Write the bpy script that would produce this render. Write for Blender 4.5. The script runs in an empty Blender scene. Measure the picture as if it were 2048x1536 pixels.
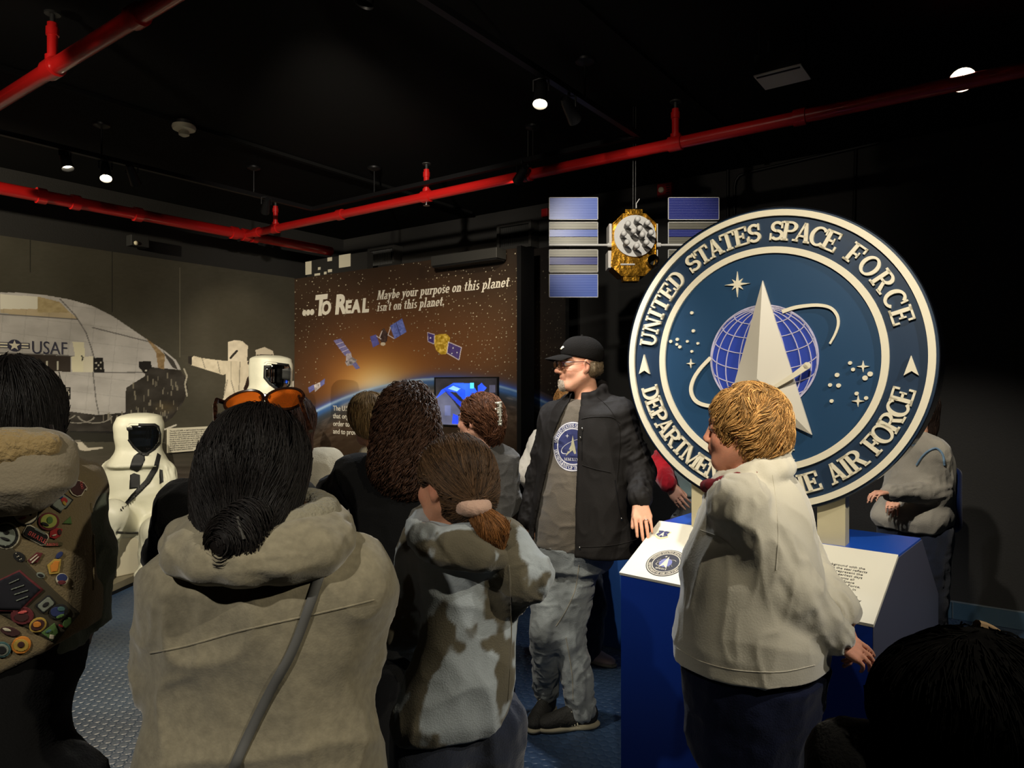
import bpy, bmesh, math, random
import numpy as np
from mathutils import Vector, Matrix
from mathutils.bvhtree import BVHTree
random.seed(7); rng = np.random.default_rng(7)
SC = bpy.context.scene
COL = SC.collection
PI = math.pi
# ---------------------------------------------------------------- camera
FPX = 1410.0; CX = 1024.0; CY = 768.0; EYE = 1.63
cam = bpy.data.cameras.new('camera'); cam.sensor_width = 36.0; cam.lens = 36.0*FPX/2048.0
cam.clip_start = 0.05; cam.clip_end = 100
camo = bpy.data.objects.new('camera', cam); COL.objects.link(camo)
camo.location = (0, 0, EYE); camo.rotation_euler = (PI/2, 0, 0)
SC.camera = camo
def P(px, py, Y): return Vector(((px-CX)/FPX*Y, Y, EYE-(py-CY)/FPX*Y))
def ray(px, py): return Vector(((px-CX)/FPX, 1.0, -(py-CY)/FPX))
AN = math.radians(36.05)
U = Vector((math.sin(AN), math.cos(AN), 0))      # along the left wall, away
R = Vector((math.cos(AN), -math.sin(AN), 0))     # along the back wall, to the right
CORNER = Vector((-0.31*8, 8, 0))
def onplane(px, py, p0, n):
    d = ray(px, py); o = Vector((0, 0, EYE))
    t = (p0-o).dot(n)/d.dot(n)
    return o+d*t
def onplane_np(px, py, p0, n): pass
# ---------------------------------------------------------------- materials
def s2l(c):
    return tuple(((x/255.0)/12.92 if x/255.0 <= 0.04045 else ((x/255.0+0.055)/1.055)**2.4) for x in c)
def s2l_np(a):
    a = np.clip(a/255.0, 0, 1)
    return np.where(a <= 0.04045, a/12.92, ((a+0.055)/1.055)**2.4)
def nn(nt, t, **kw):
    n = nt.nodes.new(t)
    for k, v in kw.items(): setattr(n, k, v)
    return n
def mat(name, col=(.5, .5, .5), rough=.6, metal=0., spec=.5, bump=None, var=None, emit=None, coat=0., attr=False, alpha=None, trans=0., sheen=0.):
    """bump=(scale, strength, detail); var=(scale, amount) mottles the colour"""
    m = bpy.data.materials.new(name); m.use_nodes = True
    nt = m.node_tree; b = nt.nodes['Principled BSDF']
    b.inputs['Base Color'].default_value = (*col, 1); b.inputs['Roughness'].default_value = rough
    b.inputs['Metallic'].default_value = metal; b.inputs['Specular IOR Level'].default_value = spec
    b.inputs['Coat Weight'].default_value = coat
    b.inputs['Sheen Weight'].default_value = sheen
    b.inputs['Transmission Weight'].default_value = trans
    tc = nn(nt, 'ShaderNodeTexCoord')
    if attr:
        a = nn(nt, 'ShaderNodeAttribute', attribute_name='Col')
        nt.links.new(a.outputs['Color'], b.inputs['Base Color'])
    if var:
        n = nn(nt, 'ShaderNodeTexNoise'); n.inputs['Scale'].default_value = var[0]; n.inputs['Detail'].default_value = 5
        nt.links.new(tc.outputs['Object'], n.inputs['Vector'])
        r = nn(nt, 'ShaderNodeValToRGB'); lo, hi = 1-var[1], 1+var[1]
        r.color_ramp.elements[0].position = .3; r.color_ramp.elements[1].position = .7
        r.color_ramp.elements[0].color = (*[c*lo for c in col], 1); r.color_ramp.elements[1].color = (*[c*hi for c in col], 1)
        nt.links.new(n.outputs['Fac'], r.inputs['Fac']); nt.links.new(r.outputs['Color'], b.inputs['Base Color'])
    if bump:
        n = nn(nt, 'ShaderNodeTexNoise'); n.inputs['Scale'].default_value = bump[0]
        n.inputs['Detail'].default_value = bump[2] if len(bump) > 2 else 3
        nt.links.new(tc.outputs['Object'], n.inputs['Vector'])
        k = nn(nt, 'ShaderNodeBump'); k.inputs['Strength'].default_value = bump[1]; k.inputs['Distance'].default_value = .01
        nt.links.new(n.outputs['Fac'], k.inputs['Height']); nt.links.new(k.outputs['Normal'], b.inputs['Normal'])
    if emit:
        b.inputs['Emission Color'].default_value = (*emit[0], 1); b.inputs['Emission Strength'].default_value = emit[1]
    return m
# ---------------------------------------------------------------- objects
def tag(o, label=None, cat=None, group=None, kind=None):
    if label: o['label'] = label
    if cat: o['category'] = cat
    if group: o['group'] = group
    if kind: o['kind'] = kind
    return o
def empty(name, loc, label, cat, group=None, rz=0):
    o = bpy.data.objects.new(name, None); COL.objects.link(o); o.location = loc; o.rotation_euler = (0, 0, rz)
    o.empty_display_size = .1
    return tag(o, label, cat, group)
def link(name, me, m, parent=None, smooth=False, world=True):
    """me is in world coordinates; parent keeps the world place"""
    o = bpy.data.objects.new(name, me); COL.objects.link(o)
    if m is not None:
        if isinstance(m, (list, tuple)):
            for q in m: me.materials.append(q)
        else: me.materials.append(m)
    if smooth: me.polygons.foreach_set('use_smooth', [True]*len(me.polygons))
    if parent is not None:
        o.parent = parent
        if world: o.matrix_parent_inverse = wmat(parent).inverted()
    return o
def wmat(o):
    m = Matrix.LocRotScale(o.location, o.rotation_euler, o.scale)
    if o.parent: return wmat(o.parent) @ o.matrix_parent_inverse @ m
    return m
class MB:
    def __init__(s): s.b = bmesh.new()
    def verts(s, vs): return [s.b.verts.new(v) for v in vs]
    def face(s, vs):
        try: return s.b.faces.new(vs)
        except ValueError: return None
    def box(s, c, ax, ay, az):
        """c centre, ax ay az half-extent vectors"""
        c, ax, ay, az = map(Vector, (c, ax, ay, az)); v = []
        for k in (-1, 1):
            for j in (-1, 1):
                for i in (-1, 1): v.append(s.b.verts.new(c+ax*i+ay*j+az*k))
        for f in ((0, 2, 3, 1), (4, 5, 7, 6), (0, 1, 5, 4), (2, 6, 7, 3), (0, 4, 6, 2), (1, 3, 7, 5)): s.b.faces.new([v[i] for i in f])
        return s
    def bx(s, x0, y0, z0, x1, y1, z1):
        return s.box(((x0+x1)/2, (y0+y1)/2, (z0+z1)/2), ((x1-x0)/2, 0, 0), (0, (y1-y0)/2, 0), (0, 0, (z1-z0)/2))
    def tube(s, pts, rad, n=12, cap=True):
        pts = [Vector(p) for p in pts]; rad = rad if isinstance(rad, (list, tuple)) else [rad]*len(pts)
        rings = []; ref = None
        for i, p in enumerate(pts):
            t = (pts[min(i+1, len(pts)-1)]-pts[max(i-1, 0)]).normalized()
            if ref is None: ref = t.orthogonal().normalized()
            ref = (ref-t*ref.dot(t)).normalized(); bi = t.cross(ref)
            rings.append([s.b.verts.new(p+(ref*math.cos(2*PI*k/n)+bi*math.sin(2*PI*k/n))*rad[i]) for k in range(n)])
        for a, b in zip(rings, rings[1:]):
            for k in range(n): s.b.faces.new((a[k], a[(k+1) % n], b[(k+1) % n], b[k]))
        if cap:
            s.b.faces.new(rings[0][::-1]); s.b.faces.new(rings[-1])
        return s
    def lathe(s, c, axis, prof, n=24):
        """prof: list of (distance along axis, radius)"""
        axis = Vector(axis).normalized(); c = Vector(c)
        return s.tube([c+axis*h for h, r in prof], [max(r, 1e-4) for h, r in prof], n) if True else s
    def prism(s, poly, o, ax, ay, az, h0, h1):
        """2-D poly in the (ax, ay) frame at o, extruded along az from h0 to h1"""
        o, ax, ay, az = map(Vector, (o, ax, ay, az))
        a = [s.b.verts.new(o+ax*x+ay*y+az*h0) for x, y in poly]; b = [s.b.verts.new(o+ax*x+ay*y+az*h1) for x, y in poly]
        n = len(poly)
        try: s.b.faces.new(a[::-1]); s.b.faces.new(b)
        except ValueError: pass
        for i in range(n):
            try: s.b.faces.new((a[i], a[(i+1) % n], b[(i+1) % n], b[i]))
            except ValueError: pass
        return s
    def band(s, inner, outer, o, ax, ay, az, h0, h1, closed=True):
        """ring between two 2-D outlines of equal length, extruded"""
        n = len(inner); m = n if closed else n-1
        for i in range(m):
            j = (i+1) % n
            s.prism([inner[i], outer[i], outer[j], inner[j]], o, ax, ay, az, h0, h1)
        return s
    def sphere(s, c, r, n=12, sc=(1, 1, 1)):
        c = Vector(c)
        M = Matrix.Translation(c) @ Matrix.Diagonal((r*sc[0], r*sc[1], r*sc[2], 1))
        bmesh.ops.create_uvsphere(s.b, u_segments=n*2, v_segments=n, radius=1, matrix=M); return s
    def build(s, name, m, parent=None, smooth=False, bevel=0, weld=False):
        if weld: bmesh.ops.remove_doubles(s.b, verts=s.b.verts, dist=1e-5)
        bmesh.ops.recalc_face_normals(s.b, faces=s.b.faces)
        me = bpy.data.meshes.new(name); s.b.to_mesh(me); s.b.free()
        o = link(name, me, m, parent, smooth)
        if smooth: me.set_sharp_from_angle(angle=math.radians(40))
        if bevel:
            q = o.modifiers.new('bevel', 'BEVEL'); q.width = bevel; q.segments = 2; q.limit_method = 'ANGLE'; q.angle_limit = .7
        return o
def recentre(o):
    """put a top-level mesh's origin at the base of its own shape"""
    me = o.data; n = len(me.vertices); a = np.empty(n*3); me.vertices.foreach_get('co', a); a = a.reshape(-1, 3)
    c = Vector(((a[:, 0].min()+a[:, 0].max())/2, (a[:, 1].min()+a[:, 1].max())/2, a[:, 2].min()))
    a -= np.array(c); me.vertices.foreach_set('co', a.ravel()); o.location = c; return o
def gridmesh(name, origin, ax, ay, w, h, nx, ny, m, painter, parent=None):
    """flat printed sheet: a fine grid whose vertex colours come from painter(x, y, px, py) (print, not light)"""
    xs, ys = np.meshgrid(np.linspace(0, w, nx), np.linspace(0, h, ny))
    o = np.array(origin); A = np.array(ax); B = np.array(ay)
    co = o+xs.ravel()[:, None]*A+ys.ravel()[:, None]*B
    px = CX+co[:, 0]/co[:, 1]*FPX; py = CY-(co[:, 2]-EYE)/co[:, 1]*FPX
    col = painter(xs.ravel(), ys.ravel(), px, py)
    me = bpy.data.meshes.new(name); n = nx*ny; nf = (nx-1)*(ny-1)
    me.vertices.add(n); me.vertices.foreach_set('co', co.ravel())
    i = (np.arange(ny-1)[:, None]*nx+np.arange(nx-1)[None, :]).ravel()
    q = np.stack([i, i+1, i+1+nx, i+nx], 1)
    me.loops.add(nf*4); me.loops.foreach_set('vertex_index', q.ravel().astype(np.int32))
    me.polygons.add(nf); me.polygons.foreach_set('loop_start', (np.arange(nf)*4).astype(np.int32))
    me.update(calc_edges=True)
    a = me.color_attributes.new('Col', 'FLOAT_COLOR', 'POINT')
    a.data.foreach_set('color', np.concatenate([col, np.ones((n, 1))], 1).astype(np.float32).ravel())
    return link(name, me, m, parent)
# numpy value noise -------------------------------------------------
def _hash(ix, iy, iz):
    h = (ix.astype(np.int64)*374761393+iy.astype(np.int64)*668265263+iz.astype(np.int64)*2147483647) & 0xffffffff
    h = ((h ^ (h >> 13))*1274126177) & 0xffffffff
    return ((h ^ (h >> 16)) & 0xffff)/32767.5-1.0
def noise3(p):
    f = np.floor(p); w = p-f; w = w*w*(3-2*w); i = f.astype(np.int64); r = 0
    for dx in (0, 1):
        wx = w[:, 0] if dx else 1-w[:, 0]
        for dy in (0, 1):
            wy = w[:, 1] if dy else 1-w[:, 1]
            for dz in (0, 1):
                wz = w[:, 2] if dz else 1-w[:, 2]
                r = r+_hash(i[:, 0]+dx, i[:, 1]+dy, i[:, 2]+dz)*wx*wy*wz
    return r
def fbm(p, o=4):
    r = 0; a = .5
    for _ in range(o): r = r+a*noise3(p); p = p*2.03+7.1; a *= .5
    return r
def fbm2(x, y, s, o=4, z=0.): return fbm(np.stack([x*s, y*s, np.full_like(x, z)], 1), o)
def sstep(a, b, x):
    t = np.clip((x-a)/(b-a), 0, 1); return t*t*(3-2*t)
def inpoly(px, py, poly):
    r = np.zeros(px.shape, bool); n = len(poly)
    for i in range(n):
        x0, y0 = poly[i]; x1, y1 = poly[(i+1) % n]
        if y0 == y1: continue
        c = ((y0 > py) != (y1 > py)) & (px < (x1-x0)*(py-y0)/(y1-y0)+x0)
        r ^= c
    return r
def segdist(px, py, pts):
    d = np.full(px.shape, 1e9)
    for (x0, y0), (x1, y1) in zip(pts, pts[1:]):
        dx, dy = x1-x0, y1-y0; t = np.clip(((px-x0)*dx+(py-y0)*dy)/(dx*dx+dy*dy+1e-9), 0, 1)
        d = np.minimum(d, np.hypot(px-x0-t*dx, py-y0-t*dy))
    return d
# ---------------------------------------------------------------- lettering
def rect(x0, y0, x1, y1): return [(x0, y0), (x1, y0), (x1, y1), (x0, y1)]
def arc(cx, cy, rx, ry, a0, a1, tx, ty, n=None):
    n = n or max(6, int(abs(a1-a0)/12)); out = []; inn = []
    for i in range(n+1):
        a = math.radians(a0+(a1-a0)*i/n); c, s = math.cos(a), math.sin(a)
        out.append((cx+rx*c, cy+ry*s)); inn.append((cx+(rx-tx)*c, cy+(ry-ty)*s))
    return [[inn[i], out[i], out[i+1], inn[i+1]] for i in range(n)]
def glyph(ch):
    """slab-serif letter shapes: (width, polygons), capital height 1"""
    r = rect; s = []
    def add(*q): s.extend(q)
    def bot(x0, x1, o=.09): add(r(x0-o, 0, x1+o, .1))
    def top(x0, x1, o=.09, y=1.): add(r(x0-o, y-.1, x1+o, y))
    w = .85
    if ch == 'U': add(r(.12, .33, .31, 1), r(.63, .33, .74, 1)); add(*arc(.43, .35, .31, .35, 180, 360, .15, .12)); top(.12, .31); top(.63, .74); w = .9
    elif ch == 'N': add(r(.1, 0, .21, 1), r(.68, 0, .79, 1), [(.1, 1), (.32, 1), (.79, 0), (.62, 0)]); bot(.1, .21); top(.1, .2, .1); top(.68, .79); w = .92
    elif ch == 'I': add(r(.14, 0, .33, 1)); bot(.14, .33); top(.14, .33); w = .48
    elif ch == 'T': add(r(.33, 0, .52, 1), r(.02, .89, .83, 1), r(.02, .7, .11, 1), r(.74, .7, .83, 1)); bot(.33, .52); w = .86
    elif ch in 'EF':
        add(r(.12, 0, .31, 1), r(.02, .9, .76, 1), r(.66, .7, .76, 1), r(.3, .44, .56, .55), r(.5, .34, .58, .66), r(.02, 0, .3, .1))
        if ch == 'E': add(r(.02, 0, .8, .1), r(.7, 0, .8, .3)); w = .84
        else: add(r(.02, 0, .42, .1)); w = .8
    elif ch == 'D': add(r(.12, 0, .31, 1), r(.02, .89, .4, 1), r(.02, 0, .4, .11)); add(*arc(.38, .5, .45, .5, -90, 90, .2, .11)); w = .88
    elif ch == 'A': add([(.1, 0), (.2, 0), (.5, 1), (.38, 1)], [(.6, 0), (.81, 0), (.54, 1), (.36, 1)], r(.22, .26, .66, .36)); bot(.08, .2); bot(.62, .8, .07); w = .92
    elif ch == 'S': add(*arc(.4, .715, .32, .285, 30, 270, .17, .14)); add(*arc(.42, .285, .34, .285, -150, 90, .17, .14)); add(r(.61, .62, .7, .98), r(.06, .02, .15, .38)); w = .8
    elif ch in 'PR':
        add(r(.12, 0, .31, 1), r(.02, .89, .45, 1), r(.3, .44, .45, .55)); add(*arc(.43, .72, .37, .28, -90, 90, .19, .11)); bot(.12, .31); w = .84
        if ch == 'R': add([(.42, .5), (.6, .5), (.84, .05), (.64, .05)], r(.62, 0, .95, .1)); w = .95
    elif ch == 'C': add(*arc(.5, .5, .45, .5, 42, 318, .2, .12)); add(r(.77, .64, .86, .97)); w = .9
    elif ch == 'G': add(*arc(.5, .5, .45, .5, 42, 330, .2, .12)); add(r(.77, .64, .86, .97), r(.7, .05, .88, .45), r(.58, .38, .95, .47)); w = .95
    elif ch == 'O': add(*arc(.48, .5, .45, .5, 0, 360, .19, .11, 32)); w = .96
    elif ch == 'M': add(r(.1, 0, .21, 1), r(.86, 0, 1.05, 1), [(.1, 1), (.32, 1), (.66, 0), (.52, 0)], [(.52, 0), (.62, 0), (.98, 1), (.86, 1)]); bot(.1, .21); bot(.86, 1.05); top(.1, .2); top(.86, 1.05); w = 1.15
    elif ch == 'X': add([(.1, 1), (.32, 1), (.8, 0), (.58, 0)], [(.66, 1), (.78, 1), (.22, 0), (.1, 0)]); bot(.1, .22, .08); bot(.58, .8, .06); top(.1, .32, .06); top(.66, .78, .08); w = .9
    elif ch == 'H': add(r(.12, 0, .31, 1), r(.62, 0, .81, 1), r(.3, .44, .63, .55)); bot(.12, .31); bot(.62, .81); top(.12, .31); top(.62, .81); w = .94
    # lower case, x-height .62
    elif ch == 'a': add(*arc(.3, .17, .24, .2, 0, 360, .14, .09, 18)); add(r(.38, 0, .55, .42), r(.5, 0, .64, .09)); add(*arc(.3, .42, .25, .2, 0, 160, .16, .1)); w = .62
    elif ch == 'e': add(*arc(.31, .31, .28, .32, 0, 325, .16, .1)); add(r(.1, .27, .58, .36)); w = .6
    elif ch == 'o': add(*arc(.31, .31, .29, .32, 0, 360, .16, .1, 20)); w = .62
    elif ch in 'nhr':
        add(r(.1, 0, .27, .62 if ch != 'h' else 1.), r(0, .52 if ch != 'h' else .9, .2, .62 if ch != 'h' else 1.)); add(r(.02, 0, .35, .09))
        if ch == 'r': add(*arc(.38, .4, .2, .22, 30, 140, .12, .12)); w = .52
        else: add(*arc(.38, .38, .24, .24, 0, 170, .16, .12)); add(r(.46, 0, .62, .4), r(.4, 0, .7, .09)); w = .7
    elif ch == 'u': add(r(.08, .2, .25, .62), r(.0, .53, .2, .62), r(.44, 0, .61, .62), r(.36, .53, .5, .62), r(.5, 0, .68, .09)); add(*arc(.33, .24, .25, .24, 180, 350, .16, .12)); w = .7
    elif ch in 'pb':
        add(*arc(.34, .31, .29, .32, -120, 120, .16, .1))
        if ch == 'p': add(r(.1, -.3, .27, .62), r(0, .53, .2, .62), r(.02, -.3, .35, -.21))
        else: add(r(.1, 0, .27, 1), r(0, .9, .2, 1))
        w = .67
    elif ch == 't': add(r(.12, .1, .29, .85), r(0, .53, .42, .62)); add(*arc(.3, .18, .18, .18, 180, 320, .14, .1)); w = .46
    elif ch == 'i': add(r(.1, 0, .27, .62), r(0, .53, .2, .62), r(0, 0, .37, .09)); add(*arc(.185, .84, .11, .11, 0, 360, .1, .1, 12)); w = .4
    elif ch == 'l': add(r(.1, 0, .27, 1), r(0, .9, .2, 1), r(0, 0, .37, .09)); w = .4
    elif ch == 's': add(*arc(.26, .45, .2, .17, 30, 270, .13, .1)); add(*arc(.27, .17, .21, .17, -150, 90, .13, .1)); w = .5
    elif ch == 'y': add([(.04, .62), (.22, .62), (.42, .08), (.28, .02)], [(.5, .62), (.6, .62), (.3, -.22), (.18, -.24)], r(-.02, .54, .28, .62), r(.42, .54, .68, .62)); add(*arc(.15, -.2, .11, .1, 150, 360, .09, .09)); w = .64
    elif ch == "'": add([(.04, .7), (.12, .7), (.2, 1), (.05, 1)]); w = .22
    elif ch == '.': add(*arc(.12, .1, .1, .1, 0, 360, .099, .099, 12)); w = .28
    elif ch == ' ': w = .34
    return w, s
def text_line(mb, txt, o, ax, ay, az, size, d, shear=0., track=.04, sx=1.):
    x = 0
    for ch in txt:
        w, polys = glyph(ch)
        for q in polys: mb.prism([((x+a*sx+b*shear)*size, b*size) for a, b in q], o, ax, ay, az, 0, d)
        x += (w+track)*sx
    return x*size
def text_arc(mb, txt, o, ax, ay, az, rad, size, a_start, a_end, d, inward=False, h0=0.):
    """letters spread between two angles (degrees); inward: letter tops face the centre"""
    ws = [glyph(c)[0] for c in txt]; tot = sum(ws); acc = 0
    for ch, w in zip(txt, ws):
        _, polys = glyph(ch); mid = (acc+w/2)/tot; acc += w
        a = math.radians(a_start+(a_end-a_start)*mid)
        if inward: up = (-math.cos(a), -math.sin(a)); rt = (-math.sin(a), math.cos(a)); bx, by = math.cos(a)*(rad+size), math.sin(a)*(rad+size)
        else: up = (math.cos(a), math.sin(a)); rt = (math.sin(a), -math.cos(a)); bx, by = math.cos(a)*rad, math.sin(a)*rad
        for q in polys:
            pts = [(bx+rt[0]*(x-w/2)*size+up[0]*y*size, by+rt[1]*(x-w/2)*size+up[1]*y*size) for x, y in q]
            mb.prism(pts, o, ax, ay, az, h0, h0+d)
def plain_text(name, body, o, ax, ay, az, size, m, parent=None, ext=.0008, off=0., space=1., shear=0., align='LEFT'):
    cu = bpy.data.curves.new(name, 'FONT'); cu.body = body; cu.size = size; cu.extrude = ext; cu.offset = off*size
    cu.space_line = space; cu.shear = shear; cu.align_x = align; cu.resolution_u = 3
    t = bpy.data.objects.new(name, cu); COL.objects.link(t)
    dg = bpy.context.evaluated_depsgraph_get(); me = bpy.data.meshes.new_from_object(t.evaluated_get(dg))
    bpy.data.objects.remove(t); bpy.data.curves.remove(cu)
    ax, ay, az = map(Vector, (ax, ay, az))
    M = Matrix((( ax.x, ay.x, az.x, o[0]), (ax.y, ay.y, az.y, o[1]), (ax.z, ay.z, az.z, o[2]), (0, 0, 0, 1)))
    me.transform(M); me.name = name; me.materials.clear()
    return link(name, me, m, parent)
Z = Vector((0, 0, 1))
CEIL = 3.40; HC = CEIL-EYE; HT = EYE+.873*HC; HP = EYE+.825*HC
# ---------------------------------------------------------------- materials
M = {}
M['black_wall'] = mat('black_wall_paint', s2l((34, 33, 31)), .75, bump=(90, .15))
M['ceiling'] = mat('black_ceiling_paint', s2l((20, 20, 19)), .95, spec=.1)
M['red_pipe'] = mat('red_pipe_enamel', s2l((190, 26, 24)), .32, coat=.3)
M['black_metal'] = mat('black_metal', s2l((14, 14, 15)), .5, spec=.3)
M['dark_metal'] = mat('dark_grey_metal', s2l((58, 58, 56)), .5, metal=.4)
M['print'] = mat('mural_print', attr=True, rough=.55, spec=.35)
M['print_matte'] = mat('printed_sheet', attr=True, rough=.8, spec=.2)
M['white_ink'] = mat('white_lettering', s2l((236, 230, 214)), .5)
M['white_paper'] = mat('white_paper', s2l((214, 208, 186)), .8)
M['black_ink'] = mat('black_ink', s2l((22, 21, 22)), .7)
M['lamp'] = mat('lit_lamp_glass', (1, .9, .7), emit=((1., .86, .62), 60))
M['lamp_dim'] = mat('dim_lamp_glass', (1, .9, .7), emit=((1., .88, .66), 5))
M['off_white'] = mat('off_white_plastic', s2l((216, 208, 178)), .5)
M['red_plastic'] = mat('red_plastic', s2l((150, 24, 26)), .4)
M['chrome'] = mat('chrome', (.8, .8, .8), .15, metal=1.)
# hex-textured blue rubber floor
def floor_mat():
    m = bpy.data.materials.new('blue_hexagon_floor'); m.use_nodes = True; nt = m.node_tree; b = nt.nodes['Principled BSDF']
    tc = nn(nt, 'ShaderNodeTexCoord'); sep = []
    k = 2*PI/.042
    add = None
    for a in (0, 60, 120):
        d = nn(nt, 'ShaderNodeVectorMath', operation='DOT_PRODUCT'); c = math.radians(a+10)
        d.inputs[1].default_value = (math.cos(c)*k, math.sin(c)*k, 0); nt.links.new(tc.outputs['Object'], d.inputs[0])
        q = nn(nt, 'ShaderNodeMath', operation='COSINE'); nt.links.new(d.outputs['Value'], q.inputs[0])
        if add is None: add = q
        else:
            s = nn(nt, 'ShaderNodeMath', operation='ADD'); nt.links.new(add.outputs[0], s.inputs[0]); nt.links.new(q.outputs[0], s.inputs[1]); add = s
    cl = nn(nt, 'ShaderNodeMapRange'); cl.inputs['From Min'].default_value = -1.3; cl.inputs['From Max'].default_value = -.2
    nt.links.new(add.outputs[0], cl.inputs['Value'])
    bp = nn(nt, 'ShaderNodeBump'); bp.inputs['Strength'].default_value = .9; bp.inputs['Distance'].default_value = .003
    nt.links.new(cl.outputs['Result'], bp.inputs['Height']); nt.links.new(bp.outputs['Normal'], b.inputs['Normal'])
    n = nn(nt, 'ShaderNodeTexNoise'); n.inputs['Scale'].default_value = 2.2; n.inputs['Detail'].default_value = 6
    nt.links.new(tc.outputs['Object'], n.inputs['Vector'])
    r = nn(nt, 'ShaderNodeValToRGB'); r.color_ramp.elements[0].position = .35; r.color_ramp.elements[1].position = .7
    r.color_ramp.elements[0].color = (*s2l((40, 60, 86)), 1); r.color_ramp.elements[1].color = (*s2l((58, 80, 108)), 1)
    nt.links.new(n.outputs['Fac'], r.inputs['Fac']); nt.links.new(r.outputs['Color'], b.inputs['Base Color'])
    b.inputs['Roughness'].default_value = .38; b.inputs['Specular IOR Level'].default_value = .6
    return m
M['floor'] = floor_mat()
# ---------------------------------------------------------------- shell
def struct(o): o['kind'] = 'structure'; return o
LW_LEN = 15.; BACK = .77; WIDE = 10.5
C0 = CORNER
def slab(name, c, ax, ay, az, m):
    return struct(MB().box(c, ax, ay, az).build(name, m))
slab('floor', C0+R*(WIDE/2-.5)-U*(LW_LEN/2-.6)-Z*.05, R*(WIDE/2+.6), U*(LW_LEN/2+.6), Z*.05, M['floor'])
slab('ceiling', C0+R*(WIDE/2-.5)-U*(LW_LEN/2-.6)+Z*(CEIL+.05), R*(WIDE/2+.6), U*(LW_LEN/2+.6), Z*.05, M['ceiling'])
slab('wall_left', C0-R*.1-U*(LW_LEN/2-BACK/2)+Z*CEIL/2, R*.05, U*(LW_LEN/2+BACK/2), Z*CEIL/2, M['black_wall'])
slab('wall_back', C0+R*(WIDE/2-.1)+U*(BACK+.05)+Z*CEIL/2, R*(WIDE/2+.05), U*.05, Z*CEIL/2, M['black_wall'])
slab('wall_right', C0+R*(WIDE-.05)-U*(LW_LEN/2-BACK/2)+Z*CEIL/2, R*.05, U*(LW_LEN/2+BACK/2), Z*CEIL/2, M['black_wall'])
slab('wall_front', C0+R*(WIDE/2-.1)-U*(LW_LEN+.05-.2)+Z*CEIL/2, R*(WIDE/2+.05), U*.05, Z*CEIL/2, M['black_wall'])
# ceiling joint lines (shallow black battens running away from the viewer)
BW = C0+U*BACK
def ray_back(px, py): return onplane(px, py, BW-U*.004, U)
for k, (px, py) in enumerate(((0, 135), (1150, 0))):
    p = onplane(px, py, Vector((0, 0, CEIL-.012)), Z)
    s = (p-C0).dot(R); q0 = C0+R*s
    slab('trim_%d' % (k+1), q0-U*7+Z*(CEIL-.012), R*.02, U*7.6, Z*.012, M['ceiling'])
# tiled kick strip along the right part of the back wall
M['kick'] = mat('blue_grey_kick_tile', s2l((52, 78, 96)), .35)
M['grout'] = mat('pale_grout', s2l((96, 108, 116)), .7)
p0 = ray_back(1560, 1228); s0 = (p0-C0).dot(R); s1 = WIDE-.12
kb = MB(); L = s1-s0; nt_ = int(L/.55)
for i in range(nt_):
    a = s0+L*i/nt_+.004; b = s0+L*(i+1)/nt_-.004
    kb.box(C0+R*((a+b)/2)+U*(BACK-.012)+Z*.058, R*((b-a)/2), U*.01, Z*.056)
o = kb.build('baseboard_back', M['kick']); struct(o)
g = MB().box(C0+R*((s0+s1)/2)+U*(BACK-.007)+Z*.06, R*(L/2), U*.006, Z*.062).build('trim_3', M['grout']); struct(g)
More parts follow.
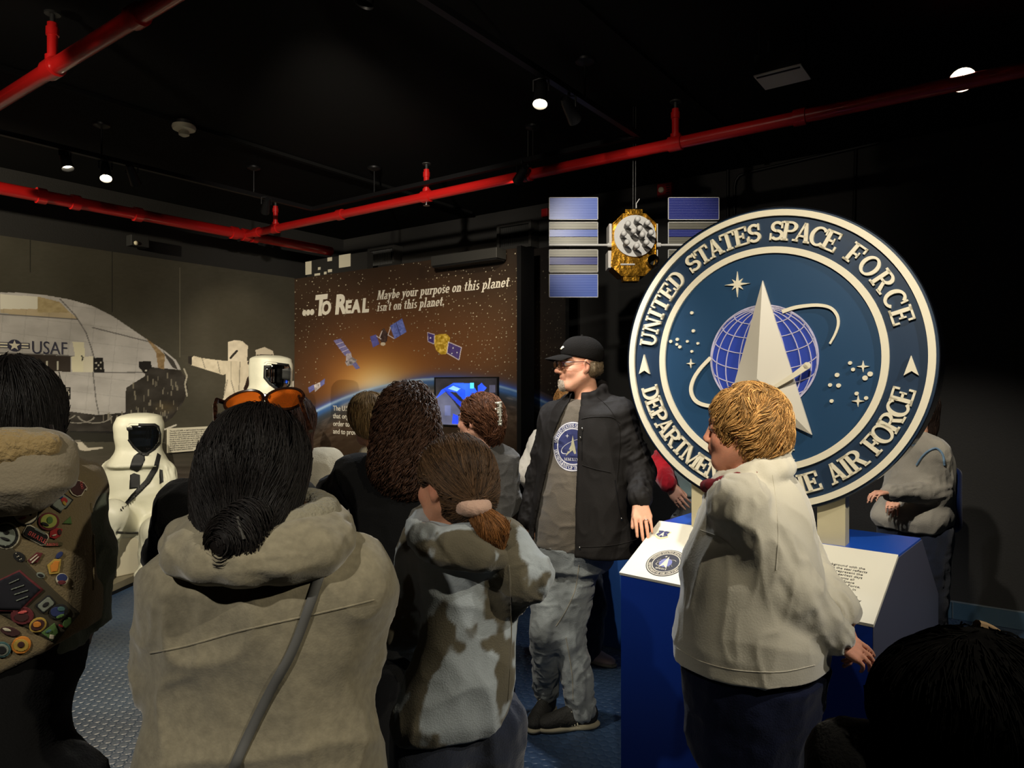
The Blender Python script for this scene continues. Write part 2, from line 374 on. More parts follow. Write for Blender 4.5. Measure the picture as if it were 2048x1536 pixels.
# ---------------------------------------------------------------- left mural: spaceplane on a runway at night
H_M = 2.83
TIER = [(0, 585), (60, 589), (120, 598), (170, 612), (215, 634), (255, 660), (290, 684), (325, 706), (345, 722), (358, 742), (362, 757), (352, 757), (305, 755)]
def paint_left(x, y, px, py):
    c = np.zeros((len(px), 3)); n1 = fbm2(px, py, .012, 4); n2 = fbm2(px, py*2, .12, 3, 3.)
    c[:] = (70, 67, 56); c += (n1*10+n2*4)[:, None]
    g = sstep(880, 1000, py)                                   # wet runway
    st = fbm2(px*.18, py*2.2, .09, 4, 9.)
    c = c*(1-g[:, None])+g[:, None]*(np.array((78, 68, 62))+(st*62)[:, None])
    def fill(poly, col, tex=0., tx=.05, ty=.05, z=0.):
        m = inpoly(px, py, poly)
        if not m.any(): return m
        t = fbm(np.stack([px[m]*tx, py[m]*ty, np.full(m.sum(), z)], 1), 4)*tex
        c[m] = np.array(col)+t[:, None]; return m
    body = [(0, 585), (-400, 640), (-400, 860), (0, 820), (100, 818), (195, 830), (252, 825), (252, 776), (290, 752), (288, 733), (362, 740), (358, 730), (352, 720), (330, 702), (300, 683), (262, 657), (225, 632), (185, 612), (140, 599), (90, 590), (40, 585)]
    # black belly
    fill([(-400, 800), (0, 790), (100, 815), (252, 770), (290, 745), (300, 728), (362, 742), (372, 756), (376, 780), (366, 805), (345, 835), (310, 858), (250, 868), (180, 866), (110, 862), (0, 868), (-400, 900)], (46, 42, 38), 26, .03, .08)
    for (x0, y0, rx, ry) in ((120, 838, 30, 12), (155, 842, 34, 14), (190, 840, 34, 16)):
        m = np.abs(np.hypot((px-x0)/rx, (py-y0+10)/ry)-1) < .06; m &= (py > y0-8); c[m] = (130, 126, 118)
    m = fill(body, (186, 182, 178), 22, .03, .05)
    sh = np.clip((py-600)/230, 0, 1); c[m] = c[m]*(1.03-.12*sh[m])[:, None]
    ml = m & (((np.abs((px+py*.1) % 46-23) < .8)) | (np.abs((py-px*.12) % 34-17) < .7)); c[ml] *= .93
    # brown heat-stained top panel
    mm = inpoly(px, py, [(0, 588), (80, 594), (120, 604), (140, 625), (155, 637), (70, 632), (0, 626)]) & m
    c[mm] = c[mm]*np.array((1.0, .93, .78)); m2 = mm & (py < 625) & (px > 75); c[m2] = np.array((176, 158, 118))+(n2[m2]*20)[:, None]
    m2 = mm & (px < 76) & (py < 618); c[m2] = np.array((226, 222, 206))
    for ln in ([(0, 628), (70, 633), (155, 639)], [(120, 598), (150, 630), (172, 665), (184, 700), (188, 715)], [(186, 745), (192, 800), (198, 830)], [(0, 706), (90, 708), (190, 716)], [(185, 655), (300, 684)], [(188, 745), (288, 745)]):
        d = segdist(px, py, ln); k = (d < 1.2)&(m|(py < 870)); c[k] *= .62
    mm = inpoly(px, py, [(292, 676), (310, 690), (330, 710), (328, 740), (316, 735), (312, 705)]); c[mm] = np.array((146, 122, 88))+(n2[mm]*40)[:, None]
    mm = inpoly(px, py, [(326, 702), (348, 722), (356, 740), (345, 735), (332, 715)]); c[mm] = (64, 60, 56)
    # cargo line, doors and black squares
    fill([(0, 716), (14, 708), (142, 712), (142, 744), (95, 742), (60, 738), (0, 728)], (54, 46, 40), 10)
    fill([(0, 708), (10, 708), (14, 712), (8, 722), (0, 722)], (220, 216, 196))
    for x0 in (58, 92, 114): fill(rect(x0, 722, x0+3, 740), (190, 186, 170))
    fill([(145, 684), (168, 684), (172, 744), (144, 744), (142, 714), (150, 712)], (212, 206, 178), 8)
    fill(rect(166, 713, 186, 744), (206, 200, 180), 8)
    fill([(186, 716), (206, 715), (209, 745), (187, 744)], (24, 22, 20))
    for dx, dy in ((192, 726), (202, 725), (192, 737), (202, 737), (197, 731)): c[np.hypot(px-dx, py-dy) < 1.8] = (180, 176, 164)
    fill([(277, 723), (302, 722), (304, 744), (288, 747), (278, 735)], (26, 24, 22))
    for dx, dy in ((282, 741), (292, 741), (300, 741)): c[np.hypot(px-dx, py-dy) < 1.8] = (180, 176, 164)
    fill(rect(122, 774, 142, 799), (24, 22, 22)); k = np.abs(np.hypot(px-132, py-787)-5) < 2; c[k] = (176, 172, 160)
    fill(rect(126, 777, 138, 779), (150, 146, 136)); fill(rect(126, 795, 138, 797), (150, 146, 136))
    m = segdist(px, py, [(163, 712), (166, 715), (164, 721)]) < 1.3; c[m] = (30, 28, 26)
    # nose belly tiles
    fill([(252, 776), (272, 765), (290, 752), (300, 737), (356, 740), (368, 752), (374, 775), (366, 800), (348, 826), (322, 846), (290, 856), (250, 840)], (50, 46, 41), 22, .04, .07, 2.)
    r2 = np.random.default_rng(3)
    for _ in range(38):
        a = r2.uniform(258, 358); b = r2.uniform(748, 846); k = (np.abs(px-a) < 1.1) & (np.abs(py-b) < r2.uniform(2, 7)); c[k] = (118, 112, 98)
    for _ in range(26):
        a = r2.uniform(200, 330); b = r2.uniform(824, 846); k = (np.abs(px-a) < .9) & (np.abs(py-b) < 6); c[k] = (120, 114, 102)
    k = segdist(px, py, [(368, 738), (374, 752), (370, 768), (374, 792)]) < 1.6; c[k] = (170, 164, 148)
    k = np.hypot((px-330)/30, (py-815)/16) < 1; c[k] = c[k]+np.array((34, 28, 14))*(1-np.hypot((px[k]-330)/30, (py[k]-815)/16))[:, None]
    # landing gear and ground glints
    fill([(148, 880), (160, 880), (176, 896), (205, 894), (206, 897), (172, 902), (160, 900)], (190, 182, 166))
    k = segdist(px, py, [(310, 862), (332, 858), (352, 850)]) < 1.6; c[k] = (200, 196, 184)
    k = (py > 862) & (py < 884) & (px < 330); c[k] *= .55
    # technician in a white suit pointing at the nose
    W = (216, 206, 182)
    fill([(381, 716), (388, 712), (404, 716), (434, 720), (456, 722), (458, 746), (446, 750), (424, 743), (398, 735), (382, 730)], W, 22, .12, .12)
    fill([(376, 712), (384, 712), (384, 730), (376, 726)], (44, 40, 36))
    fill([(449, 724), (462, 720), (494, 722), (508, 722), (510, 800), (446, 800), (452, 760)], W, 24, .1, .05)
    fill([(456, 684), (470, 680), (484, 682), (496, 692), (494, 722), (456, 722)], (224, 214, 192), 18, .1, .1)
    k = segdist(px, py, [(461, 716), (468, 708), (474, 702)]) < 2.2; c[k] = (50, 46, 40)
    for ln in ([(462, 724), (462, 760), (470, 790)], [(480, 724), (478, 780)], [(455, 760), (447, 795)], [(435, 722), (440, 746)], [(404, 716), (410, 736)]): k = segdist(px, py, ln) < 1.; c[k] *= .72
    k = (np.hypot(px-499, py-726) < 4); c[k] = (60, 54, 48)
    fill([(511, 700), (529, 694), (546, 702), (548, 713), (512, 713)], (205, 196, 176)); fill([(513, 709), (545, 709), (545, 714), (513, 714)], (60, 52, 44))
    fill([(490, 770), (494, 756), (500, 748), (508, 746), (508, 790), (488, 790), (487, 776)], (44, 30, 22), 16, .2, .2)
    fill([(578, 762), (588, 762), (588, 790), (578, 790)], (205, 200, 190))
    for x0, y0 in ((60, 470), (225, 500), (360, 545)):          # sheet joints
        k = (np.abs(px-x0) < .9) & (py > y0-10) & (py < (545 if x0 < 100 else 625 if x0 < 300 else 715)); c[k] = (112, 108, 92) if x0 > 300 else (30, 30, 26)
    return s2l_np(c)
s_a = -8.6
mural_n = -R
org = C0-U*7.4+R*.02
pl = empty('mural_panel', C0-U*3.7+R*0, 'grey night runway mural with a white spaceplane marked USAF on the left wall', 'mural')
g1 = gridmesh('printed_sheet', org+U*2.6, U, Z, 4.8, H_M, 760, 560, M['print'], paint_left, pl)
MB().box(C0-U*3.7+Z*H_M/2+R*-.013, U*3.7, R*.03, Z*H_M/2).build('backing_board', mat('mural_backing', s2l((52, 50, 42)), .7), pl)
g2 = MB().box(C0-U*6.1+Z*H_M/2+R*.0185, U*1.3, R*.001, Z*H_M/2).build('printed_sheet', mat('mural_plain', s2l((70, 67, 56)), .6), pl)
def on_left(px, py, off=.0225): return onplane(px, py, C0+R*off, R)
def on_part(px, py, off=.0): return onplane(px, py, C0-U*off, U)
M['usaf'] = mat('dark_blue_grey_print', s2l((52, 52, 70)), .6)
a = on_left(62, 707); b = on_left(134, 709); hgt = (on_left(62, 680)-a).z
t = plain_text('lettering', 'USAF', a, U, Z, R, hgt*1.38, M['usaf'], pl, off=-.004)
wd = (b-a).length; xs = [v.co for v in t.data.vertices]; e = max((x-a).dot(U) for x in xs); k = wd/e
for v in t.data.vertices: d = (v.co-a).dot(U); v.co = v.co+U*d*(k-1)
# wing star roundel (printed)
c = on_left(29, 691, .0228); rr = (on_left(29, 679)-c).z
mb = MB(); mb.prism([(math.cos(a_)*rr, math.sin(a_)*rr) for a_ in np.linspace(0, 2*PI, 32)[:-1]], c, U, Z, R, 0, .0006)
mb.prism(rect(-2.15*rr, -.45*rr, 2.15*rr, .5*rr), c, U, Z, R, 0, .0004)
mb.build('roundel_field', M['usaf'], pl)
mb = MB()
mb.prism([(math.cos(PI/2+i*PI/5)*rr*(.9 if i % 2 == 0 else .36), math.sin(PI/2+i*PI/5)*rr*(.9 if i % 2 == 0 else .36)) for i in range(10)], c, U, Z, R, .0006, .001)
for sg in (-1, 1):
    for z0 in (-.36, .12): mb.prism(rect(min(sg*1.0, sg*2.05)*rr, z0*rr, max(sg*1.0, sg*2.05)*rr, (z0+.26)*rr), c, U, Z, R, .0004, .0009)
mb.build('roundel_star', M['white_paper'], pl)
# white caption placard
ca = on_left(336, 906, .05); cb = on_left(432, 901, .05); ct = on_left(336, 857, .05)
cw = (cb-ca).length; chh = (ct-ca).z
pc = tag(MB().box(ca+U*cw/2+Z*chh/2-R*.013, U*cw/2, R*.01, Z*chh/2).build('caption_placard', M['white_paper']), 'white caption placard of small black type on the runway mural', 'placard')
BODY = "The use of SCAPE, or Self Contained Atmospheric Protective\nEnsemble, suits around spacecraft began in the 1960s.\nHazardous fuels, hypergolics and oxidizers, used by the\nForce, U.S. Space Force, and NASA, keep teams safe when\nthe air is toxic. SCAPE suits can be supplied for ground\nhandling work around space craft. Crews with suits can\nan airtight shell beneath outer spaceship placed at their\nthrough their helmet visors and breathing at launch. A\nneeded in emergency, as these held suspend with their\nuntil the hazard measure follows."
tx = plain_text('caption_text', BODY, ca+U*cw*.04+Z*chh*.86-R*.002, U, Z, R, chh*.085, M['black_ink'], pc, ext=.0004, off=.006, space=1.02)
e = max((v.co-ca).dot(U) for v in tx.data.vertices); k = cw*.93/e
for v in tx.data.vertices: d = (v.co-ca).dot(U); v.co = v.co+U*d*(k-1)
# ---------------------------------------------------------------- partition mural: sunrise over the Earth
PW = 3.17; H_P = 2.82
def limb(px): return 756+.00105*(px-880)**2
def paint_earth(x, y, px, py):
    n = len(px); c = np.zeros((n, 3)); r = np.hypot((px-758)*1.0, (py-772)*1.15)
    base = np.array((60, 46, 33)); neb = fbm2(px, py, .006, 4)
    ang = np.arctan2(py-772, px-758); rays = fbm(np.stack([ang*5, r*.002, np.zeros(n)], 1), 3)
    c[:] = base
    dark = sstep(640, 500, py)*.5; c *= (1-dark*.45)[:, None]
    c += (neb*22+rays*10*np.exp(-r/220))[:, None]*np.array((1., .75, .5))
    g = np.exp(-(r/135)**1.4); c = c*(1-g[:, None]*.85)+g[:, None]*np.array((168, 82, 34))*.85
    g = np.exp(-(r/72)**1.5)*.95; c = c*(1-g[:, None])+g[:, None]*np.array((250, 176, 60))
    r3 = np.hypot((px-762)/1.25, py-780); g = np.exp(-(r3/44)**1.8); c = c*(1-g[:, None])+g[:, None]*np.array((255, 238, 196))
    g = np.exp(-(np.abs(px-940)/170)**2-(np.abs(py-700)/90)**2)*.35; c = c*(1-g[:, None])+g[:, None]*np.array((150, 92, 44))
    # stars
    sr = np.random.default_rng(11); cell = 7.; ix = np.floor(px/cell); iy = np.floor(py/cell)
    h1 = _hash(ix.astype(np.int64), iy.astype(np.int64), np.full(n, 5)); h2 = _hash(ix.astype(np.int64), iy.astype(np.int64), np.full(n, 9)); h3 = _hash(ix.astype(np.int64), iy.astype(np.int64), np.full(n, 13))
    sx = (ix+.5+h2*.35)*cell; sy = (iy+.5+h3*.35)*cell; sd = np.hypot(px-sx, py-sy)
    h4 = _hash(ix.astype(np.int64), iy.astype(np.int64), np.full(n, 17))
    st = (h1 > .25+sstep(200, 60, r)*.8) & (sd < .75+.45*h4) & (py < limb(px)-14); c[st] = np.array((225, 212, 180))*(.6+.4*np.abs(h2[st]))[:, None]
    # the Earth below its limb
    L = limb(px); d = py-L
    right = sstep(820, 900, px); left = sstep(760, 700, px)
    cl = fbm(np.stack([px*.03+d*.02, d*.11, np.zeros(n)], 1), 5)
    cl2 = fbm(np.stack([px*.09, d*.2, np.full(n, 4.)], 1), 4)
    e = np.zeros((n, 3)); e[:] = (44, 40, 40)
    e += (np.clip(cl*1.6, 0, 1)[:, None])*np.array((190, 160, 140))*np.exp(-d/60)[:, None]
    blu = np.exp(-np.clip(d, 0, 999)/15.); e = e*(1-blu[:, None]*.75)+blu[:, None]*.75*np.array((90, 150, 210))
    land = sstep(12, 60, d)[:, None]; e = e*(1-land*.6)+land*.6*(np.array((96, 74, 54))+(cl2*60)[:, None])
    fade = sstep(40, 130, d)[:, None]; e = e*(1-fade)+fade*(np.array((62, 47, 33))+(neb*12)[:, None])
    sunw = np.exp(-((px-775)/70)**2-(np.clip(d, 0, 999)/34)**1.5)[:, None]; e = e*(1-sunw)+sunw*np.array((226, 205, 160))
    c = np.where((d > 0)[:, None], e, c)
    halo = np.exp(-(np.clip(-d, 0, 999)/9.)**1.2)*(d <= 0)*(1-.85*np.exp(-((px-765)/60)**2)); c = c*(1-halo[:, None]*.85)+halo[:, None]*.85*np.array((52, 92, 205))
    line = np.exp(-((d-2.2)/(2.6+1.2*left))**2)*(1-.35*right); c = c*(1-line[:, None]*.9)+line[:, None]*.9*np.array((196, 220, 246))
    b2 = np.exp(-((d-9)/6)**2)*.6; c = c*(1-b2[:, None])+b2[:, None]*np.array((52, 104, 190))
    # printed satellites
    def fill(poly, col, tex=0.):
        m = inpoly(px, py, poly)
        if m.any(): c[m] = np.array(col)+(fbm2(px[m], py[m], .3, 3)*tex)[:, None]
        return m
    def ln(p, w, col): c[segdist(px, py, p) < w] = col
    fill([(667, 681), (681, 677), (702, 706), (690, 712)], (120, 116, 170), 20)
    for t in (.25, .5, .75): ln([(667+23*t, 681+31*t), (681+21*t, 677+29*t)], .7, (200, 190, 215))
    fill([(692, 708), (702, 706), (706, 722), (700, 728), (692, 724)], (176, 166, 176), 40); fill([(690, 724), (704, 714), (714, 720), (708, 730), (694, 732)], (140, 132, 136), 90)
    fill([(704, 728), (712, 724), (720, 736), (712, 739)], (116, 114, 170), 20)
    fill([(740, 673), (752, 669), (759, 688), (746, 695)], (96, 96, 176), 26); fill([(780, 652), (804, 637), (813, 664), (789, 678)], (104, 120, 200), 40)
    ln([(792, 645), (801, 671)], .7, (60, 60, 110)); fill([(763, 660), (768, 656), (776, 668), (774, 682), (766, 690), (760, 680)], (70, 52, 48), 40); ln([(759, 675), (764, 662)], 1, (210, 200, 200)); ln([(776, 670), (781, 655)], .8, (220, 210, 214)); ln([(776, 670), (788, 677)], .8, (220, 210, 214)); ln([(753, 672), (762, 678)], .8, (220, 210, 214))
    c[np.hypot((px-766)/5, (py-688)/3.5) < 1] = (220, 204, 180)
    fill([(855, 665), (869, 669), (868, 688), (856, 683)], (74, 60, 126), 16); c[np.hypot(px-861, py-676) < 1.4] = (230, 230, 240)
    fill([(870, 670), (884, 668), (893, 668), (900, 675), (898, 695), (892, 708), (882, 709), (872, 700), (868, 686)], (206, 170, 60), 90)
    fill([(897, 684), (923, 695), (918, 720), (894, 706)], (82, 66, 130), 16)
    ln([(897, 684), (923, 695), (918, 720), (894, 706), (897, 684)], .7, (225, 215, 220)); ln([(855, 665), (869, 669), (868, 688), (856, 683), (855, 665)], .6, (210, 200, 220))
    for q in ((906, 696), (914, 705), (904, 707)): c[np.hypot(px-q[0], py-q[1]) < 1.3] = (235, 235, 240)
    fill([(616, 775), (628, 769), (630, 778), (619, 786)], (108, 110, 176), 30); fill([(640, 764), (650, 757), (649, 768), (641, 774)], (110, 114, 180), 30)
    fill([(628, 770), (640, 764), (641, 774), (630, 784)], (190, 180, 180), 90)
    return s2l_np(c)
part = empty('mural_partition', C0+R*PW/2+U*.07, 'freestanding partition with the TO REAL sunrise over Earth mural', 'mural')
gridmesh('printed_sheet', C0+R*.0-U*.001, R, Z, PW, H_P, 640, 620, M['print'], paint_earth, part)
MB().box(C0+R*PW/2+U*.055+Z*H_P/2, R*PW/2, U*.055, Z*H_P/2).build('backing_board', mat('partition_core', s2l((30, 28, 26)), .7), part)
MB().box(C0+R*(PW+.022)+U*.03+Z*H_P/2, R*.022, U*.1, Z*H_P/2).build('edge_post', M['black_metal'], part)
# headline lettering, raised a few millimetres
def line_on(txt, pa, pb, ph, shear, name='lettering', sx=1.):
    a = on_part(*pa, .003); b = on_part(*pb, .003); hh = (on_part(pa[0], ph, .003)-a).z
    mb = MB(); w = text_line(mb, txt, Vector((0, 0, 0)), R, Z, -U, hh, .004, shear); k = (b-a).dot(R)/w; mb.b.free()
    mb = MB(); dz = (b-a).z/(b-a).dot(R)
    text_line(mb, txt, a, R, Z, -U, hh, .004, shear, sx=k if k < 3 else 1); return mb.build(name, M['white_ink'], part)
line_on('Maybe your purpose on this planet', (754, 600), (1018, 580), 581.5, .25)
line_on("isn't on this planet.", (754, 623), (889, 614), 604.5, .25)
a = on_part(607, 628, .003)
for txt, px, py, ph in (('...', 605, 629, 600), ('T', 630, 630, 592), ('O', 642, 629, 604), ('R', 670, 627, 591), ('E', 690, 626, 602), ('A', 704, 625, 601), ('L', 724, 624, 598)):
    p = on_part(px, py, .003); hh = (on_part(px, ph, .003)-p).z
    plain_text('lettering', txt, p, (R+Z*.0).normalized(), Z, -U, hh*(1.9 if txt == '...' else 1.42), M['white_ink'], part, ext=.004, off=.05, shear=.12)
p = on_part(666, 821, .003); hh = (on_part(666, 811, .003)-p).z
plain_text('lettering', 'The U.S. Space Force is a military service\nthat organizes, trains, and equips\norder to protect U.S. and allied\nand to provide .', p, R, Z, -U, hh*1.42, M['white_ink'], part, ext=.001, off=.012, space=1.08)
p = on_part(868, 889, .003)
plain_text('lettering', 'Developing military', p, R, Z, -U, hh*1.8, M['white_ink'], part, ext=.001, off=.02)
# screen set in the mural
sa = on_part(873, 848, .004); sb = on_part(996, 842, .004); sh = (on_part(873, 757, .004)-sa).z; sw = (sb-sa).dot(R)
scr = empty('wall_screen', sa+R*sw/2, 'glowing blue video screen set in the Earth mural', 'screen')
def paint_scr(x, y, px, py):
    u = x/sw; v = y/sh; n = len(x); c = np.zeros((n, 3)); c[:] = (28, 26, 30)
    w = fbm2(u, v, 6, 3)
    def f(poly, col):
        m = inpoly(u, v, poly); c[m] = col
    f([(0, 0), (.42, 0), (.42, .3), (.3, .52), (.16, .72), (0, .6)], (74, 76, 96)); f([(0, .55), (.1, .75), (.3, .9), (.48, .9), (.62, .6), (.5, .5), (.35, .7), (.18, .72)], (30, 70, 200))
    f([(.14, .76), (.24, .72), (.5, .42), (.46, .34)], (26, 52, 170)); f([(.3, .88), (.6, .9), (.7, .7), (.6, .5), (.5, .55), (.5, .75)], (40, 88, 235))
    f([(.22, .78), (.36, .72), (.42, .78), (.3, .84)], (120, 170, 240)); f([(.58, .78), (.64, .78), (.64, .9), (.58, .9)], (80, 200, 245))
    f([(.7, .66), (.78, .7), (.84, .8), (.76, .9), (.7, .84)], (36, 72, 220)); f([(.28, .02), (.38, .02), (.38, .2), (.3, .24)], (34, 60, 215))
    f([(.16, .2), (.26, .2), (.26, .42), (.16, .42)], (84, 90, 126)); f([(.88, .7), (.97, .7), (.97, .86), (.88, .86)], (60, 60, 76))
    c += (w*14)[:, None]; return s2l_np(np.clip(c, 0, 255))
M['screen'] = mat('lit_screen', attr=True, rough=.12)
nt = M['screen'].node_tree; nt.links.new(nt.nodes['Attribute'].outputs['Color'], nt.nodes['Principled BSDF'].inputs['Emission Color']); nt.nodes['Principled BSDF'].inputs['Emission Strength'].default_value = .8
gridmesh('display', sa-U*.014, R, Z, sw, sh, 130, 110, M['screen'], paint_scr, scr)
mb = MB(); t = .012
for q in ((-t, -t, sw+t, 0), (-t, sh, sw+t, sh+t), (-t, 0, 0, sh), (sw, 0, sw+t, sh)): mb.prism(rect(*q), sa, R, Z, -U, -.002, .02)
mb.build('bezel', M['black_metal'], scr)
MB().box(sa+R*sw/2+Z*sh/2-U*.004, R*sw/2, U*.006, Z*sh/2).build('case', M['black_metal'], scr)
# second, set-back mural strip with the continuing Earth
off2 = .34
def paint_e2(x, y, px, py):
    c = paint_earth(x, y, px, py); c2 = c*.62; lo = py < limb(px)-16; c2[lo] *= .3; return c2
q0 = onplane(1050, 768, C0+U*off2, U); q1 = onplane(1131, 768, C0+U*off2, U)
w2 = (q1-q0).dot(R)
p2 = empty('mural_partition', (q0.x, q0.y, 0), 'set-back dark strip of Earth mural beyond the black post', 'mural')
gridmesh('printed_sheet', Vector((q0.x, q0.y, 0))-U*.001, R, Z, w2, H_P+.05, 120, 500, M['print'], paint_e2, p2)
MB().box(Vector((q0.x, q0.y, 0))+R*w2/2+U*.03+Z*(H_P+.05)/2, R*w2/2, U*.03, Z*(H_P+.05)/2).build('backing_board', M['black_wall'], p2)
# black fabric light shroud on the partition's top and dark cabinet with papers beyond it
a = on_part(872, 528, .1); b = on_part(1003, 517, .1); hh = (on_part(872, 514, .1)-a).z
MBx = MB().box((a+b)/2+Z*.03, R*((b-a).dot(R)/2), U*.07, Z*.045)
o = MBx.build('strip_lamp', M['dark_metal'], bevel=.004); recentre(o); tag(o, 'long grey strip lamp housing above the Earth mural', 'lamp')
MB().box((a+b)/2-Z*.02, R*((b-a).dot(R)/2-.01), U*.06, Z*.01).build('diffuser', M['black_metal'], o)
MB().box((a+b)/2-Z*.0+R*.0+U*.08, R*.06, U*.05, Z*.02).build('bracket', M['black_metal'], o)
a = on_part(612, 553, -.03); b = on_part(733, 537, -.03); a.z = b.z = H_P+.003; tz = on_part(700, 508, -.03).z
cab = empty('electrical_panel', (a+b)/2, 'dark electrical panel carrying white paper notices above the partition', 'panel')
MB().box((a+b)/2*1+Z*((tz-a.z)/2)+U*.05, R*((b-a).dot(R)/2), U*.04, Z*((tz-a.z)/2)).build('housing', mat('panel_black', s2l((34, 33, 31)), .6), cab)
for (x0, y0, x1, y1) in ((611, 522, 623, 550), (678, 507, 701, 536), (655, 514, 664, 523), (656, 538, 664, 545), (629, 546, 640, 552), (636, 534, 641, 540), (648, 543, 653, 549)):
    q = on_part(x0, y1, -.038); q2 = on_part(x1, y0, -.038)
    MB().box((q+q2)/2, R*((q2-q).dot(R)/2), U*.0015, Z*((q2-q).z/2)).build('notice', M['white_paper'], cab)
# ventilation grilles on the back wall
for k, (x0, y0, x1, y1) in enumerate(((753, 489, 806, 536), (1010, 440, 1078, 500))):
    a = ray_back(x0, y1+6); b = ray_back(x1, y0+4); w = (b-a).dot(R); h = (b-a).z
    v = empty('ventilation_grille', (a+R*w/2), ('smaller dark slatted ventilation grille above the sunrise mural', 'larger dark slatted ventilation grille left of the satellite')[k], 'vent')
    mb = MB(); t = .03
    for q in ((0, 0, w, t), (0, h-t, w, h), (0, t, t, h-t), (w-t, t, w, h-t)): mb.prism(rect(*q), a, R, Z, -U, 0, .14)
    mb.build('frame', mat('vent_grey', s2l((50, 49, 46)), .6), v)
    n = 14; mb = MB()
    for i in range(n):
        x = t+(w-2*t)*(i+.5)/n; mb.box(a+R*x+Z*h/2-U*.1, R*.006+U*.01, U*.001+R*.001, Z*(h/2-t))
    mb.build('louvre', M['dark_metal'], v)
# dark grey bulkhead between the vents
a = ray_back(800, 560); b = ray_back(1012, 470)
o = MB().box((a+b)/2-Z*.06, R*((b-a).dot(R)/2-.08), -U*.05, Z*.16).build('trim_4', mat('bulkhead', s2l((52, 50, 47)), .8)); struct(o)
# ---------------------------------------------------------------- pipes
def pipe_pt(px, py, z=HP): return onplane(px, py, Vector((0, 0, z)), Z)
def flange(mb, c, ax, r, w=.03): ax = Vector(ax).normalized(); mb.tube([c-ax*w, c-ax*w*.9, c+ax*w*.9, c+ax*w], [r*.9, r*1.28, r*1.28, r*.9], 16)
def pipe_run(label, pts, rad, risers, couplings, group=None, heads=()):
    e = empty('sprinkler_pipe', pts[0], label, 'pipe', group)
    MB().tube(pts, rad, 20).build('pipe', M['red_pipe'], e, smooth=True)
    ax = (pts[-1]-pts[0]).normalized()
    for p in couplings:
        mb = MB(); flange(mb, p, ax, rad, .035); mb.build('coupling', M['red_pipe'], e, smooth=True)
    for p in risers:
        mb = MB(); mb.tube([p, Vector((p.x, p.y, CEIL-.1))], rad*.62, 16); flange(mb, p+Z*(rad*1.1), Z, rad*.68, .02); flange(mb, Vector((p.x, p.y, CEIL-.14)), Z, rad*.6, .02)
        r = mb.build('riser', M['red_pipe'], e, smooth=True)
        mb = MB(); mb.tube([Vector((p.x, p.y, CEIL-.1)), Vector((p.x, p.y, CEIL-.055))], .011, 10); mb.tube([Vector((p.x, p.y, CEIL-.06)), Vector((p.x, p.y, CEIL-.052))], .034, 14); mb.build('sprinkler_head', M['dark_metal'], r, smooth=True)
        mb = MB(); flange(mb, p, ax, rad, .045); mb.build('coupling', M['red_pipe'], e, smooth=True)
    for p in heads:
        mb = MB(); mb.tube([p-Z*rad, p-Z*(rad+.03)], .012, 10); mb.tube([p-Z*(rad+.03), p-Z*(rad+.036)], .026, 14); mb.build('sprinkler_head', M['chrome'], e, smooth=True)
    return e
jn = pipe_pt(490, 470)
def alongR(p, px):   # point on the line through p along R at column px
    k = (px-CX)/FPX; return p+R*((k*p.y-p.x)/(R.x-k*R.y))
def alongU(p, px):
    k = (px-CX)/FPX; return p+U*((k*p.y-p.x)/(U.x-k*U.y))
pA = [jn, alongR(jn, 2110)]
pipe_run('long red sprinkler pipe crossing the room above the satellite', pA, .036, [alongR(jn, q) for q in (551, 853, 1351)], [alongR(jn, q) for q in (515, 681, 1055, 1600)], heads=(alongR(jn, 853),))
end = alongU(jn, 662)
pipe_run('red sprinkler main along the left wall above the runway mural', [jn-U*9, end], .048, [], [jn, jn-U*.12, alongU(jn, 275), alongU(jn, 150), alongU(jn, 82), jn+U*.1])
c3 = pipe_pt(105, 137)
pipe_run('nearest red sprinkler pipe in the top left corner', [c3-R*2.2, alongR(c3, 420)], .036, [c3], [alongR(c3, 274)])
# iron stay holding the long pipe
def rod(name, label, pts, rad, m=None, group=None, cat='rod'):
    mb = MB().tube(pts, rad, 10); o = mb.build(name, m or M['dark_metal'], None, smooth=True); recentre(o); tag(o, label, cat, group); return o
q = alongR(jn, 1056)
h = empty('pipe_hanger', q, 'thin hanger rod with ring holding the long red pipe left of the satellite', 'hanger')
MB().tube([Vector((q.x, q.y, CEIL)), q+Z*.05], .004, 8).build('hanger_rod', M['dark_metal'], h)
mb = MB(); mb.tube([q+(Z*math.cos(t)+U*math.sin(t))*.044 for t in np.linspace(0, 2*PI, 20)], .006, 6, cap=False); mb.build('ring', M['dark_metal'], h)
# ---------------------------------------------------------------- tracks and lamps
tl = onplane(270, 331, Vector((0, 0, HT)), Z)
tcor = alongU(tl, 625)
trr = onplane(1048, 124, Vector((0, 0, HT)), Z)
def isect(p, d, q, e):   # 2-D line intersection
    den = d.x*e.y-d.y*e.x; w = q-p; t = (w.x*e.y-w.y*e.x)/den; return p+d*t
cr = isect(tcor, R, trr, U)
def track(label, a, b):
    d = (b-a); L = d.length; d.normalize(); s = d.cross(Z)
    e = empty('lighting_track', a, label, 'track')
    MB().box((a+b)/2, d*L/2, s*.018, Z*.016).build('rail', M['black_metal'], e)
    n = max(2, int(L/1.1)); mb = MB()
    for i in range(n):
        p = a+d*L*(i+.5)/n; mb = MB(); mb.tube([Vector((p.x, p.y, CEIL-.012)), Vector((p.x, p.y, HT+.016))], .006, 8); mb.tube([Vector((p.x, p.y, CEIL-.0)), Vector((p.x, p.y, CEIL-.012)), Vector((p.x, p.y, CEIL-.03))], [.055, .052, .012], 20)
        mb.build('drop_rod', M['black_metal'], e, smooth=True)
track('black lighting track above the left wall mural', tl-U*5.5, tcor)
track('black lighting track across the back behind the long red pipe', tcor, cr)
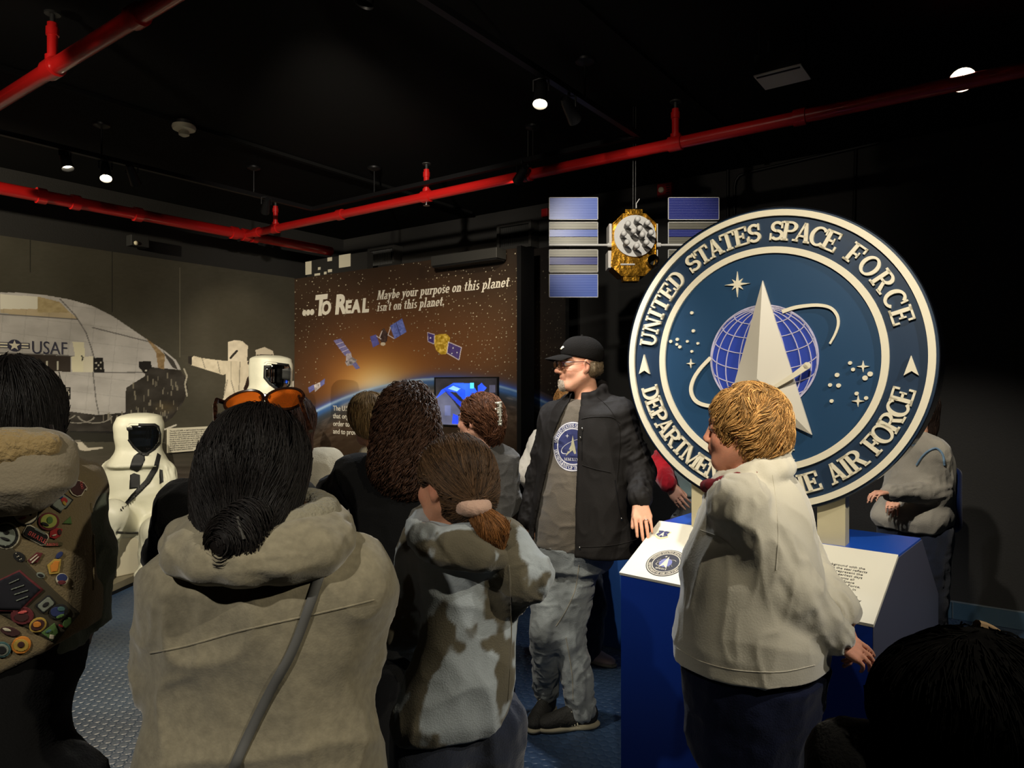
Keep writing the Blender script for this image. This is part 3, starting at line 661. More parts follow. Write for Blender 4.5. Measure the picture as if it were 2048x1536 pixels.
track('black lighting track running overhead to the satellite corner', cr-U*6.5, cr)
LIGHTS = []
def lamp_head(label, p, aim, lit=2, power=0, size=.6, blend=.5, col=(1, .84, .62), L=.13, r=.035, group=None, trackz=HT):
    """p: lens centre, aim: the point it lights"""
    p = Vector(p); d = (Vector(aim)-p).normalized(); back = p-d*L
    e = empty('spotlight', (p.x, p.y, p.z), label, 'lamp', group)
    mb = MB(); mb.tube([back-d*.02, back, back+d*.01, p-d*.02, p], [r*.6, r*.75, r*.8, r, r*1.05], 20, cap=False); 
    mb.tube([p, p-d*.012, p-d*.03], [r*1.05, r*.93, r*.9], 20, cap=False)
    mb.tube([back-d*.021, back-d*.02], [r*.6, r*.6], 20)
    mb.build('housing', M['black_metal'], e, smooth=True)
    mb = MB(); mb.tube([p-d*.026, p-d*.024], r*.9, 24); mb.build('lens', (M['black_metal'], M['lamp_dim'], M['lamp'])[lit], e)
    k = back+d*L*.35; mb = MB(); s = Vector((d.y, -d.x, 0)).normalized() if abs(d.z) < .99 else Vector((1, 0, 0))
    mb.tube([k+s*(r+.004), k+s*(r+.004)+Z*(r+.02), k+Z*(r+.03), k-s*(r+.004)+Z*(r+.02), k-s*(r+.004)], .005, 6); mb.tube([k+Z*(r+.03), Vector((k.x, k.y, trackz-.012))], .009, 8)
    mb.build('yoke', M['black_metal'], e, smooth=True)
    if power:
        ld = bpy.data.lights.new('spot_beam', 'SPOT'); ld.energy = power; ld.spot_size = size; ld.spot_blend = blend; ld.color = col; ld.shadow_soft_size = .03
        lo = bpy.data.objects.new('spot_beam', ld); COL.objects.link(lo); lo.location = p+d*.01
        lo.rotation_euler = d.to_track_quat('-Z', 'Y').to_euler(); LIGHTS.append(lo)
    return e
def at_track(px, drop, base, axis):  # point under the track at a column
    q = (alongU if axis is U else alongR)(base, px); return q-Z*drop
WARM = (1, .83, .58); NEU = (1, .92, .8)
# heads in view on the left track
lamp_head('lit spotlight over the spaceplane mural, leftmost of the three', at_track(136, .13, tl, U), (-1.9, 4.2, 0), 1, 40, 1.2, .8, WARM)
lamp_head('brighter lit spotlight over the spaceplane mural, middle of the three', at_track(212, .14, tl, U), (-1.75, 3.3, 0), 2, 150, .9, .8, WARM)
lamp_head('unlit spotlight over the spaceplane mural, rightmost of the three', at_track(272, .13, tl, U), on_left(470, 900), 0, 0)
lamp_head('spotlight aimed at the mural technician near the track corner', at_track(530, .12, tl, U), on_left(480, 700), 0, 26, .75, .8, WARM)
lamp_head('spotlight hanging below the back track left of the satellite', at_track(1035, .13, tcor, R), on_part(880, 640), 0, 30, 1.0, .8, WARM)
lamp_head('bright spotlight on the overhead track above the long red pipe', at_track(1080, .16, trr, U), Vector((-.1, 2.4, 0)), 2, 55, 1.15, .6, (.92, .96, 1))
lamp_head('small dim spotlight on the overhead track right of the bright one', at_track(1150, .14, trr, U), P(1268, 490, 4.5), 1, 0)
# ---------------------------------------------------------------- other ceiling and wall fittings
# smoke detector
p = onplane(368, 242, Vector((0, 0, CEIL)), Z)
sd = empty('smoke_detector', p-Z*.09, 'round off-white smoke detector on the black ceiling', 'smoke detector')
MB().tube([p, p-Z*.03], .05, 24).build('base', M['dark_metal'], sd, smooth=True)
MB().tube([p-Z*.03, p-Z*.045, p-Z*.06, p-Z*.07], [.072, .076, .07, .045], 28).build('cover', M['off_white'], sd, smooth=True)
MB().tube([p-Z*.07, p-Z*.075, p-Z*.095, p-Z*.105], [.03, .035, .033, .015], 20).build('sensor', M['off_white'], sd, smooth=True)
# projector in the ceiling
zc = 3.16; a = onplane(1507, 153, Vector((0, 0, zc)), Z); b = onplane(1622, 158, Vector((0, 0, zc)), Z)
du = (b-a).dot(U); dr = (b-a).dot(R); c = a+U*du/2+R*dr/2
pj = empty('ceiling_projector', c, 'black ceiling box with pale grey underside near the top right', 'projector')
MB().box(c+Z*.055, R*dr/2, U*du/2, Z*.05).build('housing', M['black_metal'], pj, bevel=.004)
MB().box(c+Z*.002, R*(dr/2-.0), U*(du/2-.0), Z*.003).build('underside_panel', mat('pale_panel', s2l((225, 218, 200)), .6), pj)
MB().box(c-Z*.003+U*(du*-.39), R*(dr*.46), U*.006, Z*.002).build('slot', M['black_metal'], pj)
q = onplane(1517, 128, c+R*(-dr/2-.002), R)
MB().box(q, R*.001, U*.02, Z*.008).build('warning_label', mat('yellow_label', s2l((190, 170, 60)), .6), pj)
for sx in (-1, 1):
    for sy in (-1, 1): MB().tube([c+R*dr*.4*sx+U*du*.4*sy+Z*.1, c+R*dr*.4*sx+U*du*.4*sy+Z*(CEIL-zc)], .006, 8).build('bracket', M['black_metal'], pj)
# fire alarm boxes on the back wall
for k, (x0, y0, x1, y1) in enumerate(((1319, 366, 1348, 397), (1088, 418, 1100, 436))):
    a = ray_back(x0, y1); b = ray_back(x1, y0); w = (b-a).dot(R); h = (b-a).z; c = (a+b)/2
    e = empty('fire_alarm', c, ('red fire alarm strobe on the dark wall above the seal', 'small red alarm box on the dark wall beside the vent')[k], 'fire alarm')
    MB().box(c-U*.025, R*w/2, U*.025, Z*h/2).build('housing', M['red_plastic'], e, bevel=.004)
    if k == 0:
        MB().tube([c-U*.05-R*w*.2, c-U*.065-R*w*.2, c-U*.075-R*w*.2], [.026, .024, .008], 16).build('strobe', M['off_white'], e, smooth=True)
        mb = MB()
        for i in range(4): mb.box(c-U*.052+R*w*.25+Z*(i-1.5)*.02, R*w*.12, U*.003, Z*.003)
        mb.build('horn_slot', M['black_metal'], e)
# small emergency fitting on top of the left mural
a = on_left(252, 500, .0); b = on_left(288, 478, .0)
e = empty('emergency_light', (a+b)/2, 'small grey emergency fitting on top edge of the runway mural', 'lamp')
MB().box((a+b)/2+R*.05+Z*.02, U*((b-a).dot(U)/2), R*.05, Z*.05).build('housing', M['dark_metal'], e, bevel=.006)
q = on_left(272, 486, .1); MB().sphere(q, .02, 8).build('sensor_dome', M['off_white'], e, smooth=True)
# conduits on the back wall
def conduit(label, pix, r=.012):
    pts = [ray_back(*p)-U*(r+.004) for p in pix]
    o = MB().tube(pts, r, 8).build('conduit', M['black_metal'], None, smooth=True); recentre(o); tag(o, label, 'conduit'); return o
conduit('black conduit bending right above the seal', [(1470, 430), (1470, 375), (1473, 362), (1480, 352), (1495, 346), (1600, 322), (1760, 286)])
conduit('straight black conduit rising just left of the bent one', [(1457, 435), (1457, 320), (1457, 262), (1452, 245)])
conduit('straight black conduit on the dark wall above the seal top', [(1708, 450), (1710, 380), (1712, 300)])
# right-hand bright lamp near the red pipe
p = pipe_pt(1925, 160, HP+.02)
lamp_head('blazing spotlight hanging beneath the red pipe at the far right', p, Vector((.9, .8, .9)), 2, 0, 1., .5, NEU, r=.055)
# black fixture corner at the top edge
lamp_head('black spotlight seen at the very top edge of the ceiling', onplane(727, 8, Vector((0, 0, HT-.16)), Z), P(300, 1500, 2.5), 0, 0)
# blue plinth behind the man and its low neighbour
M['blue_plinth'] = mat('blue_plinth_laminate', s2l((44, 84, 146)), .4)
M['teal_top'] = mat('teal_plinth_top', s2l((50, 104, 118)), .4)
def plinth(label, a, w, d, h, tap, name='display_plinth'):
    e = empty(name, a+R*w/2+U*d/2, label, 'plinth')
    b = MB(); o = a
    bot = [o, o+R*w, o+R*w+U*d, o+U*d]; t_ = [o+R*tap+U*tap+Z*h, o+R*(w-tap)+U*tap+Z*h, o+R*(w-tap)+U*(d-tap)+Z*h, o+R*tap+U*(d-tap)+Z*h]
    vb = b.verts(bot); vt = b.verts(t_); b.b.faces.new(vb[::-1]); b.b.faces.new(vt)
    for i in range(4): b.b.faces.new((vb[i], vb[(i+1) % 4], vt[(i+1) % 4], vt[i]))
    b.build('body', M['blue_plinth'], e)
    MB().box(o+R*w/2+U*d/2+Z*(h+.006), R*(w/2-tap+.004), U*(d/2-tap+.004), Z*.006).build('top_panel', M['teal_top'], e)
    return e
a = P(1180, 0, 4.45); a.z = 0
plinth('low tapered blue plinth with teal top behind the man', a, .5, .5, .57, .05)
a = P(640, 0, 4.6); a.z = 0
plinth('low blue plinth glimpsed between the crowd below the Earth mural', a, .75, .5, .66, .03)
# mannequin platform
M['platform'] = mat('beige_platform', s2l((128, 120, 98)), .6, bump=(60, .1))
pa = P(60, 1267, 1); 
def fl(px, py, z=.0): return onplane(px, py, Vector((0, 0, z)), Z)
A_ = fl(-260, 1290); A2 = fl(223, 1190); A3 = fl(293, 1158); A4 = A3+(A3-A2)*2.2
lw = C0+R*.03
def to_wall(p): return p-R*((p-lw).dot(R))
poly = [A_, A2, A4, to_wall(A4+U*.3), to_wall(A_)]
plat = empty('display_platform', A3, 'low beige display platform under the white suited mannequins', 'platform')
mb = MB(); c = A2; z1 = .075
va = mb.verts([Vector((p.x, p.y, 0)) for p in poly]); vb = mb.verts([Vector((p.x, p.y, z1)) for p in poly])
mb.b.faces.new(va[::-1]); mb.b.faces.new(vb)
for i in range(len(poly)): j = (i+1) % len(poly); mb.b.faces.new((va[i], va[j], vb[j], vb[i]))
mb.build('deck', M['platform'], plat)
mb = MB(); n_ = (A3-A2).normalized(); s_ = n_.cross(Z)
mb.box((A2+A4)/2+Z*.012+s_*.004, n_*((A4-A2).length/2), s_*.006, Z*.012); mb.build('black_edge', M['black_metal'], plat)
# ---------------------------------------------------------------- lighting from fittings above and behind the viewer
def hidden_lamp(label, pos, aim, power, size, blend, col):
    return lamp_head(label, pos, aim, 2, power, size, blend, col)
rt = cr-U*2.0
for q in ('lamp', 'lamp_dim', 'screen'): M[q].cycles.emission_sampling = 'NONE'
# ---------------------------------------------------------------- seal
M['seal_navy'] = mat('seal_navy_lacquer', s2l((30, 52, 78)), .42, spec=.4)
M['seal_blue'] = mat('seal_inner_blue', s2l((30, 66, 100)), .42, spec=.4)
M['cream'] = mat('cream_lacquer', s2l((232, 224, 200)), .45)
M['seal_rim'] = mat('seal_rim_gloss', s2l((14, 16, 22)), .12, coat=1.)
M['globe_blue'] = mat('globe_blue', s2l((44, 68, 168)), .4)
M['globe_line'] = mat('globe_line', s2l((190, 186, 214)), .5)
M['delta'] = mat('silver_delta', s2l((206, 200, 186)), .4)
SR = .612
W_ = (R*1.0).normalized(); NRM = -U                     # seal face looks back towards the viewer
PED_L = P(1242, 0, 2.75); PED_L.z = 0                    # front left foot of the pedestal
PLEN = .90; PDEP = .66
SCN = PED_L+R*.445+U*(PDEP/2-.02)
def seal_px(px, py): 
    p = onplane(px, py, SCN-U*.05, U); return ((p-SC3).dot(R), (p-SC3).z)
zc_ = onplane(1568, 717, SCN-U*.05, U)
SC3 = Vector((SCN.x, SCN.y, 0))-U*.05+Z*1.72
# centre so that left / right edges fall where the photograph has them
l_ = onplane(1257, 717, SC3, U); r_ = onplane(1879, 717, SC3, U); mid = (l_+r_)/2
SR = (r_-l_).length/2
t_ = onplane(1560, 413, SC3, U).z; b_ = onplane(1560, 1022, SC3, U).z
SC3 = Vector((mid.x, mid.y, (t_+b_)/2)); print('SEAL', SR, (t_-b_)/2, SC3, t_, b_)
SR = (SR+(t_-b_)/2)/2
def circ(r, n=128, cx=0, cy=0, sy=1): return [(cx+math.cos(2*PI*i/n)*r, cy+math.sin(2*PI*i/n)*r*sy) for i in range(n)]
seal = empty('seal_sign', (SC3.x, SC3.y, SC3.z-SR), 'huge round navy seal sign reading UNITED STATES SPACE FORCE', 'sign')
def sm(name, mb, m, bevel=0, par=None): return mb.build(name, m, par or seal, bevel=bevel)
sm('disc', MB().prism(circ(SR, 160), SC3, R, Z, NRM, -.15, 0), M['seal_navy'])
sm('rim', MB().band(circ(SR*1.0, 160), circ(SR*1.006, 160), SC3, R, Z, NRM, -.16, .004), M['seal_rim'])
o = sm('rim_ring', MB().band(circ(SR*.944, 160), circ(SR*.984, 160), SC3, R, Z, NRM, 0, .012), M['cream'])
o = sm('inner_ring', MB().band(circ(SR*.70, 128), circ(SR*.742, 128), SC3, R, Z, NRM, 0, .012), M['cream'])
sm('inner_field', MB().prism(circ(SR*.705, 128), SC3, R, Z, NRM, 0, .002), M['seal_blue'])
LS = SR*.125
for txt, a0, a1, inw in (('UNITED', 172.5, 133, 0), ('STATES', 128.5, 91.5, 0), ('SPACE', 87, 57.5, 0), ('FORCE', 52.5, 13, 0), ('DEPARTMENT', 193, 255.5, 1), ('OF', 259.5, 270.5, 1), ('THE', 274.5, 294, 1), ('AIR', 298.5, 314.5, 1), ('FORCE', 318.5, 346.5, 1)):
    mb = MB(); text_arc(mb, txt, SC3, R, Z, NRM, SR*.782, LS, a0, a1, .012, bool(inw)); sm('lettering', mb, M['cream'])
for pts in ([(1290, 709), (1301, 748), (1291, 741), (1280, 748)], [(1823, 711), (1838, 751), (1824, 742), (1808, 751)]):
    sm('arrowhead', MB().prism([seal_px(*q) for q in pts], SC3, R, Z, NRM, 0, .012), M['cream'])
# globe
g0 = seal_px(1422, 716); g1 = seal_px(1639, 716); gc = ((g0[0]+g1[0])/2, seal_px(1530, 716)[1]); gr = (g1[0]-g0[0])/2
gl = sm('globe', MB().prism(circ(gr, 96, *gc), SC3, R, Z, NRM, 0, .006), M['globe_blue'])
mb = MB(); mb.band(circ(gr*.965, 96, *gc), circ(gr, 96, *gc), SC3, R, Z, NRM, .005, .009)
def strip(mb, pts, w, h0, h1, w2=None):
    """thin raised line through 2-D points in the seal plane"""
    n = len(pts); L = []; Rr = []
    for i in range(n):
        a = pts[max(i-1, 0)]; b = pts[min(i+1, n-1)]; dx, dy = b[0]-a[0], b[1]-a[1]; l = math.hypot(dx, dy) or 1
        ww = w if w2 is None else w+(w2-w)*i/(n-1)
        L.append((pts[i][0]-dy/l*ww, pts[i][1]+dx/l*ww)); Rr.append((pts[i][0]+dy/l*ww, pts[i][1]-dx/l*ww))
    mb.band(Rr, L, SC3, R, Z, NRM, h0, h1, closed=False)
tilt = math.radians(18)
def sph(lon, lat):
    x = math.cos(lat)*math.sin(lon); y = math.sin(lat); z = math.cos(lat)*math.cos(lon)
    y2 = y*math.cos(tilt)-z*math.sin(tilt); z2 = y*math.sin(tilt)+z*math.cos(tilt); return x, y2, z2
def runs(f):
    cur = []
    for t in np.linspace(-PI, PI, 121):
        x, y, z = f(t)
        if z > .02: cur.append((gc[0]+x*gr*.98, gc[1]+y*gr*.98))
        else:
            if len(cur) > 3: strip(mb, cur, .0017, .005, .009)
            cur = []
    if len(cur) > 3: strip(mb, cur, .0017, .005, .009)
for lo in range(0, 180, 18): runs(lambda t, lo=lo: sph(math.radians(lo+9)+(0 if abs(t) <= PI/2 else 0), t) if abs(t) <= PI/2 else (0, 0, -1)); runs(lambda t, lo=lo: sph(math.radians(lo+9)+PI, t) if abs(t) <= PI/2 else (0, 0, -1))
for la in range(-70, 90, 18): runs(lambda t, la=la: sph(t, math.radians(la+2)))
mb.build('grid_line', M['globe_line'], gl)
# orbit ring
def sp(*pts): return [seal_px(*q) for q in pts]
def smooth(pts, n=8):
    out = []
    P4 = [pts[0]]+list(pts)+[pts[-1]]
    for i in range(1, len(P4)-2):
        a, b, c, d = (np.array(P4[i+k]) for k in (-1, 0, 1, 2))
        for t in np.linspace(0, 1, n, endpoint=False): out.append(tuple(.5*((2*b)+(c-a)*t+(2*a-5*b+4*c-d)*t*t+(3*b-a-3*c+d)*t**3)))
    out.append(tuple(pts[-1])); return out
mb = MB()
strip(mb, smooth(sp((1566, 624), (1590, 616), (1615, 612), (1640, 611), (1662, 616), (1675, 630), (1678, 648), (1672, 668), (1661, 688))), .0072, .006, .014, .0035); sm('orbit_ring', mb, M['cream']); mb = MB()
strip(mb, smooth(sp((1423, 716), (1404, 736), (1390, 757), (1384, 778), (1389, 796), (1402, 807), (1425, 812), (1450, 810))), .0072, .006, .014)
sm('orbit_ring', mb, M['cream'])
mb = MB(); strip(mb, smooth(sp((1520, 795), (1560, 772), (1590, 754), (1612, 739), (1621, 732))), .0050, .045, .054, .0125)
c = seal_px(1621, 732); mb.prism(circ(.0128, 24, *c), SC3, R, Z, NRM, .045, .054); sm('orbit_tail', mb, M['cream'])
# faceted delta
apex = seal_px(1528, 562); bl = seal_px(1440, 884); br = seal_px(1626, 869); nt0 = seal_px(1524, 822); rd = seal_px(1523, 757)
mb = MB()
def pt3(p, h): return SC3+R*p[0]+Z*p[1]+NRM*h
lo = mb.verts([pt3(q, .008) for q in (apex, bl, nt0, br)]); hi = mb.verts([pt3(apex, .02), pt3(bl, .02), pt3(nt0, .014), pt3(br, .02)]); top = mb.verts([pt3(rd, .058)])[0]
for i in range(4): mb.b.faces.new((lo[i], lo[(i+1) % 4], hi[(i+1) % 4], hi[i]))
mb.b.faces.new((hi[0], hi[1], top)); mb.b.faces.new((hi[1], hi[2], top)); mb.b.faces.new((hi[2], hi[3], top)); mb.b.faces.new((hi[3], hi[0], top)); mb.b.faces.new(lo[::-1])
sm('delta', mb, M['delta'])
def starp(c, r, k, n=4, rot=0): return [(c[0]+math.cos(rot+PI/2+i*PI/n)*(r if i % 2 == 0 else r*k), c[1]+math.sin(rot+PI/2+i*PI/n)*(r if i % 2 == 0 else r*k)) for i in range(2*n)]
c = seal_px(1476, 569); mb = MB(); mb.prism(starp(c, .05, .16, 4), SC3, R, Z, NRM, 0, .01); mb.prism(starp(c, .03, .3, 4, PI/4), SC3, R, Z, NRM, 0, .009); sm('pole_star', mb, M['cream'])
for q, r in (((1383, 727), .019), ((1727, 733), .021), ((1717, 802), .021)):
    sm('star', MB().prism(starp(seal_px(*q), r, .25), SC3, R, Z, NRM, 0, .01), M['cream'])
DOTS = ((1385, 626, 6), (1388, 662, 6), (1343, 683, 6), (1356, 679, 6), (1355, 689, 5), (1361, 694, 6), (1376, 683, 5), (1397, 687, 5), (1385, 703, 5), (1701, 726, 6), (1707, 739, 6), (1675, 750, 7), (1741, 748, 8), (1731, 756, 8), (1661, 770, 6), (1678, 771, 7), (1664, 802, 6), (1714, 787, 6), (1733, 796, 6))
for x, y, r in DOTS:
    sm('star_dot', MB().prism(circ(r*.0011, 16, *seal_px(x, y)), SC3, R, Z, NRM, 0, .01), M['cream'])
# MMXIX below the delta (the X is what shows)
a = seal_px(1566, 919); b = seal_px(1566, 897); hh = b[1]-a[1]
mb = MB(); xs = 0
for ch, px in (('M', 1478), ('M', 1504), ('X', 1524), ('I', 1550), ('X', 1571)):
    q = seal_px(px, 919); w, polys = glyph(ch)
    for pl_ in polys: mb.prism([(q[0]+x*hh*.95, a[1]+y*hh) for x, y in pl_], SC3, R, Z, NRM, 0, .01)
sm('lettering', mb, M['cream'])
# ---------------------------------------------------------------- pedestal
M['ped_blue'] = mat('royal_blue_laminate', s2l((13, 40, 116)), .32, spec=.5)
M['ped_top'] = mat('bright_blue_top', s2l((30, 84, 190)), .3)
M['ped_side'] = mat('slate_side_laminate', s2l((84, 86, 104)), .3)
M['panel_white'] = mat('white_panel', s2l((226, 222, 206)), .45)
M['stand_cream'] = mat('cream_stand', s2l((196, 186, 152)), .5)
zf, zt = .886, 1.04; sl = .31; top_d = .37
Rp = Vector((.755, -.655, 0)).normalized(); Up = Vector((.655, .755, 0)).normalized()
ped = empty('pedestal', PED_L+Rp*PLEN/2+Up*.45, 'royal blue lectern pedestal with sloped text panels under the round seal', 'pedestal')
prof = [(0, 0), (0, zf), (sl, zt), (sl+top_d, zt), (sl*2+top_d, zf-.12), (sl*2+top_d, 0)]
fr = PED_L+Rp*(PLEN)
b = MB(); va = b.verts([PED_L+Up*d+Z*h for d, h in prof]); vb = b.verts([fr+Up*d+Z*h for d, h in prof])
for i in range(6): b.b.faces.new((va[i], va[(i+1) % 6], vb[(i+1) % 6], vb[i]))
b.b.faces.new(va[::-1]); b.b.faces.new(vb)
b.build('body', M['ped_blue'], ped)
MB().prism(prof, fr+Rp*.001, Up, Z, Rp, 0, .003).build('side_panel', M['ped_side'], ped)
MB().box(PED_L+Rp*PLEN/2+Up*(sl+top_d/2)+Z*(zt+.003), Rp*PLEN/2, Up*top_d/2, Z*.003).build('top_panel', M['ped_top'], ped)
sd_ = (Up*sl+Z*(zt-zf)); sln = sd_.length; sd_.normalize(); pn = Rp.cross(sd_).normalized()
if pn.z < 0: pn = -pn
po = PED_L+Z*zf
wp = MB().box(po+Rp*PLEN/2+sd_*sln/2+pn*.006, Rp*(PLEN/2+.004), sd_*(sln/2+.002), pn*.006).build('sloped_panel', M['panel_white'], ped)
def on_slope(px, py, h=.0125): return onplane(px, py, po+pn*h, pn)
txt = "background with the\nwithin the seal reflects\nto represent the\nthe earliest days\nrepresents all\nSecurity Space\nSpace Force.\nthe Force in\nand it's\nprotection\ninteragency\nfuture of\nclusters of\nThe"
t0 = on_slope(1672, 1130); t1 = on_slope(1730, 1139); tb = on_slope(1686, 1217)
step = (on_slope(1705, 1222)-on_slope(1730, 1140)).dot(-sd_)/13; full = ["background with the", "within the seal reflects", "to represent the", "the earliest days", "represents all", "Security Space", "of Space Force.", "in the Force in", "stand it's", "protection", "interagency", "signature of", "clusters of", "The"]
xr = (1730, 1734, 1725, 1724, 1708, 1708, 1720, 1711, 1699, 1714, 1721, 1702, 1712, 1698)
for i, s in enumerate(full):
    b0 = on_slope(1730, 1140); q = b0+Rp*((on_slope(xr[i], 1140+i*6.7+(xr[i]-1730)*.2)-b0).dot(Rp))-sd_*(step*i); o = plain_text('lettering', s, q, Rp, sd_, pn, step*.98, M['black_ink'], wp, ext=.0004, align='RIGHT', space=1)
# printed mini seal and shield on the sloped panel
def mini_seal(c, ax, ay, az, r, par, dark, field, ink, globe, name='printed_seal', mbk='lettering'):
    MB().prism(circ(r, 64), c, ax, ay, az, 0, .0006).build(name, dark, par)
    MB().band(circ(r*.95, 64), circ(r*1.0, 64), c, ax, ay, az, .0006, .0010).build('seal_ring', ink, par)
    MB().prism(circ(r*.72, 64), c, ax, ay, az, .0006, .0009).build('seal_field', field, par)
    MB().band(circ(r*.70, 64), circ(r*.74, 64), c, ax, ay, az, .0009, .0012).build('seal_ring', ink, par)
    mb = MB()
    for tx_, a0, a1, inw in (('UNITED STATES SPACE FORCE', 172, 10, 0), ('DEPARTMENT OF THE AIR FORCE', 192, 348, 1)): text_arc(mb, tx_, c, ax, ay, az, r*.78, r*.13, a0, a1, .0006, bool(inw), .0006)
    k = 0
    for ch, px in (('M', -.36), ('M', -.2), ('X', -.04), ('I', .08), ('X', .16)):
        for pl_ in glyph(ch)[1]: mb.prism([(r*(px+x*.12), r*(-.55+y*.12)) for x, y in pl_], c, ax, ay, az, .0009, .0014)
    mb.prism(starp((-.2*r, .46*r), .09*r, .3), c, ax, ay, az, .0009, .0014)
    for q in ((.35, -.1), (.42, -.18), (.3, -.25), (-.45, .1), (-.5, .02), (-.4, .2)): mb.prism(circ(r*.018, 8, q[0]*r, q[1]*r), c, ax, ay, az, .0009, .0014)
    mb.build('lettering', ink, par)
    MB().prism(circ(r*.34, 40, -.02*r, .0), c, ax, ay, az, .0009, .0013).build('printed_globe', globe, par)
    mb = MB(); mb.prism([(-.04*r, .5*r), (-.24*r, -.42*r), (-.04*r, -.2*r), (.22*r, -.42*r)], c, ax, ay, az, .0013, .0017)
    e1 = [(math.cos(t)*.5*r, math.sin(t)*.2*r) for t in np.linspace(0, 2*PI, 40)]; ct, st = math.cos(.45), math.sin(.45)
    e1 = [(x*ct-y*st, x*st+y*ct) for x, y in e1]; e2 = [(x*1.06, y*1.06) for x, y in e1]
    mb.band(e1[:26], e2[:26], c, ax, ay, az, .0013, .0016, closed=False)
    mb.build('printed_delta', ink, par)
c = on_slope(1332, 1126); rr = (on_slope(1366, 1132)-c).length*1.05
M['ink_dark'] = mat('charcoal_ink', s2l((48, 44, 44)), .6); M['ink_mid'] = mat('dark_field_ink', s2l((36, 34, 48)), .6); M['ink_pale'] = mat('pale_print', s2l((214, 206, 188)), .6); M['ink_globe'] = mat('pale_violet_print', s2l((112, 116, 176)), .6)
MB().band(circ(rr*1.0, 64), circ(rr*1.05, 64), c, Rp, sd_, pn, 0, .0008).build('seal_border', M['ink_dark'], wp)
mini_seal(c, Rp, sd_, pn, rr, wp, M['ink_dark'], M['ink_mid'], M['ink_pale'], M['ink_globe'])
c = on_slope(1324, 1070)
sh = [(-1, .9), (-.3, 1), (0, .85), (.3, 1), (1, .9), (.8, .2), (1.05, -.3), (.5, -.75), (0, -.95), (-.5, -.75), (-1.05, -.3), (-.8, .2)]
MB().prism([(x*.030, y*.029) for x, y in sh], c, Rp, sd_, pn, 0, .0006).build('shield_scroll', mat('pale_scroll', s2l((216, 208, 160)), .6), wp)
MB().prism([(x*.025, y*.022+.005) for x, y in sh], c, Rp, sd_, pn, .0006, .001).build('shield_field', mat('shield_navy', s2l((44, 44, 96)), .6), wp)
mb = MB(); mb.prism([(0, .021), (-.011, -.01), (0, -.003), (.011, -.01)], c, Rp, sd_, pn, .001, .0014)
for q in ((-.016, .012), (.016, .012), (-.014, -.004), (.015, -.004), (-.006, -.012), (.008, -.013)): mb.prism(circ(.0014, 8, *q), c, Rp, sd_, pn, .001, .0014)
mb.build('shield_delta', M['ink_pale'], wp)
# cream supports that carry the seal
base0 = SC3+U*.06; base0 = Vector((base0.x, base0.y, 0))
l2 = onplane(1384, 1000, base0, U); r2 = onplane(1691, 1050, base0, U)
for k, (px0, px1) in enumerate(((1384, 1440), (1635, 1691))):
    a = onplane(px0, 1000, base0-U*.03, U); b = onplane(px1, 1000, base0-U*.03, U); w = (b-a).dot(R)
    a = Vector((a.x, a.y, 0)); hb = zt+.006; s = (a+R*(w/2)-SC3).dot(R); ht = SC3.z-math.sqrt(max(SR**2-(s)**2, .01))+.03
    MB().box(a+R*w/2+U*.03+Z*((hb+ht)/2), R*w/2, U*.035, Z*((ht-hb)/2)).build('support', M['stand_cream'], ped)
    ta = a+R*w/2+U*.065
    MB().prism([(0, hb), (.16, hb), (.03, ht-.02), (0, ht)], ta, U, Z, R, -.012, .012).build('brace', M['stand_cream'], ped)
# ---------------------------------------------------------------- satellite
M['gold'] = mat('gold_foil', s2l((206, 150, 52)), .25, metal=1., bump=(16, .7, 3))
M['cell_light'] = mat('pale_blue_cells', s2l((60, 88, 178)), .3, coat=.5); M['cell_dark'] = mat('deep_blue_cells', s2l((28, 38, 120)), .3, coat=.5)
M['cell_grey'] = mat('silver_grey_cells', s2l((92, 91, 84)), .4, metal=.2)
M['frame_white'] = mat('white_panel_frame', s2l((216, 214, 210)), .5); M['sat_grey'] = mat('grey_cone', s2l((120, 118, 116)), .5)
SY = 4.5
def cells(base, name='cell_grid'):
    m = base.copy(); m.name = name; nt = m.node_tree; b = nt.nodes['Principled BSDF']
    tc = nn(nt, 'ShaderNodeTexCoord'); w = nn(nt, 'ShaderNodeTexWave', bands_direction='Z'); w.inputs['Scale'].default_value = 30; w.inputs['Distortion'].default_value = 0
    nt.links.new(tc.outputs['Object'], w.inputs['Vector']); r = nn(nt, 'ShaderNodeValToRGB'); c = b.inputs['Base Color'].default_value
    r.color_ramp.elements[0].position = .05; r.color_ramp.elements[0].color = (min(1, c[0]*2.2+.12), min(1, c[1]*2+.12), min(1, c[2]*1.5+.12), 1); r.color_ramp.elements[1].position = .3; r.color_ramp.elements[1].color = tuple(c)
    nt.links.new(w.outputs['Fac'], r.inputs['Fac']); nt.links.new(r.outputs['Color'], b.inputs['Base Color']); return m
M['cell_light'] = cells(M['cell_light']); M['cell_dark'] = cells(M['cell_dark']); M['cell_grey'] = cells(M['cell_grey'])
sc = P(1268, 490, SY); k_ = SY/FPX
X = Vector((1, 0, 0)); Yv = Vector((0, 1, 0))
sat = empty('satellite_model', sc-Z*.24, 'gold foil satellite model with blue solar wings hung from the ceiling', 'satellite')
def q2(px, py): return ((px-1268)*k_, (490-py)*k_)
octo = [q2(*p) for p in ((1244, 429), (1290, 429), (1311, 449), (1311, 512), (1306, 535), (1288, 553), (1241, 553), (1221, 534), (1224, 449))]
MB().prism(octo, sc, X, Z, -Yv, -.14, .02).build('body', M['gold'], sat, bevel=.004)
MB().band([(x*.96, y*.96) for x, y in octo], octo, sc, X, Z, -Yv, .02, .028).build('body_rim', M['gold'], sat)
MB().prism([q2(*p) for p in ((1250, 420), (1284, 420), (1284, 430), (1250, 430))], sc, X, Z, -Yv, -.06, .02).build('top_bracket', M['gold'], sat)
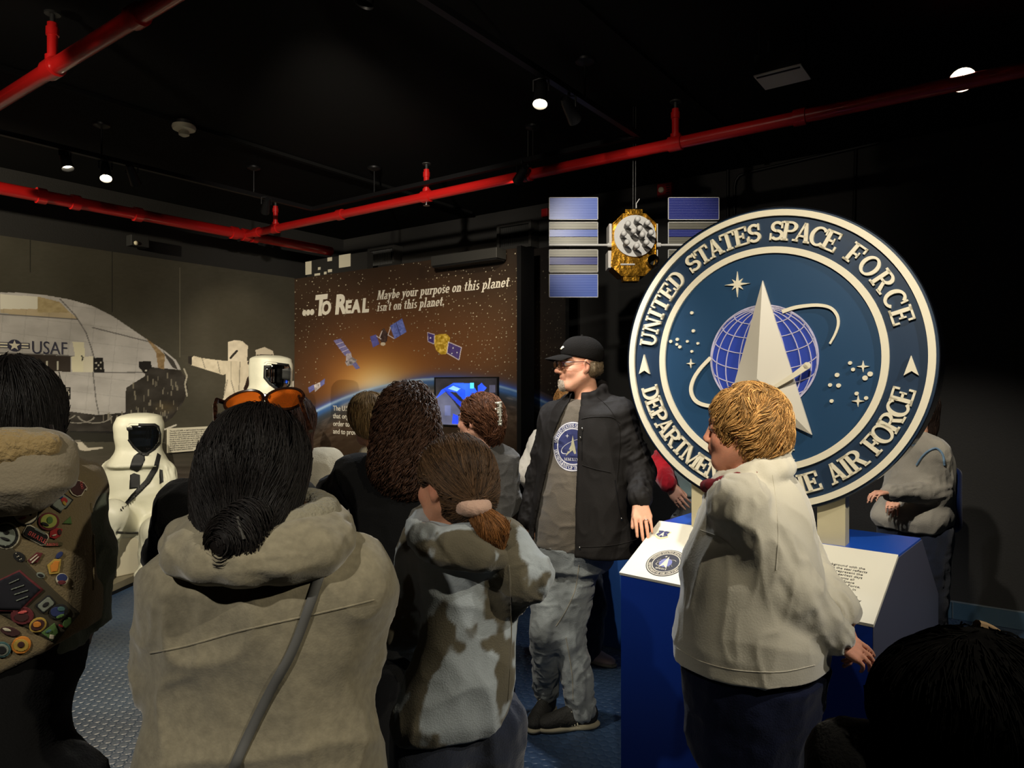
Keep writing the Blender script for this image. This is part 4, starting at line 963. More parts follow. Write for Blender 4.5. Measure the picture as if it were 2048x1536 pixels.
MB().prism([q2(*p) for p in ((1245, 553), (1278, 553), (1277, 563), (1246, 563))], sc, X, Z, -Yv, -.06, .02).build('bottom_bracket', M['gold'], sat)
dc = q2(1268, 474); MB().prism(circ(.132, 48, *dc), sc, X, Z, -Yv, .02, .035).build('antenna_disc', M['frame_white'], sat)
for px, py in ((1249, 457), (1268, 448), (1287, 455), (1241, 476), (1260, 471), (1272, 466), (1294, 474), (1247, 493), (1266, 500), (1285, 493), (1277, 478)):
    c = sc+X*q2(px, py)[0]+Z*q2(px, py)[1]-Yv*.035; mb = MB(); mb.tube([c, c-Yv*.07, c-Yv*.1], [.011, .017, .017], 12); h_ = mb.build('helix_antenna', M['sat_grey'], sat, smooth=True)
    mb = MB(); mb.sphere(c-Yv*.105, .018, 8); mb.build('antenna_cap', M['frame_white'], h_, smooth=True)
for (x0, y0, x1, y1) in ((1218, 448, 1223, 486), (1216, 502, 1222, 536), (1311, 448, 1315, 486), (1311, 500, 1315, 534)):
    MB().prism([q2(*p) for p in ((x0, y0), (x1, y0), (x1, y1), (x0, y1))], sc, X, Z, -Yv, -.12, .01).build('side_flap', M['frame_white'], sat)
c = sc+X*q2(1301, 525)[0]+Z*q2(1301, 525)[1]
mb = MB(); mb.tube([c-Yv*.01, c-Yv*.09], [.034, .036], 24, cap=False); mb.tube([c-Yv*.09, c-Yv*.02], [.031, .029], 24, cap=False); mb.tube([c-Yv*.021, c-Yv*.02], .03, 24); mb.build('sensor_barrel', M['black_metal'], sat, smooth=True)
c = sc+X*q2(1254, 530)[0]+Z*q2(1254, 530)[1]-Yv*.024
MB().tube([c-X*.045, c+X*.045], .006, 8).build('small_boom', M['frame_white'], sat)
for sg, px0, px1 in ((-1, 1098, 1196), (1, 1336, 1438)):
    xa = (px0-1268)*k_; xb = (px1-1268)*k_; wing = (395, 594)
    arm = MB(); arm.tube([sc+X*(sg*.13), sc+X*(sg*.17)], [.018, .014], 10); arm.tube([sc+X*(sg*.17), sc+X*(xa if sg < 0 else xb)], .0075, 10); arm.build('wing_boom', M['frame_white'], sat, smooth=True)
    dk = M['cell_light'] if sg < 0 else M['cell_dark']
    for (ya, yb, kind) in ((395, 440, 0), (444, 489, 1), (499, 545, 1), (548, 595, 0)):
        za = (490-yb)*k_; zb = (490-ya)*k_; zm = (za+zb)/2
        fr_ = MB(); t = .0035
        for q in ((xa, za, xb, za+t), (xa, zb-t, xb, zb), (xa, za, xa+t, zb), (xb-t, za, xb, zb)): fr_.prism(rect(*q), sc, X, Z, -Yv, -.006, .006)
        f = fr_.build('wing_panel', M['frame_white'], sat)
        if kind == 0: MB().prism(rect(xa+t, za+t, xb-t, zb-t), sc, X, Z, -Yv, -.004, .003).build('solar_cells', dk, f)
        else:
            h3 = (zb-za)/3
            for i, mm in enumerate((M['cell_grey'], M['cell_dark'] if sg > 0 or ya > 450 else M['cell_light'], M['cell_grey'])):
                MB().prism(rect(xa+t, za+t*.5+i*h3, xb-t, za-t*.5+(i+1)*h3), sc, X, Z, -Yv, -.004, .003).build('solar_cells', mm, f)
for x in (1266, 1271):
    a = P(x, 418, SY); MB().tube([a, Vector((a.x+.002, a.y, CEIL))], .0022, 6).build('suspension_wire', M['dark_metal'], sat)
a = sc+X*.015+Z*.235; MB().tube([a, a+Z*.03, a+Z*.06+X*.02], .003, 6).build('whip_antenna', M['frame_white'], sat)
# ---------------------------------------------------------------- lamps out of the frame that light the exhibits
def L_(label, pos, aim, power, size, col, blend=.7): lamp_head(label, Vector(pos), Vector(aim), 1, power, size, blend, col)
L_('spotlight behind the viewer aimed at the seal', (.2, .6, 3.1), SC3-Z*.1, 120, .8, (1, .9, .72))
L_('spotlight over the right aisle aimed at the pedestal front', (2.2, .9, 3.1), (.8, 2.4, .9), 76, 1.0, (1, .94, .84))
L_('spotlight over the middle aimed at the sunrise mural', (-.9, 2.5, 3.1), C0+R*1.5+Z*2.1, 190, 1.0, (1, .9, .76))
L_('spotlight behind the viewer aimed at the crowd on the left', (1.9, .0, 3.1), (-.05, 1.6, 1.5), 78, .85, (1, .9, .7))
L_('added out-of-frame spotlight at the left brightening the vest', (-1.3, -.5, 3.1), (-.8, 1.4, 1.2), 70, .75, (1, .93, .8))  # unseen lamp added to lift the dark vest
q_ = tl-U*((tl.y-2.4)/U.y)-Z*.13; L_('spotlight on the left track aimed at the spaceplane mural', q_, on_left(90, 600), 250, .95, (1, .88, .66))
L_('spotlight near the satellite aimed at the satellite', (.2, 2.4, 3.1), sc, 80, .6, (1, .93, .8))
L_('spotlight over the mannequins', (-1.7, 2.6, 3.1), (-2.6, 6.0, .8), 260, .9, (1, .9, .72))
L_('spotlight over the seal aimed past it at the far right visitor', (.9, 2.6, 3.1), (2.35, 4.1, 1.2), 95, .7, (1, .92, .8))
L_('spotlight left of the man in the cap', (-.9, 2.3, 3.1), (.45, 3.3, 1.2), 70, .8, (1, .92, .8))
L_('added out-of-frame spotlight brightening people behind the man in the cap', (-.3, 2.55, 3.1), (.95, 4.2, .9), 65, .9, (.95, .96, 1))  # unseen lamp added to brighten the visitors at the back
L_('added out-of-frame spotlight washing the long red pipe', (-1.1, 1.0, 3.0), (.3, 4.7, 3.0), 40, .9, (1, .88, .72))  # unseen lamp added only to light this pipe
L_('added out-of-frame spotlight washing the pipe over the left wall', (-2.2, 2.5, 3.0), (-3.1, 6.9, 3.0), 9, 1.3, (1, .88, .72))  # added unseen source for the pipe above the runway mural
# ================================================================ soft-body modelling
import time
RESF = 1.0
def V3(*a): return np.array(a, float)
def A(v): return np.array(v, float)
def unit(v): v = A(v); return v/(np.linalg.norm(v)+1e-12)
def mid(a, b, t=.5): return A(a)*(1-t)+A(b)*t
class Cone:
    def __init__(s, a, b, ra, rb, k=.02, op='u', fold=None): s.a, s.b, s.ra, s.rb, s.k, s.op, s.fold = A(a), A(b), ra, rb, k, op, fold; s.c = (s.a+s.b)/2; s.br = np.linalg.norm(s.b-s.a)/2+max(ra, rb)
    def d(s, p):
        ab = s.b-s.a; pa = p-s.a; t = np.clip(pa@ab/(ab@ab+1e-12), 0, 1); q = pa-t[:, None]*ab
        return np.sqrt((q*q).sum(1))-(s.ra+(s.rb-s.ra)*t)
    def disp(s, p):
        amp, ft, fr = s.fold; ab = s.b-s.a; L = np.linalg.norm(ab); pa = p-s.a; t = pa@ab/(L*L); q = pa-t[:, None]*ab; u = q/(np.linalg.norm(q, axis=1)[:, None]+1e-9)
        n = noise3(np.stack([t*L*ft+u[:, 2]*.9, u[:, 0]*fr+s.a[0]*7, (u[:, 1]+u[:, 2])*fr], 1)); n2 = noise3(np.stack([t*L*ft*2.1+u[:, 0], u[:, 0]*fr*1.7+3, u[:, 1]*fr*1.7+s.b[0]*9], 1))
        return amp*((1-np.abs(n)*2.2)*.8+(1-np.abs(n2)*2)*.35-.3)
class Ell:
    def __init__(s, c, r, ax=None, k=.02, op='u', fold=None):
        s.c, s.r, s.k, s.op, s.fold = A(c), A(r)*np.ones(3), k, op, fold; s.M = np.eye(3) if ax is None else np.array([unit(q) for q in ax]); s.br = max(s.r)
    def d(s, p):
        q = (p-s.c)@s.M.T; k0 = np.linalg.norm(q/s.r, axis=1); k1 = np.linalg.norm(q/(s.r**2), axis=1)+1e-9; return k0*(k0-1)/k1
    def disp(s, p):
        amp, ft, fr = s.fold; return amp*(1-2*np.abs(noise3((p-s.c)*V3(fr, fr, ft))))
class Box:
    def __init__(s, c, h, ax=None, rnd=.005, k=.01, op='u'):
        s.c, s.h, s.k, s.op, s.rnd, s.fold = A(c), A(h), k, op, rnd, None; s.M = np.eye(3) if ax is None else np.array([unit(q) for q in ax]); s.br = np.linalg.norm(s.h)
    def d(s, p):
        q = np.abs((p-s.c)@s.M.T)-(s.h-s.rnd); return np.linalg.norm(np.maximum(q, 0), axis=1)+np.minimum(q.max(1), 0)-s.rnd
class Half:
    """keeps the side that the normal points away from (op 'i')"""
    def __init__(s, p, n, k=.004, op='i'): s.p, s.n, s.k, s.op = A(p), unit(n), k, op; s.fold = None; s.c = s.p; s.br = 1e9
    def d(s, p): return (p-s.p)@s.n
class Loft:
    """stacked superellipse sections; rows z, cx, cy, half side, half depth"""
    def __init__(s, rows, f, n=2.3, k=.03, op='u', fold=None, rnd=.01):
        rows = sorted(rows, key=lambda r: r[0]); a = np.array(rows, float); z = a[:, 0]; zz = np.linspace(z[0], z[-1], max(24, len(z)*5)); s.t = [zz]
        for j in range(1, 5):
            y = a[:, j]; m = np.gradient(y, z) if len(z) > 2 else np.array([(y[1]-y[0])/(z[1]-z[0])]*2)
            i = np.clip(np.searchsorted(z, zz)-1, 0, len(z)-2); h = z[i+1]-z[i]; t = (zz-z[i])/h
            s.t.append((2*t**3-3*t**2+1)*y[i]+(t**3-2*t**2+t)*h*m[i]+(-2*t**3+3*t**2)*y[i+1]+(t**3-t**2)*h*m[i+1])
        s.f = unit((f[0], f[1], 0)); s.s = V3(s.f[1], -s.f[0], 0); s.n, s.k, s.op, s.fold, s.rnd = n, k, op, fold, rnd
        s.z0, s.z1 = z[0], z[-1]; s.c = V3(a[:, 1].mean(), a[:, 2].mean(), (z[0]+z[-1])/2); s.br = np.hypot((z[-1]-z[0])/2, a[:, 3:].max()*1.1)+.05
    def d(s, p):
        z = np.clip(p[:, 2], s.z0, s.z1); cx, cy, hw, hd = [np.interp(z, s.t[0], s.t[j]) for j in (1, 2, 3, 4)]
        v = np.stack([p[:, 0]-cx, p[:, 1]-cy], 1); a = np.abs(v@s.s[:2]); b = np.abs(v@s.f[:2])
        k = ((a/hw)**s.n+(b/hd)**s.n+1e-9)**(1/s.n); l = np.hypot(a, b)+1e-6; dl = l*(1-1/k); dl = np.where(k < .3, -np.minimum(hw, hd)*(1-k), dl)+s.rnd
        dz = np.maximum(p[:, 2]-s.z1, s.z0-p[:, 2])+s.rnd
        return np.minimum(np.maximum(dl, dz), 0)+np.hypot(np.maximum(dl, 0), np.maximum(dz, 0))-s.rnd
    def disp(s, p):
        amp, ft, fr = s.fold; cx, cy = np.interp(p[:, 2], s.t[0], s.t[1]), np.interp(p[:, 2], s.t[0], s.t[2])
        v = np.stack([p[:, 0]-cx, p[:, 1]-cy], 1); a = v@s.s[:2]; b = v@s.f[:2]
        n = noise3(np.stack([a*fr+b*2, p[:, 2]*ft+a*1.5, b*fr*.7+s.c[0]*5], 1)); n2 = noise3(np.stack([a*fr*2.2+5, p[:, 2]*ft*2+a*3, b*fr*1.5], 1))
        return amp*((1-np.abs(n)*2.2)*.75+(1-np.abs(n2)*2.)*.3-.25)
class Prism2:
    """polygon in the (side, z) plane about a point, running along f"""
    def __init__(s, poly, o, f, y0, y1, k=.004, op='s'):
        s.poly, s.o, s.f = [A(q) for q in poly], A(o), unit((f[0], f[1], 0)); s.s = V3(s.f[1], -s.f[0], 0); s.y0, s.y1, s.k, s.op, s.fold = y0, y1, k, op, None; s.c = s.o; s.br = 5
    def d(s, p):
        v = p-s.o; x = v@s.s; y = v@s.f; z = v[:, 2]; n = len(s.poly); d2 = np.full(len(p), 1e9); ins = np.zeros(len(p), bool)
        for i in range(n):
            a, b = s.poly[i], s.poly[(i+1) % n]; e = b-a; w0 = x-a[0]; w1 = z-a[1]; t = np.clip((w0*e[0]+w1*e[1])/(e@e), 0, 1); d2 = np.minimum(d2, (w0-t*e[0])**2+(w1-t*e[1])**2)
            if a[1] != b[1]: ins ^= ((a[1] > z) != (b[1] > z)) & (x < (b[0]-a[0])*(z-a[1])/(b[1]-a[1])+a[0])
        dp = np.sqrt(d2)*np.where(ins, -1, 1); return np.maximum(dp, np.maximum(s.y0-y, y-s.y1))
def sdf(prims, p, band=.06):
    d = np.full(len(p), 1.0)
    for q in prims:
        if q.op == 'u':
            if q.br < 1e6:
                m = ((p-q.c)**2).sum(1) < (q.br+band+q.k)**2
                if not m.any(): continue
                e = q.d(p[m]); a = d[m]
                h = np.clip(.5+.5*(e-a)/q.k, 0, 1); d[m] = e*(1-h)+a*h-q.k*h*(1-h)
        elif q.op == 's':
            e = -q.d(p); h = np.clip(.5-.5*(e-d)/q.k, 0, 1); d = e*(1-h)+d*h+q.k*h*(1-h)
        elif q.op == 'i':
            e = q.d(p); h = np.clip(.5-.5*(e-d)/q.k, 0, 1); d = e*(1-h)+d*h+q.k*h*(1-h)
    return d
def surf(prims, res, dispf=True, extra=None):
    """surface nets over the union of the prims; returns vertices, quads"""
    res *= RESF
    us = [q for q in prims if q.op == 'u']
    lo = np.min([q.c-q.br for q in us], 0)-.03; hi = np.max([q.c+q.br for q in us], 0)+.03
    cs = res*4; nb = np.ceil((hi-lo)/cs).astype(int)+1
    g = [lo[i]+np.arange(nb[i]+1)*cs for i in range(3)]
    pts = np.stack(np.meshgrid(*g, indexing='ij'), -1).reshape(-1, 3)
    dc = np.concatenate([sdf(prims, pts[i:i+200000], cs*2.2) for i in range(0, len(pts), 200000)]).reshape(nb+1)
    cell = dc[:-1, :-1, :-1].copy(); mn = cell.copy()
    cell = np.full(tuple(nb), 1e9)
    for dx in (0, 1):
        for dy in (0, 1):
            for dz in (0, 1): cell = np.minimum(cell, np.abs(dc[dx:dx+nb[0], dy:dy+nb[1], dz:dz+nb[2]]))
    act = cell < cs*1.25
    n = nb*4; D = np.repeat(np.repeat(np.repeat(np.where(dc[:-1, :-1, :-1] < 0, -1., 1.), 4, 0), 4, 1), 4, 2).astype(np.float32)
    idx = np.argwhere(act); o4 = np.stack(np.meshgrid(*[np.arange(4)]*3, indexing='ij'), -1).reshape(-1, 3)
    fi = (idx[:, None, :]*4+o4[None]).reshape(-1, 3); fp = lo+fi*res
    dv = np.concatenate([sdf(prims, fp[i:i+300000], res*6) for i in range(0, len(fp), 300000)]) if len(fp) else np.zeros(0)
    D[fi[:, 0], fi[:, 1], fi[:, 2]] = dv
    # nets
    S = D < 0; c = S[:-1, :-1, :-1].astype(np.int8)*0
    for dx in (0, 1):
        for dy in (0, 1):
            for dz in (0, 1): c += S[dx:n[0]-1+dx, dy:n[1]-1+dy, dz:n[2]-1+dz]
    cc = np.argwhere((c > 0) & (c < 8)); vid = np.full(c.shape, -1, np.int32); vid[cc[:, 0], cc[:, 1], cc[:, 2]] = np.arange(len(cc))
    corner = {(i, j, k): D[cc[:, 0]+i, cc[:, 1]+j, cc[:, 2]+k].astype(float) for i in (0, 1) for j in (0, 1) for k in (0, 1)}
    acc = np.zeros((len(cc), 3)); cnt = np.zeros(len(cc))
    for a_, b_ in ((a_, b_) for a_ in corner for b_ in corner if sum(b_) == sum(a_)+1 and all(y >= x for x, y in zip(a_, b_))):
        da, db = corner[a_], corner[b_]; m = (da < 0) != (db < 0); t = np.where(m, da/(da-db+1e-12), 0)
        pos = np.array(a_)[None]+t[:, None]*(np.array(b_)-np.array(a_))[None]; acc += pos*m[:, None]; cnt += m
    v = lo+(cc+acc/np.maximum(cnt, 1)[:, None])*res
    quads = []
    for ax in range(3):
        sl0 = [slice(0, -1)]*3; sl1 = [slice(0, -1)]*3; sl1[ax] = slice(1, None)
        s0 = S[tuple(slice(0, n[i]-1) if i == ax else slice(0, n[i]) for i in range(3))]; s1 = S[tuple(slice(1, n[i]) if i == ax else slice(0, n[i]) for i in range(3))]
        e = np.argwhere(s0 != s1); o1, o2 = [i for i in range(3) if i != ax]
        e = e[(e[:, o1] > 0) & (e[:, o2] > 0) & (e[:, o1] < n[o1]-1) & (e[:, o2] < n[o2]-1)]
        if not len(e): continue
        ins = S[e[:, 0], e[:, 1], e[:, 2]]
        def g_(d1, d2): q = e.copy(); q[:, o1] -= d1; q[:, o2] -= d2; return vid[q[:, 0], q[:, 1], q[:, 2]]
        q = np.stack([g_(0, 0), g_(1, 0), g_(1, 1), g_(0, 1)], 1)
        flip = ins if ax != 1 else ~ins
        q[~flip] = q[~flip][:, ::-1]; quads.append(q[(q >= 0).all(1)])
    q = np.concatenate(quads)
    nr = vnormals(v, q)
    gx = v-lo  # orientation check against the field
    s = sdf(prims, v[::50]+nr[::50]*res*1.5, .1)-sdf(prims, v[::50]-nr[::50]*res*1.5, .1)
    if np.mean(s > 0) < .5: q = q[:, ::-1]; nr = -nr
    if dispf:
        fs = [p_ for p_ in prims if p_.op == 'u' and p_.fold]
        if fs:
            W = np.zeros(len(v)); Dp = np.zeros(len(v))
            for p_ in fs:
                m = ((v-p_.c)**2).sum(1) < (p_.br+.08)**2
                if not m.any(): continue
                w = np.exp(-np.clip(np.abs(p_.d(v[m])), 0, .3)/.012); W[m] += w; Dp[m] += w*p_.disp(v[m])
            Dp = np.where(W > 1e-6, Dp/np.maximum(W, 1e-6), 0)*np.clip(W, 0, 1)
            v = v+nr*Dp[:, None]
    if extra is not None: v = v+nr*extra(v)[:, None]
    return v, q
def vnormals(v, q):
    a = v[q[:, 2]]-v[q[:, 0]]; b = v[q[:, 3]]-v[q[:, 1]]; fn = np.cross(a, b); n = np.zeros_like(v)
    for i in range(4):
        for j in range(3): n[:, j] += np.bincount(q[:, i], fn[:, j], len(v))
    return n/(np.linalg.norm(n, axis=1)[:, None]+1e-12)
def mk(name, v, q, m, parent=None, col=None, smooth=True, top=False):
    me = bpy.data.meshes.new(name); v = np.asarray(v, float); k = q.shape[1]
    me.vertices.add(len(v)); me.vertices.foreach_set('co', v.ravel()); me.loops.add(q.size); me.loops.foreach_set('vertex_index', q.ravel().astype(np.int32))
    me.polygons.add(len(q)); me.polygons.foreach_set('loop_start', (np.arange(len(q))*k).astype(np.int32)); me.update(calc_edges=True)
    if smooth: me.polygons.foreach_set('use_smooth', [True]*len(q))
    if col is not None:
        a = me.color_attributes.new('Col', 'FLOAT_COLOR', 'POINT'); a.data.foreach_set('color', np.concatenate([col, np.ones((len(col), 1))], 1).astype(np.float32).ravel())
    o = link(name, me, m, parent)
    if top: recentre(o)
    return o
def soft(name, prims, res, m, parent=None, col=None, extra=None, top=False):
    v, q = surf(prims, res, extra=extra); c = col(v) if callable(col) else col
    return mk(name, v, q, m, parent, c, True, top)
def tubes(paths, rad, name, m, parent, col=None, k=3, prof=None):
    """many tapered strands: paths (n, steps, 3)"""
    n, s, _ = paths.shape; t = np.gradient(paths, axis=1); t /= np.linalg.norm(t, axis=2)[..., None]+1e-9
    ref = np.zeros_like(t); ref[..., 2] = 1; ref[np.abs(t[..., 2]) > .9] = (1, 0, 0); a = np.cross(t, ref); a /= np.linalg.norm(a, axis=2)[..., None]+1e-9; b = np.cross(t, a)
    if prof is None: prof = np.interp(np.linspace(0, 1, s), [0, .6, 1], [1, .85, .15])
    rad = np.broadcast_to(np.asarray(rad, float), (n,))
    V = np.stack([paths+(a*math.cos(2*PI*j/k)+b*math.sin(2*PI*j/k))*(rad[:, None]*prof[None])[..., None] for j in range(k)], 2)
    base = np.arange(n)[:, None, None]*(s*k)+np.arange(s-1)[None, :, None]*k; j = np.arange(k)[None, None]; j2 = (j+1) % k
    Q = np.stack(np.broadcast_arrays(base+j, base+j2, base+k+j2, base+k+j), -1).reshape(-1, 4)
    c = None if col is None else np.repeat(col, s*k, 0)
    return V.reshape(-1, 3), Q, c
def grad(prims, p, e=.004):
    return np.stack([sdf(prims, p+V3(*(e if i == j else 0 for j in range(3))), .2)-sdf(prims, p-V3(*(e if i == j else 0 for j in range(3))), .2) for i in range(3)], 1)/(2*e)
def hair(name, prims, res, m, parent, base, n=1500, length=.12, steps=9, flow=None, rad=.0011, lift=.004, wave=0., freq=60., vary=.35, keep=None, capcol=.6, seed=1, tips=None, lumps=(.004, 30), clump=.006, drop=0.):
    """hair: a soft cap plus individual strands laid over it"""
    r = np.random.default_rng(seed); base = A(s2l(base))
    def ex(v): return lumps[0]*(1-2*np.abs(noise3(v*V3(lumps[1], lumps[1], lumps[1]*.35)))) + lumps[0]*.4*noise3(v*lumps[1]*3)
    v, q = surf(prims, res, extra=ex); cn = noise3(v*V3(160, 160, 30))*.25+noise3(v*V3(60, 60, 12))*.25
    cc = base*capcol*(1+cn[:, None])
    idx = np.arange(len(v)) if keep is None else np.nonzero(keep(v))[0]
    if len(idx) and n:
        pick = r.choice(idx, n); p = v[pick].copy()+r.normal(0, .003, (n, 3)); path = [p.copy()]; L = length*r.uniform(.55, 1.2, n); st = (L/(steps-1))[:, None]
        off = r.uniform(0, 2*PI, n); lf = r.uniform(-.2, 1, n)*lift; cl = (noise3(p*55)*1.0)[:, None]
        for i in range(steps-1):
            f = flow(p) if flow else np.tile(V3(0, 0, -1), (n, 1)); g = grad(prims, p); g /= np.linalg.norm(g, axis=1)[:, None]+1e-9
            f = f-g*(f*g).sum(1)[:, None]*(1-drop); f /= np.linalg.norm(f, axis=1)[:, None]+1e-9
            sd = np.cross(g, f); f = f+sd*(cl*.35+r.normal(0, .08, (n, 1))); f /= np.linalg.norm(f, axis=1)[:, None]+1e-9
            p = p+f*st; d = sdf(prims, p, .2); p = p-g*((d-lf-.002)*np.where(d < .03, .8, .0))[:, None]; path.append(p.copy())
        P_ = np.stack(path, 1)
        if wave:
            t = np.gradient(P_, axis=1); t /= np.linalg.norm(t, axis=2)[..., None]+1e-9; a = np.cross(t, V3(.3, .9, .2)); a /= np.linalg.norm(a, axis=2)[..., None]+1e-9; b = np.cross(t, a)
            s = np.linspace(0, 1, steps)[None]*L[:, None]*freq+off[:, None]; w = wave*np.minimum(1, np.linspace(0, 1, steps)*4)[None]
            P_ = P_+a*(np.cos(s)*w)[..., None]+b*(np.sin(s)*w)[..., None]
        col = base*(1+vary*r.normal(0, .6, (n, 1)).clip(-.9, 1.6))
        V, Q, C = tubes(P_, rad*r.uniform(.6, 1.3, n), name, m, parent, np.clip(col, 0, 1))
        q = np.concatenate([q, Q+len(v)]); v = np.concatenate([v, V]); cc = np.concatenate([cc, C])
    return mk(name, v, q, m, parent, np.clip(cc, 0, 1))
# ---------------------------------------------------------------- anatomy
def frame(f, up=(0, 0, 1)):
    f = unit(f); s = unit(np.cross(f, up)); u = np.cross(s, f); return s, f, u     # right-hand side, forward, up
def head_prims(C, f, up=(0, 0, 1), s=1., jaw=1., nose=1., beard=0.):
    S, F, Uu = frame(f, up); ax = (S, F, Uu)
    def w(x, y, z): return A(C)+(S*x+F*y+Uu*z)*s
    def el(x, y, z, rx, ry, rz, k=.02, op='u'): return Ell(w(x, y, z), V3(rx, ry, rz)*s, ax, k*s, op)
    pr = [el(0, -.012, .032, .074, .094, .086), el(0, .03, -.035, .056*jaw, .062, .066, .03), el(0, .062, -.088, .026*jaw, .024, .02, .03),
          Cone(w(-.05*jaw, .0, -.045), w(-.022*jaw, .06, -.088), .02*s, .018*s, .03*s), Cone(w(.05*jaw, .0, -.045), w(.022*jaw, .06, -.088), .02*s, .018*s, .03*s)]
    for q in (-1, 1):
        pr += [el(q*.038, .058, -.022, .022, .022, .024, .02), Cone(w(q*.045, .066, .036), w(q*.014, .084, .034), .010*s, .011*s, .014*s),
               el(q*.032, .094, .014, .016, .016, .013, .012, 's')]
    for q in (-1, 1): pr += [el(q*.032, .073, .014, .0145, .0145, .0125, .004), Cone(w(q*.044, .081, .0165), w(q*.02, .087, .0165), .0035*s, .0035*s, .004*s)]
    pr += [Cone(w(0, .086, .026), w(0, .108*nose, -.016), .0075*s, .0105*s, .012*s), Ell(w(0, .108*nose, -.02), V3(.012, .012, .010)*s, ax, .008*s)]
    for q in (-1, 1): pr += [el(q*.0125, .098, -.024, .0085, .010, .0075, .006), el(q*.006, .106, -.031, .004, .005, .004, .003, 's')]
    pr += [el(0, .086, -.046, .022, .014, .014, .012), Cone(w(-.02, .084, -.0505), w(.02, .084, -.0505), .0045*s, .0045*s, .006*s), Ell(w(0, .0935, -.049), V3(.012, .007, .0045)*s, ax, .006*s),
           Ell(w(0, .0915, -.0605), V3(.015, .0075, .0055)*s, ax, .006*s), Ell(w(0, .099, -.0545), V3(.020, .006, .0014)*s, ax, .002*s, 's')]
    for q in (-1, 1):
        pr += [Ell(w(q*.078, -.008, .002), V3(.008, .018, .031)*s, (unit(S*1+F*(-.35*q)), F, Uu), .006*s), Ell(w(q*.076, .0, -.022), V3(.006, .011, .012)*s, ax, .008*s),
               Ell(w(q*.087, -.002, .004), V3(.006, .011, .019)*s, (unit(S*1+F*(-.35*q)), F, Uu), .004*s, 's')]
    return pr, w
def face_extras(parent, w, s, C, f, up=(0, 0, 1), iris=(70, 90, 110), brow=(90, 70, 50)):
    S, F, Uu = frame(f, up)
    for q in (-1, 1):
        c = w(q*.032, .0755, .0135)
        e = MB().sphere(c, .0125*s, 10).build('eye', M['eye_white'], parent, smooth=True)
        d = unit(F*1.+S*q*.05); MB().tube([Vector(c+d*.0118*s), Vector(c+d*.0131*s)], .0055*s, 12).build('iris', mat('iris', s2l(iris), .2), e)
        r = np.random.default_rng(4); n = 60; x = r.uniform(.014, .05, n); p0 = np.stack([w(q*a, .0895-(a-.02)*.28, .036+r.normal(0, .0016)) for a in x]); st = unit(S*q*1.+Uu*-.25-F*.35)
        P_ = np.stack([p0+st*(.002+t*.010*s) for t in np.linspace(0, 1, 4)], 1); V, Q, c_ = tubes(P_, .0007, '', None, None); mk('eyebrow', V, Q, mat('brow_hair', s2l(brow), .7), parent)
def hand_prims(W, d, n, side, s=1., curl=(.25, .3, .3, .35), spread=.1, thumb=.5, bend=(1., 1.1, .8)):
    """W wrist, d finger direction, n back-of-hand normal, side +1: thumb on cross(d, n) side"""
    d = unit(d); n = unit(A(n)-d*(A(n)@d)); sd = unit(np.cross(d, n))*side; W = A(W); pr = []
    kn = [(-.030, .078, 0), (-.010, .088, 0), (.012, .086, 0), (.033, .080, 0)]      # pinky .. index
    L = [(.032, .020, .017), (.040, .026, .020), (.044, .029, .021), (.038, .024, .020)]; r0 = (.0078, .0088, .0092, .009)
    pr.append(Cone(W-d*.03*s, W+d*.012*s, .024*s, .023*s, .012*s)); 
    for i, (x, y, z) in enumerate(kn):
        b = W+sd*x*s+d*y*s; pr.append(Cone(W+sd*x*.55*s+d*.015*s, b-n*.003*s, .0145*s, .0115*s, .012*s))
        dd = unit(d+sd*(x*spread*8)); a = 0.; p = b
        for j in range(3):
            a += curl[i]*bend[j]*PI/2*1.0; q = unit(dd*math.cos(a)-n*math.sin(a)); e = p+q*L[i][j]*s
            ra = r0[i]*(1-.09*j)*s; pr.append(Cone(p, e, ra, ra*.9, .003*s if j == 0 else .0015*s)); p = e
    t0 = W+sd*.018*s+d*.02*s-n*.006*s; tdir = unit(sd*math.sin(thumb*PI/2)+d*math.cos(thumb*PI/2)-n*.35)
    t1 = t0+tdir*.042*s; t2 = t1+unit(tdir+d*.35)*.032*s; t3 = t2+unit(tdir*.7+d*.6)*.024*s
    pr += [Cone(t0, t1, .016*s, .0125*s, .012*s), Cone(t1, t2, .011*s, .0098*s, .003*s), Cone(t2, t3, .0098*s, .0082*s, .002*s)]
    return pr
def sec(py, xl, xr, Y, hd, al=0., dx=0., dy=0.):
    """one loft row from the outline read off the photograph; al = angle between the body's side axis and the image plane"""
    z = EYE-(py-CY)/FPX*Y; cx = ((xl+xr)/2-CX)/FPX*Y; W = (xr-xl)/2/FPX*Y; hw = math.sqrt(max((W*W-(hd*math.sin(al))**2), (.3*W)**2))/max(math.cos(al), .3)
    return (z, cx+dx, Y+dy, hw, hd)
